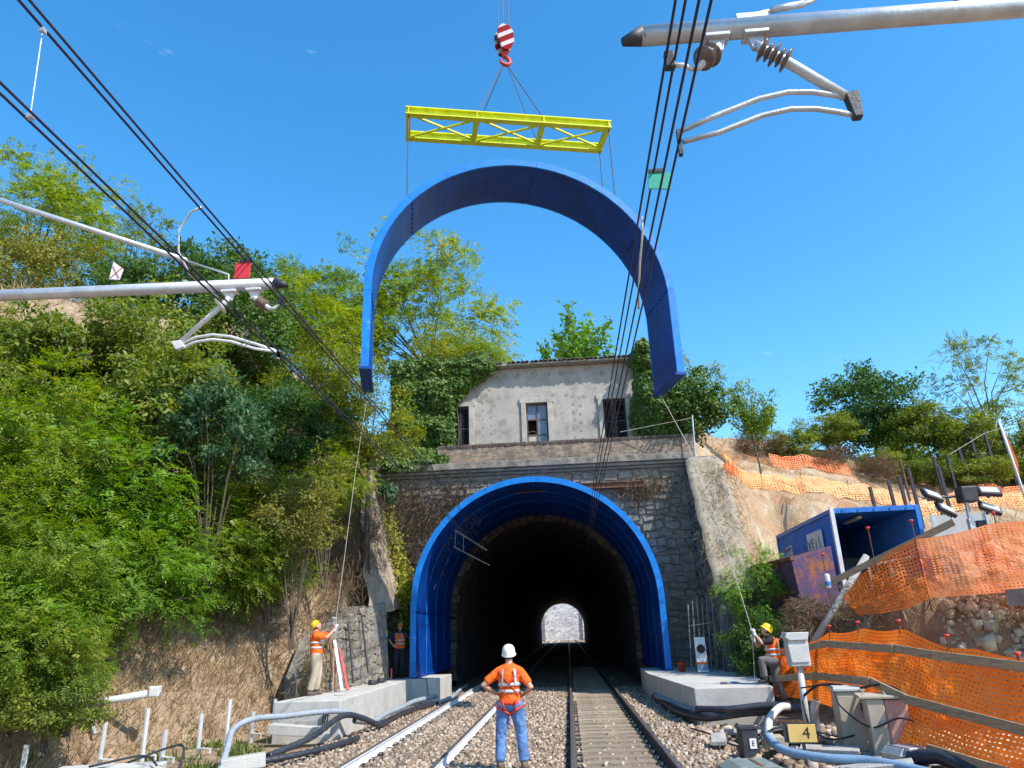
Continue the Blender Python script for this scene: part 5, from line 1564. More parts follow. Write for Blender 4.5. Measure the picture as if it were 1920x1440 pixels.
# lower fence beside the cabinets
lf = thing('safety_fence', 'bright orange mesh fence with timber rails behind the grey cabinets', 'fence', (0, 0, 0))
topl = [(4.95, 19.2, 1.30), (5.30, 17.8, 1.42), (5.42, 16.2, 1.66), (5.56, 15.0, 1.72), (5.70, 13.5, 1.72), (5.90, 12.4, 1.46), (6.20, 11.2, 1.34), (6.75, 9.6, 1.25)]
botl = [(4.85, 19.2, 0.25), (5.10, 17.8, 0.30), (5.15, 16.2, 0.30), (5.10, 15.0, 0.25), (5.05, 13.5, 0.20), (5.05, 12.4, 0.02), (5.20, 11.2, -.12), (5.6, 9.6, -.20)]
o = link('net', net_mesh(topl, botl, (.085, .060), (.048, .042), .10, 3), 'net_orange', lf)
pins = [(5.02, 18.7, .2, 1.5), (5.28, 17.6, .2, 1.55), (5.42, 16.2, .2, 1.78), (5.56, 15.0, .2, 1.84), (5.70, 13.5, .2, 1.84), (5.92, 12.4, .0, 1.60), (6.22, 11.15, -.1, 1.36), (6.5, 10.3, -.1, 1.3)]
for k_, (x, y, z0, z1) in enumerate(pins):
    pin(lf, (x - .10, y - .02, z0 - .25), (x, y, z1), True)
def board(parent, a, b_, h=.135, w=.028, m_='wood', name='board'):
    return MB().beam(a, b_, w, h).build(name, m_, parent, bevel=.004)
pl_top = [(5.02, 18.6, 1.20), (5.40, 16.2, 1.45), (5.66, 13.52, 1.42), (5.86, 12.42, 1.32), (6.75, 9.8, 1.12)]
pl_low = [(4.82, 18.6, 0.66), (5.12, 16.2, 0.84), (5.24, 13.7, 0.90), (5.30, 12.42, 0.70), (5.95, 9.8, 0.46)]
for pl_ in (pl_top, pl_low):
    for q in range(len(pl_) - 1):
        a, b_ = Vector(pl_[q]) + Vector((-.13, 0, 0)), Vector(pl_[q + 1]) + Vector((-.13, 0, 0))
        if q % 2:
            a += Vector((-.032, 0, .01)); b_ += Vector((-.032, 0, -.01))
        dd = (b_ - a).normalized() * .06
        board(lf, a - dd, b_ + dd)
board(lf, (5.12, 12.0, .08), (5.5, 9.9, -.02), .15)

# upper fence at the terrace edge
uf = thing('safety_fence', 'faded orange mesh fence along the terrace edge beside the floodlights', 'fence', (0, 0, 0))
topu = [(7.25, 15.6, 3.42), (7.9, 15.35, 3.52), (8.5, 15.3, 3.62), (9.5, 15.2, 3.72), (11.0, 15.0, 3.8), (13, 14.8, 3.85)]
botu = [(7.2, 15.4, 2.28), (7.85, 15.1, 2.30), (8.45, 15.0, 2.32), (9.4, 14.9, 2.34), (10.9, 14.7, 2.36), (13, 14.5, 2.4)]
link('net', net_mesh(topu, botu, (.085, .055), (.050, .036), .16, 8), 'net_faded', uf)
topu2 = [(5.95, 16.6, 2.35), (6.3, 16.3, 2.85), (6.8, 15.9, 3.2), (7.25, 15.6, 3.45)]
botu2 = [(6.1, 16.3, 2.0), (6.4, 15.9, 2.02), (6.8, 15.6, 2.1), (7.2, 15.4, 2.28)]
link('net', net_mesh(topu2, botu2, (.075, .055), (.036, .030), .14, 11), 'net_orange', uf)
for (x, y, z1) in ((6.55, 16.1, 3.75), (7.25, 15.6, 3.8), (8.75, 15.3, 3.85), (10.2, 15.1, 3.9), (5.95, 17.4, 3.35)):
    pin(uf, (x - .02, y - .1, 2.0), (x, y, z1))
board(uf, (5.95, 17.9, 2.65), (7.95, 15.3, 3.72), .14, .03, 'wood')
MB().box((10.6, 14.3, 2.2), (4.4, 1.3, 0.3)).build('slab', 'concrete_old', uf)
t = thing('level_gauge', 'small white plastic bottle tag hanging on a red capped rod', 'tag', (5.95, 17.38, 2.75))
MB().lathe([(.03, -.16), (.055, -.12), (.06, .12), (.05, .16), (.02, .17)], (0, -.03, 0), (0, 0, 1), 10).build('body', 'white_plate', t, True)
MB().lathe([(.0605, -.10), (.0605, .0)], (0, -.03, 0), (0, 0, 1), 10).build('band', 'blue_print', t)

# netting strips and posts on the upper slope
def strip(label, path, h, mname, seed, cell=(.16, .12), st=(.075, .06)):
    t = thing('slope_netting', label, 'netting', (0, 0, 0))
    xs_ = np.interp(np.linspace(0, len(path) - 1, 40), range(len(path)), [p[0] for p in path]); ys_ = np.interp(np.linspace(0, len(path) - 1, 40), range(len(path)), [p[1] for p in path])
    z = H(xs_, ys_)
    link('net', net_mesh(np.stack([xs_, ys_ + h * .5, z + h * .85 + .1], -1), np.stack([xs_, ys_, z + .06], -1), cell, st, .12, seed), mname, t)
    for q in range(2, 40, 6):
        MB().tube([(xs_[q], ys_[q] + h * .5, z[q] - .2), (xs_[q], ys_[q] + h * .5, z[q] + h + .15)], .015, 5).build('post', 'rebar', t)
    return t
strip('long orange net strip crossing the excavated right slope', [(7.3, 31.2), (9.5, 32.6), (13, 33.2), (17, 33.8), (23, 34.6)], .9, 'net_slope', 4)
strip('short orange net gathered beside the buttress head', [(5.9, 28.6), (6.8, 29.9), (7.6, 31.2)], .55, 'net_orange', 6)
strip('reddish net strip under the ridge bushes', [(10.5, 35.5), (12.2, 36.2), (14.5, 36.3)], .8, 'net_faded', 9)
strip('pink orange net strip behind the floodlights', [(18.5, 34.6), (22, 35.2), (26, 35.6)], .9, 'net_faded', 12)
for k_, (x, y, zt) in enumerate([(13.0, 31, 7.2), (13.8, 31, 7.4), (14.5, 31.5, 7.7), (15.2, 32, 8.1), (17.0, 33, 8.3), (17.9, 35, 9.2), (18.8, 35.5, 9.4), (19.7, 36, 9.8), (20.4, 36, 10.2), (21.1, 36, 10.5), (22.2, 36.5, 11.0), (23.2, 36.5, 11.2), (24.3, 36.5, 11.4)]):
    z0 = float(H(x, y))
    zt = max(zt, z0 + .9)
    o = MB().beam((x + .12, y, z0 - .4), (x, y - .05, zt), .12, .12, (0, 1, 0)).build('timber_post', 'steel_dark', bevel=.01)
    lb = 'dark leaning post standing at the edge of the cut above the container' if k_ < 5 else 'dark leaning post in the row below the right ridge'
    tag(o, lb, 'post', 'posts above the container' if k_ < 5 else 'posts below the right ridge')
o = MB().tube([(18.8, 35.4, 9.3), (21.1, 35.9, 10.45), (24.3, 36.4, 11.3)], .012, 5).build('post_rope', 'rope'); tag(o, 'thin rope strung along the dark ridge posts', 'rope')
t = thing('marker_pole', 'tall white pole with an orange flag beside the slope', 'pole', (12.2, 20.0, 2.4))
MB().tube([(0.3, 0, 0), (0.1, 0, 3.2), (0.0, 0, 4.6)], .035, 8).build('pole', 'steel_white', t, True)
MB().add([(0.02, 0, 4.5), (.12, .03, 4.2), (.20, -.03, 3.4), (.10, 0, 2.7), (.05, 0, 3.2)], [(0, 1, 2, 3, 4)]).build('flag', 'net_faded', t)
t = thing('marker_pole', 'short red and white pole behind the container roof', 'pole', (12.9, 27.5, 2.4))
MB().tube([(0, 0, 0), (0, 0, 3.6)], .05, 8).build('lower_pole', 'steel_white', t); MB().tube([(0, 0, 3.6), (-.05, 0, 5.2)], .05, 8).build('upper_pole', 'rust', t)
t = thing('stake', 'thin steel stake standing on the buttress head', 'stake', (5.03, 26.45, 7.35))
MB().tube([(0, 0, -.3), (.1, 0, 2.1)], .03, 8).build('rod', 'steel_galv', t)
MB().tube([(.1, 0, 2.0), (-2.6, .6, 1.75)], .012, 5).build('guy_wire', 'rope', t)

# ---------------------------------------------------------------- container
ct = thing('container', 'blue corrugated site container with open front and white letter sign', 'container', (7.87, 21.75, 2.36), rad(-1.5))
W, Lc, Hc = 2.5, 6.4, 2.66
def corr(a, b_, z0, z1, out, pitch=.14, dep=.04):
    a, b_, out = Vector(a), Vector(b_), Vector(out)
    d = b_ - a; n = int(d.length / pitch)
    pts = []
    for i in range(n):
        for f_, k_ in ((0, 0), (.28, 0), (.5, 1), (.78, 1)):
            pts.append(a + d * ((i + f_) / n) + out * (-dep * k_))
    pts.append(b_)
    m = MB()
    for p in pts:
        m.v += [(p.x, p.y, z0), (p.x, p.y, z1)]
    m.f = [(2 * i, 2 * i + 2, 2 * i + 3, 2 * i + 1) for i in range(len(pts) - 1)]
    return m
corr((0.03, .1, 0), (0.03, Lc - .1, 0), .14, Hc - .1, (-1, 0, 0)).build('side_wall', 'container_blue', ct)
corr((W - .03, .1, 0), (W - .03, Lc - .1, 0), .14, Hc - .1, (1, 0, 0)).build('side_wall', 'container_blue', ct)
corr((.1, Lc - .05, 0), (W - .1, Lc - .05, 0), .14, Hc - .1, (0, 1, 0)).build('end_wall', 'container_blue', ct)
MB().box((W / 2, Lc / 2, Hc - .05), (W - .1, Lc - .1, .05)).build('roof', 'container_blue', ct)
MB().box((W / 2, Lc / 2, .07), (W - .02, Lc - .02, .14)).build('floor', 'wood_grey', ct)
for x in (.05, W - .05):
    for y in (.05, Lc - .05):
        MB().box((x, y, Hc / 2), (.12, .12, Hc)).build('corner_post', 'steel_white' if y < 1 and x < 1 else 'container_blue', ct, bevel=.01)
for y in (.05, Lc - .05):
    MB().box((W / 2, y, Hc - .06), (W - .225, .1, .14)).build('header', 'container_blue', ct)
    for x in ((.35, .8, 1.25, 1.7, 2.15) if y < 1 else ()):
        MB().box((x, -.012, Hc - .06), (.05, .02, .05)).build('lug', 'container_blue', ct)
for x in (.05, W - .05):
    MB().box((x, Lc / 2, Hc - .055), (.10, Lc - .23, .12)).build('top_rail', 'container_blue', ct)
    MB().box((x, Lc / 2, .07), (.10, Lc - .23, .143)).build('bottom_rail', 'container_blue', ct)
mat('tube_lamp', (0.75, 0.70, 0.35), .4, .05, 4, 0)
MB().box((1.15, 1.6, Hc - .16), (.12, 1.3, .07)).build('tube_light', 'tube_lamp', ct)
sg = MB().box((-.035, 1.75, 1.72), (.02, 1.55, .98)).build('sign_panel', 'white_plate', ct)
def text(s, size, material, parent, M4, name='lettering', ext=.002):
    cu = bpy.data.curves.new(name, 'FONT'); cu.body = s; cu.size = size; cu.extrude = ext; cu.align_x = 'CENTER'; cu.align_y = 'CENTER'
    tmp = bpy.data.objects.new('tmp', cu); COL.objects.link(tmp)
    dg = bpy.context.evaluated_depsgraph_get()
    me = bpy.data.meshes.new_from_object(tmp.evaluated_get(dg))
    bpy.data.objects.remove(tmp); 
    o = link(name, me, material, parent)
    o.matrix_local = M4
    return o
RS = Matrix(((0, 0, -1), (-1, 0, 0), (0, 1, 0))).to_4x4()      # text facing -x, reading towards -y
for s_, y, z, sz, m_ in (('Y', 2.32, 1.74, .62, 'black_print'), ('E', 1.98, 1.86, .42, 'black_print'), ('=', 1.98, 1.5, .26, 'black_print'), ('I', 1.62, 1.72, .55, 'blue_print'), ('\\', 1.25, 1.76, .75, 'black_print')):
    text(s_, sz, m_, sg, Matrix.Translation((-.049, y, z)) @ RS)
# desk frame and clutter inside
for p, q in (((1.0, .6, 1.05), (2.3, .5, 1.25)), ((1.0, .6, 1.05), (1.0, .6, .14)), ((1.6, .55, 1.15), (1.6, .55, .14)), ((1.0, .6, 1.05), (.7, 2.2, 1.05)), ((2.3, .5, 1.25), (2.2, 2.2, 1.2))):
    MB().beam(p, q, .05, .05).build('rack_bar', 'steel_galv', ct)
MB().box((1.5, 3.4, .8), (1.4, 1.2, 1.3)).build('crate', 'steel_dark', ct)
t = thing('door_panel', 'grey sheet metal door standing beside the container', 'panel', (10.5, 21.5, 2.4), rad(-12))
MB().box((.75, 0, 1.15), (1.4, .05, 2.2)).build('sheet', 'box_grey', t)
for x in (.06, 1.44):
    MB().box((x, -.03, 1.15), (.06, .06, 2.3)).build('edge', 'steel_galv', t)
t = thing('barrier_panel', 'rusty upright bar panel at the back end of the container', 'panel', (7.45, 24.6, 2.4), rad(82))
for i in range(8):
    MB().box((i * .13, 0, .95), (.05, .03, 1.9)).build('bar', 'box_grey', t)
for z in (.1, 1.8):
    MB().box((.46, .03, z), (1.05, .03, .06)).build('rail', 'steel_dark', t)
sk = thing('skip', 'purple and rust steel skip in front of the container side', 'skip', (6.45, 20.95, 1.75), rad(8))
MB().prism([(0, 0), (1.05, 0), (1.05, 1.9), (-.12, 1.55)], (0, 0, .25), (1, 0, 0), (0, 0, 1), (0, 2.9, 0)).build('shell', 'skip_paint', sk, bevel=.02)
for y in (-.03, 1.0, 2.0, 2.93):
    MB().beam((-.03, y, .3), (-.16, y, 1.75), .09, .06).build('rib', 'skip_paint', sk)
MB().beam((-.14, -.05, 1.83), (-.14, 2.95, 1.83), .12, .10).build('rim', 'rust', sk); MB().beam((-.07, -.05, .95), (-.07, 2.95, .95), .05, .10).build('belt', 'rust', sk)
o = MB().tube([(5.55, 18.0, 1.35), (6.4, 18.1, 2.35), (7.25, 18.2, 3.35)], [.085, .08, .075], 10).build('leaning_pipe', 'concrete_old', smooth=True); tag(o, 'weathered pale pipe leaning up the bank toward the container', 'pipe')

# floodlight tower
fl = thing('floodlight_tower', 'black floodlight tower with four lamp heads on the terrace', 'floodlight', (9.3, 17.2, 2.4))
MB().box((0, 0, .8), (.12, .12, 1.6)).build('mast', 'steel_galv', fl); MB().box((.22, .05, .8), (.20, .2, 1.5)).build('power_unit', 'steel_dark', fl)
MB().box((.05, 0, 2.15), (.36, .34, .36)).build('head_box', 'steel_dark', fl, bevel=.03); MB().tube([(0, 0, 1.5), (0, 0, 2.1)], .05, 8).build('neck', 'steel_galv', fl)
MB().tube([(-.75, 0, 2.12), (.7, 0, 2.12)], .03, 8).build('cross_bar', 'steel_dark', fl)
for (x, z, a, b_) in ((-.78, 2.15, 18, 40), (-.55, 1.82, 25, 40), (.50, 2.18, 8, -25), (.42, 1.80, 25, -15)):
    Mx = (Matrix.Rotation(rad(a), 4, 'Y') @ Matrix.Rotation(rad(b_ * .4), 4, 'Z') @ Matrix.Rotation(rad(-48), 4, 'X'))
    h = MB().box((0, 0, 0), (.46, .10, .30)).build('lamp_head', 'steel_dark', fl, bevel=.02); h.matrix_local = Matrix.Translation((x, -.12, z)) @ Mx
    MB().box((0, -.054, 0), (.36, .012, .21)).build('lens', 'lamp_glass', h)
    for q in range(5):
        MB().box((-.16 + q * .08, .07, 0), (.012, .05, .24)).build('fin', 'steel_galv', h)
    MB().box((0, .06, 0), (.04, .2, .05)).build('yoke', 'steel_dark', h)

# ---------------------------------------------------------------- lineside equipment, right
t = thing('junction_box', 'pale grey junction box on a tilted post near the fence', 'junction box', (4.30, 15.0, -.2))
MB().tube([(.02, 0, 0), (.05, 0, 1.32)], .062, 12).build('post', 'box_grey', t, True)
MB().prism([(-.19, -.13), (.19, -.13), (.19, .16), (-.19, .16)], (.05, 0, 1.30), (1, 0, 0), (0, 1, 0), (0, 0, .50)).build('box', 'box_grey', t, bevel=.02)
MB().prism([(-.17, 0), (.16, 0), (.19, .32), (-.2, .32)], (.05, -.155, 1.37), (1, 0, 0), (0, 0, 1), (0, .025, 0)).build('door', 'box_grey', t, bevel=.01)
MB().prism([(-.16, 0), (-.24, .06), (-.20, .14), (.22, .14), (.18, 0)], (.05, -.18, 1.77), (1, 0, 0), (0, 0, 1), (0, .36, 0)).build('hood', 'box_grey', t, bevel=.01)
t = thing('cabinet', 'tall beige equipment cabinet in the middle of the cable heap', 'cabinet', (4.78, 14.0, -.25), rad(-10))
MB().box((0, 0, .52), (.42, .62, .95)).build('body', 'cabinet', t, bevel=.02); MB().box((-.02, -.325, .5), (.36, .02, .85)).build('door', 'cabinet', t, bevel=.008)
MB().box((.0, 0, 1.02), (.5, .70, .05)).build('lid', 'box_grey', t, bevel=.01); MB().box((.15, -.34, .75), (.02, .03, .12)).build('handle', 'steel_dark', t)
t = thing('cabinet', 'wide cabinet with reddish side panel next to the fence', 'cabinet', (5.02, 13.1, -.25), rad(-14))
MB().box((-.14, 0, .48), (.26, .60, .92)).build('body', 'cabinet', t, bevel=.02); MB().box((.16, 0, .48), (.335, .58, .90)).build('side_panel', 'cabinet_pink', t, bevel=.03)
MB().box((.0, 0, .965), (.74, .66, .045)).build('lid', 'cabinet', t, bevel=.01); MB().box((.0, 0, .04), (.8, .7, .09)).build('base', 'concrete_old', t)
for x in (-.3, .0, .3):
    MB().tube([(x, -.2, .98), (x + .02, -.2, 1.05), (x + .05, -.2, .985)], .012, 6).build('eye_bolt', 'steel_galv', t)
t = thing('equipment_box', 'low grey box lying in front of the pink cabinet', 'box', (5.0, 12.35, -.22), rad(18))
MB().prism([(-.34, 0), (.34, 0), (.34, .20), (.27, .28), (-.27, .28), (-.34, .20)], (0, -.2, .02), (1, 0, 0), (0, 0, 1), (0, .4, 0)).build('shell', 'steel_galv', t, bevel=.01); MB().box((0, 0, .21), (.70, .43, .014)).build('seam', 'box_grey', t)
t = thing('number_sign', 'yellow number 4 sign on a short post', 'sign', (3.62, 12.9, -.2), rad(-8))
MB().box((0, 0, .12), (.05, .03, .34)).build('post', 'steel_dark', t); pp = MB().box((0, -.02, .42), (.42, .02, .26)).build('plate', 'sign_yellow', t, bevel=.004)
MB().box((-.05, .0, .43), (.46, .018, .29)).build('backing', 'steel_dark', t)
text('4', .24, 'black_print', pp, Matrix.Translation((.06, -.033, .42)) @ Matrix.Rotation(rad(90), 4, 'X'))
t = thing('relay_box', 'black relay box with white label beside the right rail', 'box', (2.85, 13.3, -.22), rad(6))
MB().box((0, 0, .25), (.28, .26, .48)).build('body', 'steel_dark', t, bevel=.02); lp = MB().box((.03, -.138, .27), (.11, .012, .15)).build('label', 'white_plate', t)
text('E', .11, 'black_print', lp, Matrix.Translation((.03, -.147, .27)) @ Matrix.Rotation(rad(90), 4, 'X')); MB().box((0, 0, .50), (.31, .29, .03)).build('lid', 'pipe_black', t)
t = thing('equipment_box', 'small beige hooded box behind the number sign', 'box', (3.32, 13.5, -.2), rad(-5))
MB().prism([(-.19, 0), (.19, 0), (.19, .14), (.12, .2), (-.12, .2), (-.19, .14)], (0, -.16, .12), (1, 0, 0), (0, 0, 1), (0, .32, 0)).build('shell', 'cabinet', t, bevel=.012); MB().box((0, 0, .06), (.2, .2, .13)).build('foot', 'steel_dark', t)
t = thing('trough_cover', 'greenish cable trough cover at the rail side', 'cover', (2.55, 11.75, -.2), rad(4))
mat('cover_green', (.17, .20, .18), .7, .2, 4, .1)
MB().prism([(-.42, 0), (.42, 0), (.42, .12), (.26, .2), (-.26, .2), (-.42, .12)], (0, -.3, 0), (1, 0, 0), (0, 0, 1), (0, .7, 0)).build('cover', 'cover_green', t, bevel=.01); MB().box((.04, 0, .203), (.05, .6, .012)).build('strap', 'rust', t)
def pipe(name, label, pts, r, material, cat='pipe', n=12, rings=0):
    t = thing(name, label, cat, pts[0])
    o = Vector(pts[0]); P = [Vector(p) - o for p in pts]
    # smooth the polyline
    Q = []
    for i in range(len(P) - 1):
        p0, p1, p2, p3 = P[max(i - 1, 0)], P[i], P[i + 1], P[min(i + 2, len(P) - 1)]
        for k_ in range(6):
            u = k_ / 6
            Q.append(.5 * ((2 * p1) + (-p0 + p2) * u + (2 * p0 - 5 * p1 + 4 * p2 - p3) * u * u + (-p0 + 3 * p1 - 3 * p2 + p3) * u ** 3))
    Q.append(P[-1])
    if rings:
        R_ = []; QQ = []
        for i in range(len(Q) - 1):
            for k_ in range(rings):
                QQ.append(Q[i].lerp(Q[i + 1], k_ / rings)); R_.append(r * (1.0 if k_ % 2 else .86))
        QQ.append(Q[-1]); R_.append(r)
        MB().tube(QQ, R_, n).build('pipe_wall', material, t, True)
    else:
        MB().tube(Q, r, n).build('pipe_wall', material, t, True)
    for e_ in (0, -1):
        d = (Q[1] - Q[0]).normalized() if e_ == 0 else (Q[-2] - Q[-1]).normalized()
        MB().tube([Q[e_] - d * .004, Q[e_] + d * .02], [r * .82, r * .82], n).build('bore', 'unlit_dark', t)  # dark disc painted in for the shade inside the pipe end
    return t
pipe('conduit', 'thick black pipe pair snaking round the right plinth, outer', [(2.45, 23.5, -.05), (2.5, 20.6, -.02), (2.55, 18.6, 0), (2.9, 17.35, .02), (3.7, 17.1, .12), (4.6, 17.0, .16), (5.0, 16.9, .2)], .10, 'pipe_black')
pipe('conduit', 'grey blue pipe hugging the right plinth, inner', [(2.40, 22.8, .04), (2.58, 19.6, .05), (2.66, 18.3, .07), (3.1, 17.4, .14), (3.9, 17.32, .2), (4.7, 17.3, .22)], .07, 'pipe_grey')
pipe('conduit', 'dark pipe lying over the black pipe by the right plinth', [(2.75, 17.6, .15), (3.3, 17.05, .18), (4.0, 16.95, .24), (4.55, 16.8, .25)], .075, 'pipe_black')
pipe('flexible_duct', 'white ribbed flexible duct bent over the cable heap', [(4.35, 16.2, .28), (4.1, 15.9, .30), (3.75, 15.4, .14), (3.6, 15.0, -.1)], .075, 'steel_white', 'duct', 12, 4)
pipe('conduit', 'light blue pipe curving in front of the number sign', [(3.2, 13.45, .12), (3.3, 12.9, -.02), (3.75, 12.35, -.06), (4.3, 12.0, -.06), (4.75, 11.3, -.1), (5.0, 10.4, -.14)], .07, 'pipe_blue')
pipe('flexible_duct', 'ribbed black duct coming down along the orange fence', [(4.95, 15.2, .35), (5.1, 14.1, .55), (5.35, 13.3, .38), (5.25, 12.3, .0), (5.3, 11.2, -.1)], .075, 'pipe_black', 'duct', 12, 3)
pipe('flexible_duct', 'ribbed grey duct standing beside the junction box', [(4.52, 15.1, -.1), (4.5, 15.05, .25), (4.56, 15.0, .5)], .08, 'box_grey', 'duct', 12, 4)
pipe('conduit', 'dark curved pipe end below the ribbed duct', [(4.9, 12.1, -.05), (5.15, 11.7, .02), (5.3, 11.0, -.1)], .10, 'pipe_black')
CB = [('black cable looping over the beige cabinet', [(4.2, 14.6, .75), (4.5, 13.9, .82), (4.45, 13.4, .55), (4.7, 12.9, .28), (5.1, 12.7, .42), (5.4, 12.5, .3)], .014),
      ('black cable arching from the cabinet lid to the fence', [(4.9, 13.6, .80), (5.2, 13.2, .86), (5.42, 12.8, .6), (5.45, 12.3, .1)], .02),
      ('black cable bundle strung from the junction post', [(4.3, 15.0, .55), (4.55, 14.7, .78), (4.85, 14.3, .8)], .024),
      ('black cable drooping from the junction post to the ground', [(4.28, 14.9, .5), (4.2, 14.4, .15), (4.3, 13.8, .0), (4.6, 13.4, .1)], .016),
      ('thin black cable on the ground by the relay box', [(2.95, 13.3, .05), (3.3, 13.9, .1), (3.9, 14.1, .14), (4.4, 13.7, .05)], .014),
      ('twin black cable crossing in front of the duct', [(3.0, 13.6, .0), (3.6, 14.4, .12), (4.2, 14.7, .05)], .02),
      ('black cable snaking over the stones toward the rail', [(2.4, 16.5, -.1), (2.6, 15.4, -.08), (2.7, 14.4, -.1), (2.9, 13.6, -.08)], .018),
      ('coiled black cable behind the pink cabinet', [(5.2 + .15 * math.cos(a), 13.0 + .1 * math.sin(a), .1 + .02 * a) for a in np.linspace(0, 12, 20)], .013)]
def smooth_pts(P):
    P = [Vector(p) for p in P]; Q = []
    for i in range(len(P) - 1):
        p0, p1, p2, p3 = P[max(i - 1, 0)], P[i], P[i + 1], P[min(i + 2, len(P) - 1)]
        for k_ in range(7):
            u = k_ / 7
            Q.append(.5 * ((2 * p1) + (-p0 + p2) * u + (2 * p0 - 5 * p1 + 4 * p2 - p3) * u * u + (-p0 + 3 * p1 - 3 * p2 + p3) * u ** 3))
    return Q + [P[-1]]
for lb, pts, rr_ in CB:
    o = MB().tube(pts if len(pts) > 10 else smooth_pts(pts), rr_, 7).build('cable', 'cable_black', smooth=True); tag(o, lb, 'cable')
r = random.Random(66)
for i, (x, y, l, a, lb) in enumerate([(3.5, 16.0, .9, 20, 'weathered trough lid leaning among the stones'), (3.9, 15.9, 1.0, -10, 'flat grey trough lid below the black pipes'), (3.2, 15.2, .8, 35, 'tilted broken trough lid beside the weeds'), (3.7, 14.7, 1.1, 8, 'long grey trough lid behind the hooded box'), (4.1, 13.2, .9, -25, 'grey trough lid under the cables'), (2.55, 14.3, .6, 80, 'narrow slab lying along the right rail'), (4.2, 11.9, 1.2, -20, 'pale slab under the light blue pipe')]):
    o = MB().box((0, 0, 0), (l, .26, .07)).build('stone_slab', 'concrete_old', bevel=.01); o.location = (x, y, -.12 + .05 * (i % 3)); o.rotation_euler = (rad(r.uniform(-9, 9)), rad(r.uniform(-9, 9)), rad(a))
    tag(o, lb, 'slab')
n = 900
P = np.stack([rng.uniform(2.2, 6.2, n), rng.uniform(10.8, 17.3, n), rng.uniform(-.27, -.18, n)], -1)
o = link('rubble_stones', stones_mesh('rubble_stones', P, rng.uniform(.05, .17, n) ** 1.0, 9), 'ballast_stones', None, 0, 'stuff'); tag(o, 'loose rubble stones around the lineside boxes', 'rubble')
n = 2600
bx_ = rng.uniform(5.9, 13.5, n); by_ = 11.8 + 4.2 * rng.random(n) ** .8
P = np.stack([bx_, by_, H(bx_, by_) - .02], -1)
o = link('bank_rocks', stones_mesh('bank_rocks', P, rng.uniform(.05, .26, n) * rng.random(n) ** .7 + .04, 19), 'rock', None, 0, 'stuff'); tag(o, 'pale rocks jutting from the bank below the terrace slab', 'rocks')
t = thing('warning_board', 'narrow warning board leaning on the steel bars', 'sign', (3.92, 23.3, .58), rad(4))
bo = MB().box((.02, .03, .5), (.32, .03, .98), M=Matrix.Rotation(rad(-4), 3, 'X')).build('board', 'white_plate', t)
MB().box((.02, .0, .26), (.325, .032, .06)).build('orange_band', 'net_faded', t); MB().box((.02, .0, .14), (.325, .033, .16)).build('blue_band', 'pipe_blue', t)
MB().lathe([(.09, 0), (.125, 0), (.125, .006), (.09, .006)], (.02, -.005, .66), (0, -1, 0), 18).build('ring_symbol', 'black_print', bo); text('2', .2, 'rust', bo, Matrix.Translation((.02, -.012, .66)) @ Matrix.Rotation(rad(90), 4, 'X'))
t = thing('bucket', 'red bucket beside the standing ring foot', 'bucket', (3.45, 24.2, .57)); MB().lathe([(.10, 0), (.13, .26), (.14, .27), (.12, .26), (.095, .02)], (0, 0, 0), (0, 0, 1), 16).build('pail', 'bucket_red', t, True)
MB().tube([(-.13, 0, .25), (-.1, -.08, .33), (.1, -.08, .33), (.13, 0, .25)], .006, 5).build('handle', 'steel_dark', t)
t = thing('glove_pair', 'blue and grey work gloves dropped on the right plinth', 'gloves', (3.7, 18.6, .585), rad(20))
for dx, m_ in ((-.12, 'pipe_black'), (.12, 'blue_print')):
    MB().box((dx, 0, .02), (.16, .09, .035)).build('palm', m_, t, bevel=.015)
    for k_ in range(4):
        MB().tube([(dx + .07, -.03 + .02 * k_, .02), (dx + .15, -.04 + .028 * k_, .015)], .011, 6).build('finger', m_, t)

# ---------------------------------------------------------------- lineside equipment, left
BRK = [(-9.25, 12.75, 'L-shaped white bracket post below the dark foot bush'), (-8.9, 14.3, 'short white bracket post beside the fallen tube'), (-8.3, 14.7, 'white bracket post in front of the fallen tube'), (-7.75, 14.4, 'tall white bracket post with two arms'),
       (-7.55, 15.4, 'white bracket post with a drooping arm by the slope shadow'), (-7.45, 16.4, 'bluish bracket post in the slope shadow'), (-7.4, 17.6, 'bracket post behind the grey pipe elbow'), (-7.3, 18.6, 'thin bracket post next to the long plinth end')]
for i, (x, y, lb) in enumerate(BRK):
    z0 = max(-.25, float(H(x, y)))
    t = thing('bracket_post', lb, 'post', (x, y, z0), rad(-5 + 9 * (i % 3)))
    h = .62 + .18 * (i % 3)
    MB().beam((0, 0, -.2), (.02 * (i % 2), 0, h), .05, .018).build('upright', 'steel_galv', t); MB().beam((.036, .018, -.2), (.036 + .02 * (i % 2), .018, h - .01), .012, .05).build('upright_flange', 'steel_white', t)
    if i < 5 or i == 6:
        a = MB().beam((.04, 0, .16), (.26, 0, .14), .05, .02).build('arm', 'steel_white', t); MB().beam((.27, 0, .05), (.27, 0, .145), .05, .02).build('arm_lip', 'steel_white', a)
for i, (x, y) in enumerate([(-7.0, 19.3), (-6.9, 20.0)]):
    o = MB().beam((x, y, -.1), (x + .02, y, .95 + .1 * i), .04, .04).build('steel_stake', 'steel_galv'); tag(o, 'thin steel stake behind the long plinth', 'stake', 'stakes behind the long plinth')
t = thing('fallen_tube', 'fallen white steel bracket tube lying on the straw', 'tube', (-9.6, 15.3, .75), rad(12))
MB().tube([(-.6, 0, .0), (1.1, 0, .22)], .075, 10).build('tube', 'steel_white', t, True); MB().beam((-.3, -.05, .05), (.05, -.3, -.5), .06, .06).build('leg', 'steel_galv', t); MB().box((-.45, 0, .02), (.16, .2, .2)).build('clamp', 'steel_galv', t, bevel=.02); MB().box((1.0, 0, .23), (.2, .22, .2)).build('clamp', 'steel_white', t, bevel=.02)
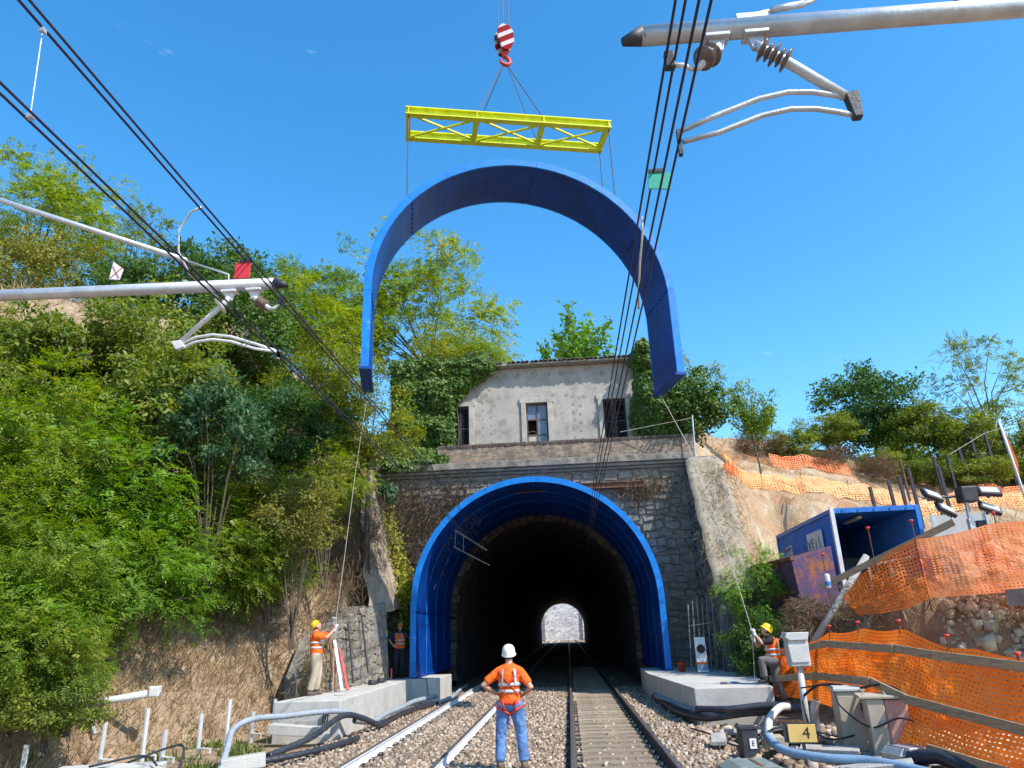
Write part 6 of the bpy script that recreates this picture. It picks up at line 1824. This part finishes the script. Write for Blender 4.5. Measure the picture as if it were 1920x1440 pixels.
pipe('conduit', 'grey pipe with elbow running from the ballast edge to the plinth', [(-5.70, 12.4, -.2), (-5.98, 13.3, .16), (-6.16, 13.9, .40), (-6.05, 14.5, .50), (-5.75, 15.3, .46), (-5.35, 16.4, .42), (-5.05, 17.15, .34), (-4.85, 17.7, .15)], .06, 'pipe_grey', rings=2)
pipe('flexible_duct', 'white ribbed duct on the gravel beside the long plinth', [(-4.95, 17.5, .12), (-4.8, 18.6, -.02), (-4.85, 20.0, 0.0), (-4.75, 21.6, 0.02), (-4.7, 23.0, .05), (-4.35, 24.6, .05)], .07, 'pipe_grey', 'duct', 12, 3)
pipe('flexible_duct', 'ribbed black duct snaking along the long plinth', [(-5.6, 14.2, -.1), (-5.2, 15.4, .06), (-5.0, 16.7, .30), (-4.75, 17.4, .18), (-4.55, 18.2, -.05), (-4.6, 19.8, -.06), (-4.5, 21.5, -.05), (-4.2, 23.4, -.06)], .068, 'pipe_black', 'duct', 12, 3)
pipe('flexible_duct', 'short black duct under the long black duct', [(-5.5, 13.6, -.1), (-4.95, 14.3, -.08), (-4.6, 15.2, -.06), (-4.5, 16.2, -.08)], .06, 'pipe_black', 'duct', 12, 3)
pipe('conduit', 'dark drain pipe lying from the plinth into the tunnel', [(-4.15, 23.8, -.08), (-3.95, 25.5, -.05), (-4.1, 28.0, -.05), (-4.2, 31, -.05)], .06, 'pipe_grey')
for i, (x, y, l, a, z, lb) in enumerate([(-5.55, 13.0, .7, 25, -.02, 'concrete block supporting the black duct end'), (-5.25, 12.2, .8, 8, -.14, 'flat concrete slab at the ballast edge'), (-7.4, 12.3, 1.6, 14, .05, 'long pale trough lid lying on the straw'), (-6.6, 12.0, 1.3, -6, .02, 'pale trough lid beside the looping cable'), (-6.0, 16.85, 1.3, -2, .02, 'concrete footing under the plinth front')]):
    o = MB().box((0, 0, 0), (l, .34, .2 if i in (0, 4) else .09)).build('concrete_block', 'concrete', bevel=.012); o.location = (x, y, z); o.rotation_euler = (rad(r.uniform(-5, 5)), rad(r.uniform(-6, 6)), rad(a)); tag(o, lb, 'block')
for lb, pts in (('grey cable looping beside the pale trough lids', [(-7.2, 12.2, .1), (-6.6, 12.5, .3), (-6.25, 12.3, .32), (-6.05, 11.8, .05)]), ('dark cable crossing the pale trough lids', [(-7.6, 12.0, .12), (-6.9, 12.25, .22), (-6.5, 12.0, .12)])):
    o = MB().tube(smooth_pts(pts), .018, 7).build('cable', 'pipe_black', smooth=True); tag(o, lb, 'cable')
for i, (a, b_, w, m_, lb) in enumerate([((-6.1, 19.7, .6), (-6.5, 20.2, 2.0), .07, 'rust', 'rusty rail bar leaning on the rough stone wall'), ((-6.0, 19.9, .6), (-6.45, 20.5, 1.85), .09, 'steel_white', 'pale steel bar leaning on the rough stone wall'), ((-5.9, 20.1, .6), (-6.35, 20.7, 1.6), .07, 'red_cap', 'red painted bar leaning on the rough stone wall'),
                                     ((-6.1, 21.3, .7), (-6.38, 21.5, 2.3), .05, 'steel_dark', 'dark drain bar on the rough stone wall'), ((-5.95, 22.3, .9), (-6.28, 22.5, 2.6), .05, 'steel_dark', 'dark bar upright against the rough stone wall')]):
    o = MB().beam(a, b_, w, w * .6).build('leaning_bar', m_, bevel=.005); tag(o, lb, 'bar')
for i, (x, y) in enumerate([(-5.85, 22.4), (-5.8, 23.2)]):
    t = thing('clamp_fitting', 'small black clamp fitting on the long plinth', 'fitting', (x, y, .57), i * .7, 'black clamp fittings on the long plinth')
    MB().lathe([(.10, 0), (.13, .05), (.09, .14)], (0, 0, 0), (0, 0, 1), 10).build('body', 'steel_dark', t, True); MB().box((.12, 0, .06), (.14, .08, .08)).build('lug', 'steel_dark', t)
t = thing('marker_peg', 'orange marker peg at the end of the long plinth', 'peg', (-5.75, 24.4, .57)); MB().tube([(0, 0, 0), (0, 0, .36)], .018, 6).build('peg', 'net_faded', t)
MB().tube([(-.02, 0, .3), (.02, 0, .3)], .03, 6).build('tip', 'red_cap', t)
o = MB().tube([(-4.98, 25.1, 1.0), (-4.96, 25.05, .62), (-4.9, 24.95, .58), (-4.72, 24.95, .55), (-4.66, 24.95, .1), (-4.6, 24.8, -.05)], .016, 6).build('cable', 'pipe_black', smooth=True); tag(o, 'black cable hanging over the plinth at the ring foot', 'cable')
# ---------------------------------------------------------------- people
def skin_geo(chains, subdiv=2):
    """chains: list of [(pos, radius), ...] -> tapered limbs with rounded joints (later fused into one skin)"""
    m = MB()
    for ch in chains:
        ch = [(Vector(p), r if isinstance(r, tuple) else (r, r)) for p, r in ch]
        ch = [c for i, c in enumerate(ch) if i == 0 or (c[0] - ch[i - 1][0]).length > 1e-4]
        # finer path with smooth radii
        pts = []
        for i in range(len(ch) - 1):
            for k_ in range(4):
                u = k_ / 4
                w = u * u * (3 - 2 * u)
                pts.append((ch[i][0].lerp(ch[i + 1][0], u), tuple(ch[i][1][q] * (1 - w) + ch[i + 1][1][q] * w for q in (0, 1))))
        pts.append(ch[-1])
        n = 16
        side = SIDE[0]
        rings = []
        # rounded ends
        d0 = (pts[1][0] - pts[0][0]).normalized(); d1 = (pts[-1][0] - pts[-2][0]).normalized()
        r0 = min(pts[0][1]); r1 = min(pts[-1][1])
        cap0 = [(pts[0][0] - d0 * (r0 * math.sin(q) * ENDCAP[0]), tuple(x * max(.05, math.cos(q)) for x in pts[0][1])) for q in (1.45, 1.0, .5)]
        cap1 = [(pts[-1][0] + d1 * (r1 * math.sin(q) * ENDCAP[0]), tuple(x * max(.05, math.cos(q)) for x in pts[-1][1])) for q in (.5, 1.0, 1.45)]
        full = cap0 + pts + cap1
        base = len(m.v)
        for i, (p, r) in enumerate(full):
            t_ = (full[min(i + 1, len(full) - 1)][0] - full[max(i - 1, 0)][0]).normalized()
            s_ = side - t_ * side.dot(t_)
            if s_.length < .15:
                s_ = Vector((0, 0, 1)) - t_ * t_.z
            s_.normalize(); u_ = t_.cross(s_)
            for k_ in range(n):
                a_ = 2 * math.pi * k_ / n
                m.v.append(p + s_ * (r[0] * math.cos(a_)) + u_ * (r[1] * math.sin(a_)))
        for i in range(len(full) - 1):
            for k_ in range(n):
                m.f.append((base + i * n + k_, base + i * n + (k_ + 1) % n, base + (i + 1) * n + (k_ + 1) % n, base + (i + 1) * n + k_))
        m.f.append(tuple(base + k_ for k_ in range(n - 1, -1, -1))); m.f.append(tuple(base + (len(full) - 1) * n + k_ for k_ in range(n)))
    return m.v, m.f
SIDE = [Vector((1, 0, 0))]
ENDCAP = [1.0]
def remesh_geo(m, voxel, it=3):
    me = m.mesh('rm_tmp'); ob = bpy.data.objects.new('rm_tmp', me); COL.objects.link(ob)
    md = ob.modifiers.new('rm', 'REMESH'); md.mode = 'VOXEL'; md.voxel_size = voxel; md.use_smooth_shade = True
    s = ob.modifiers.new('sm', 'SMOOTH'); s.factor = .5; s.iterations = it
    dg = bpy.context.evaluated_depsgraph_get(); dg.update()
    out = bpy.data.meshes.new_from_object(ob.evaluated_get(dg))
    bpy.data.objects.remove(ob); bpy.data.meshes.remove(me)
    return out
def V3(*a): return Vector(a)
def frame_from(fwd, up):
    f_ = Vector(fwd).normalized(); r_ = f_.cross(Vector(up)).normalized(); u_ = r_.cross(f_)
    return Matrix((r_, f_, u_)).transposed()          # columns: right, forward, up
def sphere(c, rx, ry, rz, M, n=14, k=10, fn=None):
    m = MB(); vs = []
    for i in range(k + 1):
        th_ = math.pi * i / k
        for j in range(n):
            ph = 2 * math.pi * j / n
            p = Vector((rx * math.sin(th_) * math.cos(ph), ry * math.sin(th_) * math.sin(ph), rz * math.cos(th_)))
            if fn: p = fn(p)
            vs.append(Vector(c) + M @ p)
    fs = [(i * n + j, (i + 1) * n + j, (i + 1) * n + (j + 1) % n, i * n + (j + 1) % n) for i in range(k) for j in range(n)]
    return vs, fs
def person(label, loc, rz, J, dress, group=None):
    t = thing('person', label, 'person', loc, rz, group)
    J = {k_: Vector(v) for k_, v in J.items()}
    pel, spi, che, nck, hd = J['pelvis'], J['spine'], J['chest'], J['neck'], J['head']
    HM = frame_from(J['look'], J.get('headup', (0, 0, 1)))
    # ---- continuous body (trunk, limbs, head, hands)
    body = MB()
    def limbs(extra=0.0, arms=True, legs=True, trunk=True, arm_to=3, leg_from=0, leg_to=3):
        ch = []
        if trunk:
            ch.append([(pel, (.155 + extra, .110 + extra)), (spi, (.140 + extra, .105 + extra)), (che, (.170 + extra, .120 + extra)), (nck, (.062 + min(extra, .012), .062 + min(extra, .012)))])
        for s in ('l', 'r'):
            if arms:
                a = [(che.lerp(J['sh_' + s], .3), .09), (J['sh_' + s] - V3(0, 0, .045), .062 + extra), (J['el_' + s], .046 + extra), (J['wr_' + s], .031 + extra)]
                if arm_to == 2:
                    m_ = J['sh_' + s].lerp(J['el_' + s], .72)
                    a = a[:2] + [(m_, .060 + extra)]
                ch.append(a)
            if legs:
                ch.append([(pel, (.155 + extra, .110 + extra)), (J['hip_' + s], .090 + extra), (J['kn_' + s], .060 + extra), (J['an_' + s], .045 + extra)])
        return ch
    V, F = skin_geo(limbs() + [[(nck, (.062, .062)), (nck.lerp(hd, .5), .056)]]); body.add(V, F)
    def headfn(p):
        if p.z < 0:
            q = -p.z / .12
            p = Vector((p.x * (1 - .30 * q), p.y * (1 - .12 * q) + (.012 * q), p.z))
        if p.y > .06 and abs(p.x) < .02 and -.045 < p.z < .02:
            p.y += .022
        return p
    V, F = sphere(hd, .076, .096, .120, HM, 18, 14, headfn); body.add(V, F)
    for s in (-1, 1):
        V, F = sphere(hd + HM @ V3(s * .077, -.005, -.01), .012, .022, .034, HM, 8, 6); body.add(V, F)
    V, F = sphere(hd + HM @ V3(0, .098, -.018), .013, .022, .022, HM, 8, 6); body.add(V, F)
    V, F = sphere(hd + HM @ V3(0, .083, -.062), .026, .012, .009, HM, 8, 6); body.add(V, F)
    hands = {}
    for s in ('l', 'r'):
        wr = J['wr_' + s]; d = (J['ha_' + s] - wr).normalized(); nrm_ = Vector(J['pn_' + s]).normalized()
        side = d.cross(nrm_).normalized(); nrm_ = side.cross(d)
        curl = dress.get('curl_' + s, .35)
        chs = [[(wr, (.026, .022)), (wr + d * .045, (.040, .017)), (wr + d * .085, (.042, .015))]]
        for k_, (o_, l_) in enumerate(((-.030, .068), (-.010, .078), (.010, .074), (.029, .058))):
            b_ = wr + d * .085 + side * o_
            p1 = b_ + (d * math.cos(curl) + nrm_ * math.sin(curl)) * l_ * .5
            p2 = p1 + (d * math.cos(curl * 2.2) + nrm_ * math.sin(curl * 2.2)) * l_ * .34
            p3 = p2 + (d * math.cos(curl * 3.2) + nrm_ * math.sin(curl * 3.2)) * l_ * .26
            chs.append([(wr + d * .06 + side * o_ * .9, .011), (b_, .0105), (p1, .0098), (p2, .009), (p3, .0078)])
        th = -1 if s == 'l' else 1
        th *= dress.get('thumb', 1)
        b_ = wr + d * .03 + side * (.030 * th)
        chs.append([(b_ - d * .005 - side * .012 * th, .013), (b_ + (side * th * .6 + d * .7).normalized() * .035 + nrm_ * .008, .012), (b_ + (side * th * .45 + d * .9).normalized() * .068 + nrm_ * .022, .0095)])
        hm = MB()
        for ch in chs:
            V, F = skin_geo([ch], 1); hm.add(V, F)
        hands[s] = hm
        body.add(hm.v, hm.f)
    bme = remesh_geo(body, .0095)
    link('body', bme, 'skin', t)
    # eyes
    for s in (-1, 1):
        V, F = sphere(hd + HM @ V3(s * .030, .084, .012), .011, .006, .007, HM, 8, 6); MB().add(V, F).build('eye', 'black_print', t)
    # ---- clothes
    if dress.get('hair', True):
        V, F = sphere(hd + HM @ V3(0, -.012, .018), .082, .096, .108, HM, 16, 12, lambda p: p if p.y < .03 or p.z > .05 else Vector((p.x * .9, .03, p.z * .9)))
        MB().add(V, F).build('hair', 'hair', t, True)
    tr = []
    for s in ('l', 'r'):
        k_ = dress.get('leg_extra', .024)
        an = J['an_' + s]; kn = J['kn_' + s]; hp = J['hip_' + s]
        mid = hp.lerp(kn, .5)
        tr.append([(pel + V3(0, 0, .045), (.168, .128)), (pel, (.176, .136)), (hp, .098 + k_), (mid, .082 + k_), (kn, .064 + k_), (kn.lerp(an, .5), .060 + k_), (an + (kn - an).normalized() * .05, .056 + k_)])
    ENDCAP[0] = .25
    V, F = skin_geo(tr); link('trousers', remesh_geo(MB().add(V, F), .013, 4), dress['trousers'], t)
    m = MB()
    for s in ('l', 'r'):
        an = J['an_' + s]; to = J['to_' + s]
        d = (to - an); d.z = 0; d.normalize()
        m = MB()
        V, F = skin_geo([[(an + V3(0, 0, .10), .056), (an + V3(0, 0, .02), .058), (an + V3(0, 0, -.03) - d * .03, (.050, .050)), (an + V3(0, 0, -.042) + d * .07, (.048, .040)), (an + V3(0, 0, -.05) + d * .155, (.044, .030))]], 2)
        zmin = an.z - .092
        V = [(p[0], p[1], max(p[2], zmin)) for p in V]
        m.add(V, F); m.build('boot', dress['boots'], t, True)
    sh = [[(pel + V3(0, 0, .01), (.180, .138)), (spi, (.164, .128)), (che, (.188, .140)), (che.lerp(nck, .5), (.135, .112)), (che.lerp(nck, .85), (.080, .078))]]
    for s in ('l', 'r'):
        e_ = J['sh_' + s].lerp(J['el_' + s], dress.get('sleeve', .75))
        ch = [(che.lerp(J['sh_' + s], .3), .105), (J['sh_' + s] - V3(0, 0, .045), .078), (e_, .068)]
        sh.append([(che.lerp(nck, .80), .078), (J['sh_' + s] - V3(0, 0, .045), .082)])
        if dress.get('sleeve', .75) > 1:
            ch = [(che.lerp(J['sh_' + s], .3), .105), (J['sh_' + s] - V3(0, 0, .045), .078), (J['el_' + s], .062), (J['el_' + s].lerp(J['wr_' + s], dress['sleeve'] - 1), .048)]
        sh.append(ch)
    V, F = skin_geo(sh); link('shirt', remesh_geo(MB().add(V, F), .013, 9), dress['shirt'], t)
    if dress.get('vest'):
        V, F = skin_geo([[(pel + V3(0, 0, .0), (.200, .158)), (spi, (.186, .148)), (che, (.206, .158)), (che.lerp(nck, .55), (.150, .118))]])
        link('vest', remesh_geo(MB().add(V, F), .014, 4), dress['vest'], t)
    ENDCAP[0] = 1.0
    # reflective tapes and harness straps that follow the trunk
    ax = [pel, spi, che, nck]
    def trunk_at(z):
        for p, q in zip(ax[:-1], ax[1:]):
            if p.z <= z <= q.z or q is ax[-1]:
                u = (z - p.z) / max(1e-6, q.z - p.z)
                return p.lerp(q, u)
    off = .050 if dress.get('vest') else .034
    def girth(z):
        zs = [pel.z - .1, pel.z, spi.z, che.z, che.z + .08, nck.z]
        return np.interp(z, zs, [.158, .157, .142, .172, .165, .10]) + off - .017, np.interp(z, zs, [.112, .112, .107, .124, .118, .08]) + off - .006
    BR_ = frame_from(J.get('facing', (0, 1, 0)), (0, 0, 1))
    def on_trunk(ang, z, lift=.006):
        c = trunk_at(z); a, b_ = girth(z)
        return c + BR_ @ V3((a + lift) * math.cos(ang), (b_ + lift) * math.sin(ang), 0)
    def ribbon(path, w, name, material):
        pts = [on_trunk(a, z) for a, z in path]; outs = [(on_trunk(a, z, .05) - on_trunk(a, z, 0)).normalized() for a, z in path]
        mm = MB(); n_ = len(pts)
        for i in range(n_):
            tg = (pts[min(i + 1, n_ - 1)] - pts[max(i - 1, 0)]).normalized(); sd = tg.cross(outs[i]).normalized()
            mm.v += [pts[i] + sd * w / 2, pts[i] - sd * w / 2, pts[i] - sd * w / 2 + outs[i] * .006, pts[i] + sd * w / 2 + outs[i] * .006]
        for i in range(n_ - 1):
            for q in range(4):
                mm.f.append((i * 4 + q, (i + 1) * 4 + q, (i + 1) * 4 + (q + 1) % 4, i * 4 + (q + 1) % 4))
        return mm.build(name, material, t, True)
    full = np.linspace(0, 2 * math.pi, 41)
    for z in dress.get('bands', ()):
        ribbon([(a, z) for a in full], .05, 'reflective_tape', 'reflective')
    for side_ in ((-math.pi / 2, math.pi / 2) if dress.get('braces') else ()):
        for dx in (-.62, .62):
            ribbon([(side_ + dx * (1 - .15 * u), dress['braces'][0] + (dress['braces'][1] - dress['braces'][0]) * u) for u in np.linspace(0, 1, 9)], .045, 'reflective_tape', 'reflective')
    if dress.get('harness'):
        z0, z1 = pel.z - .02, che.z + .06
        for sgn in (-1, 1):
            ribbon([(-math.pi / 2 + sgn * (1.0 - 2.0 * u), z0 + .12 + (z1 - z0 - .12) * u) for u in np.linspace(0, 1, 15)], .04, 'harness_strap', 'harness')
        ribbon([(a, z0 + .02) for a in full], .045, 'harness_belt', 'harness')
        for s, sg in (('l', -1), ('r', 1)):
            hp = J['hip_' + s]; ring_ = []
            c_ = hp + V3(0, 0, -.06)
            for a in np.linspace(0, 2 * math.pi, 17):
                ring_.append(c_ + BR_ @ V3(math.cos(a) * .128, math.sin(a) * .128, .07 * math.cos(a) * sg))
            MB().tube(ring_, .016, 6).build('leg_strap', 'harness', t, True)
            MB().tube([c_ + BR_ @ V3(sg * -.02, -.14, .0), pel + BR_ @ V3(sg * .11, -.155, .06)], .017, 6).build('leg_strap', 'harness', t, True)
    # helmet
    hm = MB(); n_ = 22
    hp_ = hd + HM @ V3(0, -.005, .035)
    HH = HM @ Matrix.Rotation(rad(dress.get('tilt', 4)), 3, 'X')
    prof = [(1.22, 1.40, -.028, .012), (1.07, 1.12, .0, 0), (1.06, 1.09, .035, 0), (.97, 1.0, .075, 0), (.75, .78, .108, 0), (.42, .44, .126, 0), (.04, .04, .132, 0)]
    for (a, b_, z, _) in prof:
        for k_ in range(n_):
            an_ = 2 * math.pi * k_ / n_
            fy = math.sin(an_)
            brim = (b_ if (fy > 0 or a < 1.15) else 1.20)
            hm.v.append(hp_ + HH @ V3(.098 * a * math.cos(an_), .116 * brim * fy, z))
    for i in range(len(prof) - 1):
        for k_ in range(n_):
            hm.f.append((i * n_ + k_, i * n_ + (k_ + 1) % n_, (i + 1) * n_ + (k_ + 1) % n_, (i + 1) * n_ + k_))
    hm.f.append(tuple((len(prof) - 1) * n_ + k_ for k_ in range(n_)))
    h_ = hm.build('helmet', dress['helmet'], t, True)
    if dress.get('gloves'):
        for s in dress['gloves']:
            gm = MB(); gm.add(hands[s].v, hands[s].f)
            V, F = skin_geo([[(J['wr_' + s] - (J['ha_' + s] - J['wr_' + s]).normalized() * .05, .042), (J['wr_' + s], .036), (J['wr_' + s] + (J['ha_' + s] - J['wr_' + s]).normalized() * .05, (.050, .026))]], 1); gm.add(V, F)
            me = remesh_geo(gm, .009)
            g_ = link('glove', me, 'glove', t); d_ = g_.modifiers.new('fat', 'DISPLACE'); d_.strength = .006; d_.mid_level = 0
    return t

# centre: back to the camera, hands at the waist
person('person seen from behind in orange shirt, jeans and white helmet between the tracks', (-0.99, 12.35, -.13), rad(0), dict(
    pelvis=(0, 0, .97), spine=(0, .0, 1.16), chest=(0, -.015, 1.38), neck=(0, -.01, 1.53), head=(0, .03, 1.675), look=(.05, 1, .25), headup=(0, -.2, 1),
    sh_l=(-.185, -.01, 1.455), sh_r=(.185, -.01, 1.45), el_l=(-.415, -.06, 1.24), el_r=(.345, -.10, 1.19), wr_l=(-.235, .09, 1.10), wr_r=(.235, .10, 1.08),
    ha_l=(-.13, .14, 1.07), ha_r=(.15, .16, 1.05), pn_l=(.5, -.8, -.1), pn_r=(-.5, -.8, -.1),
    hip_l=(-.10, 0, .92), hip_r=(.10, 0, .92), kn_l=(-.155, .03, .52), kn_r=(.165, .02, .52), an_l=(-.18, -.02, .095), an_r=(.20, -.02, .095), to_l=(-.22, .16, .05), to_r=(.24, .16, .05)),
    dict(trousers='denim', boots='boot', shirt='shirt_orange', sleeve=.78, helmet='helmet_white', bands=(1.14, 1.24), braces=(1.24, 1.47), harness=True))
# left: on the long plinth, looking up, hands on the rope
person('person in orange vest and beige trousers holding a rope on the long plinth', (-6.42, 19.0, .57), rad(-82), dict(
    pelvis=(0, 0, .97), spine=(0, -.02, 1.16), chest=(0, -.05, 1.37), neck=(0, -.05, 1.50), head=(0, -.03, 1.635), look=(0, .72, .75), headup=(0, -.75, .65),
    sh_l=(-.18, -.02, 1.45), sh_r=(.18, -.02, 1.44), el_l=(-.20, .28, 1.46), el_r=(.17, .27, 1.36), wr_l=(-.05, .38, 1.74), wr_r=(.03, .44, 1.56),
    ha_l=(-.02, .42, 1.84), ha_r=(.02, .48, 1.66), pn_l=(1, .2, 0), pn_r=(-1, .2, 0),
    hip_l=(-.10, 0, .92), hip_r=(.10, 0, .92), kn_l=(-.12, .05, .51), kn_r=(.12, .0, .51), an_l=(-.13, .0, .092), an_r=(.13, -.10, .092), to_l=(-.15, .18, .05), to_r=(.16, .08, .05)),
    dict(trousers='trousers_beige', boots='boot', shirt='shirt_orange', sleeve=.85, vest='shirt_orange', helmet='helmet_yellow', bands=(1.12, 1.24), braces=(1.24, 1.46), gloves=('l', 'r'), curl_l=.7, curl_r=.7, tilt=10, leg_extra=.034))
# beside the standing ring
person('person in orange vest and dark trousers touching the standing blue ring', (-5.83, 25.9, .55), rad(180), dict(
    pelvis=(0, 0, .96), spine=(.0, -.01, 1.15), chest=(.01, -.02, 1.36), neck=(.01, -.02, 1.50), head=(.0, .0, 1.635), look=(-.55, .75, .25), headup=(0, -.2, 1),
    sh_l=(-.18, -.02, 1.44), sh_r=(.19, -.02, 1.44), el_l=(-.36, .02, 1.28), el_r=(.40, -.06, 1.24), wr_l=(-.50, .16, 1.42), wr_r=(.22, .10, 1.06),
    ha_l=(-.55, .22, 1.48), ha_r=(.14, .13, 1.02), pn_l=(.3, -.6, .6), pn_r=(-.5, -.8, 0),
    hip_l=(-.10, 0, .91), hip_r=(.10, 0, .91), kn_l=(-.11, .05, .50), kn_r=(.13, .03, .50), an_l=(-.09, .03, .092), an_r=(.15, -.03, .092), to_l=(-.12, .2, .05), to_r=(.22, .14, .05)),
    dict(trousers='trousers_dark', boots='boot_dark', shirt='shirt_navy', sleeve=.8, vest='shirt_orange', helmet='helmet_orange', bands=(1.10, 1.22), braces=(1.22, 1.45)))
# right: one foot on the plinth, hauling the tag line
person('person in yellow helmet and white gloves hauling the tag line beside the right plinth', (4.78, 18.28, .10), rad(90), dict(
    pelvis=(0, .02, 1.00), spine=(0, .05, 1.18), chest=(0, .06, 1.38), neck=(0, .10, 1.51), head=(0, .13, 1.64), look=(0, .85, .55), headup=(0, -.55, .85),
    sh_l=(-.175, .08, 1.45), sh_r=(.175, .08, 1.44), el_l=(-.16, .30, 1.36), el_r=(.16, .32, 1.30), wr_l=(-.04, .42, 1.58), wr_r=(.05, .44, 1.46),
    ha_l=(-.01, .45, 1.68), ha_r=(.02, .48, 1.56), pn_l=(1, .1, 0), pn_r=(-1, .1, 0),
    hip_l=(-.10, .02, .95), hip_r=(.10, .02, .95), kn_l=(-.13, .36, 1.00), kn_r=(.11, .02, .55), an_l=(-.13, .34, .585), an_r=(.12, -.12, .10), to_l=(-.14, .52, .54), to_r=(.14, .06, .05)),
    dict(trousers='trousers_grey', boots='boot_dark', shirt='shirt_black', sleeve=.8, vest='shirt_orange', helmet='helmet_yellow', bands=(1.10, 1.22), braces=(1.22, 1.46), gloves=('l', 'r'), curl_l=.75, curl_r=.75, tilt=6))
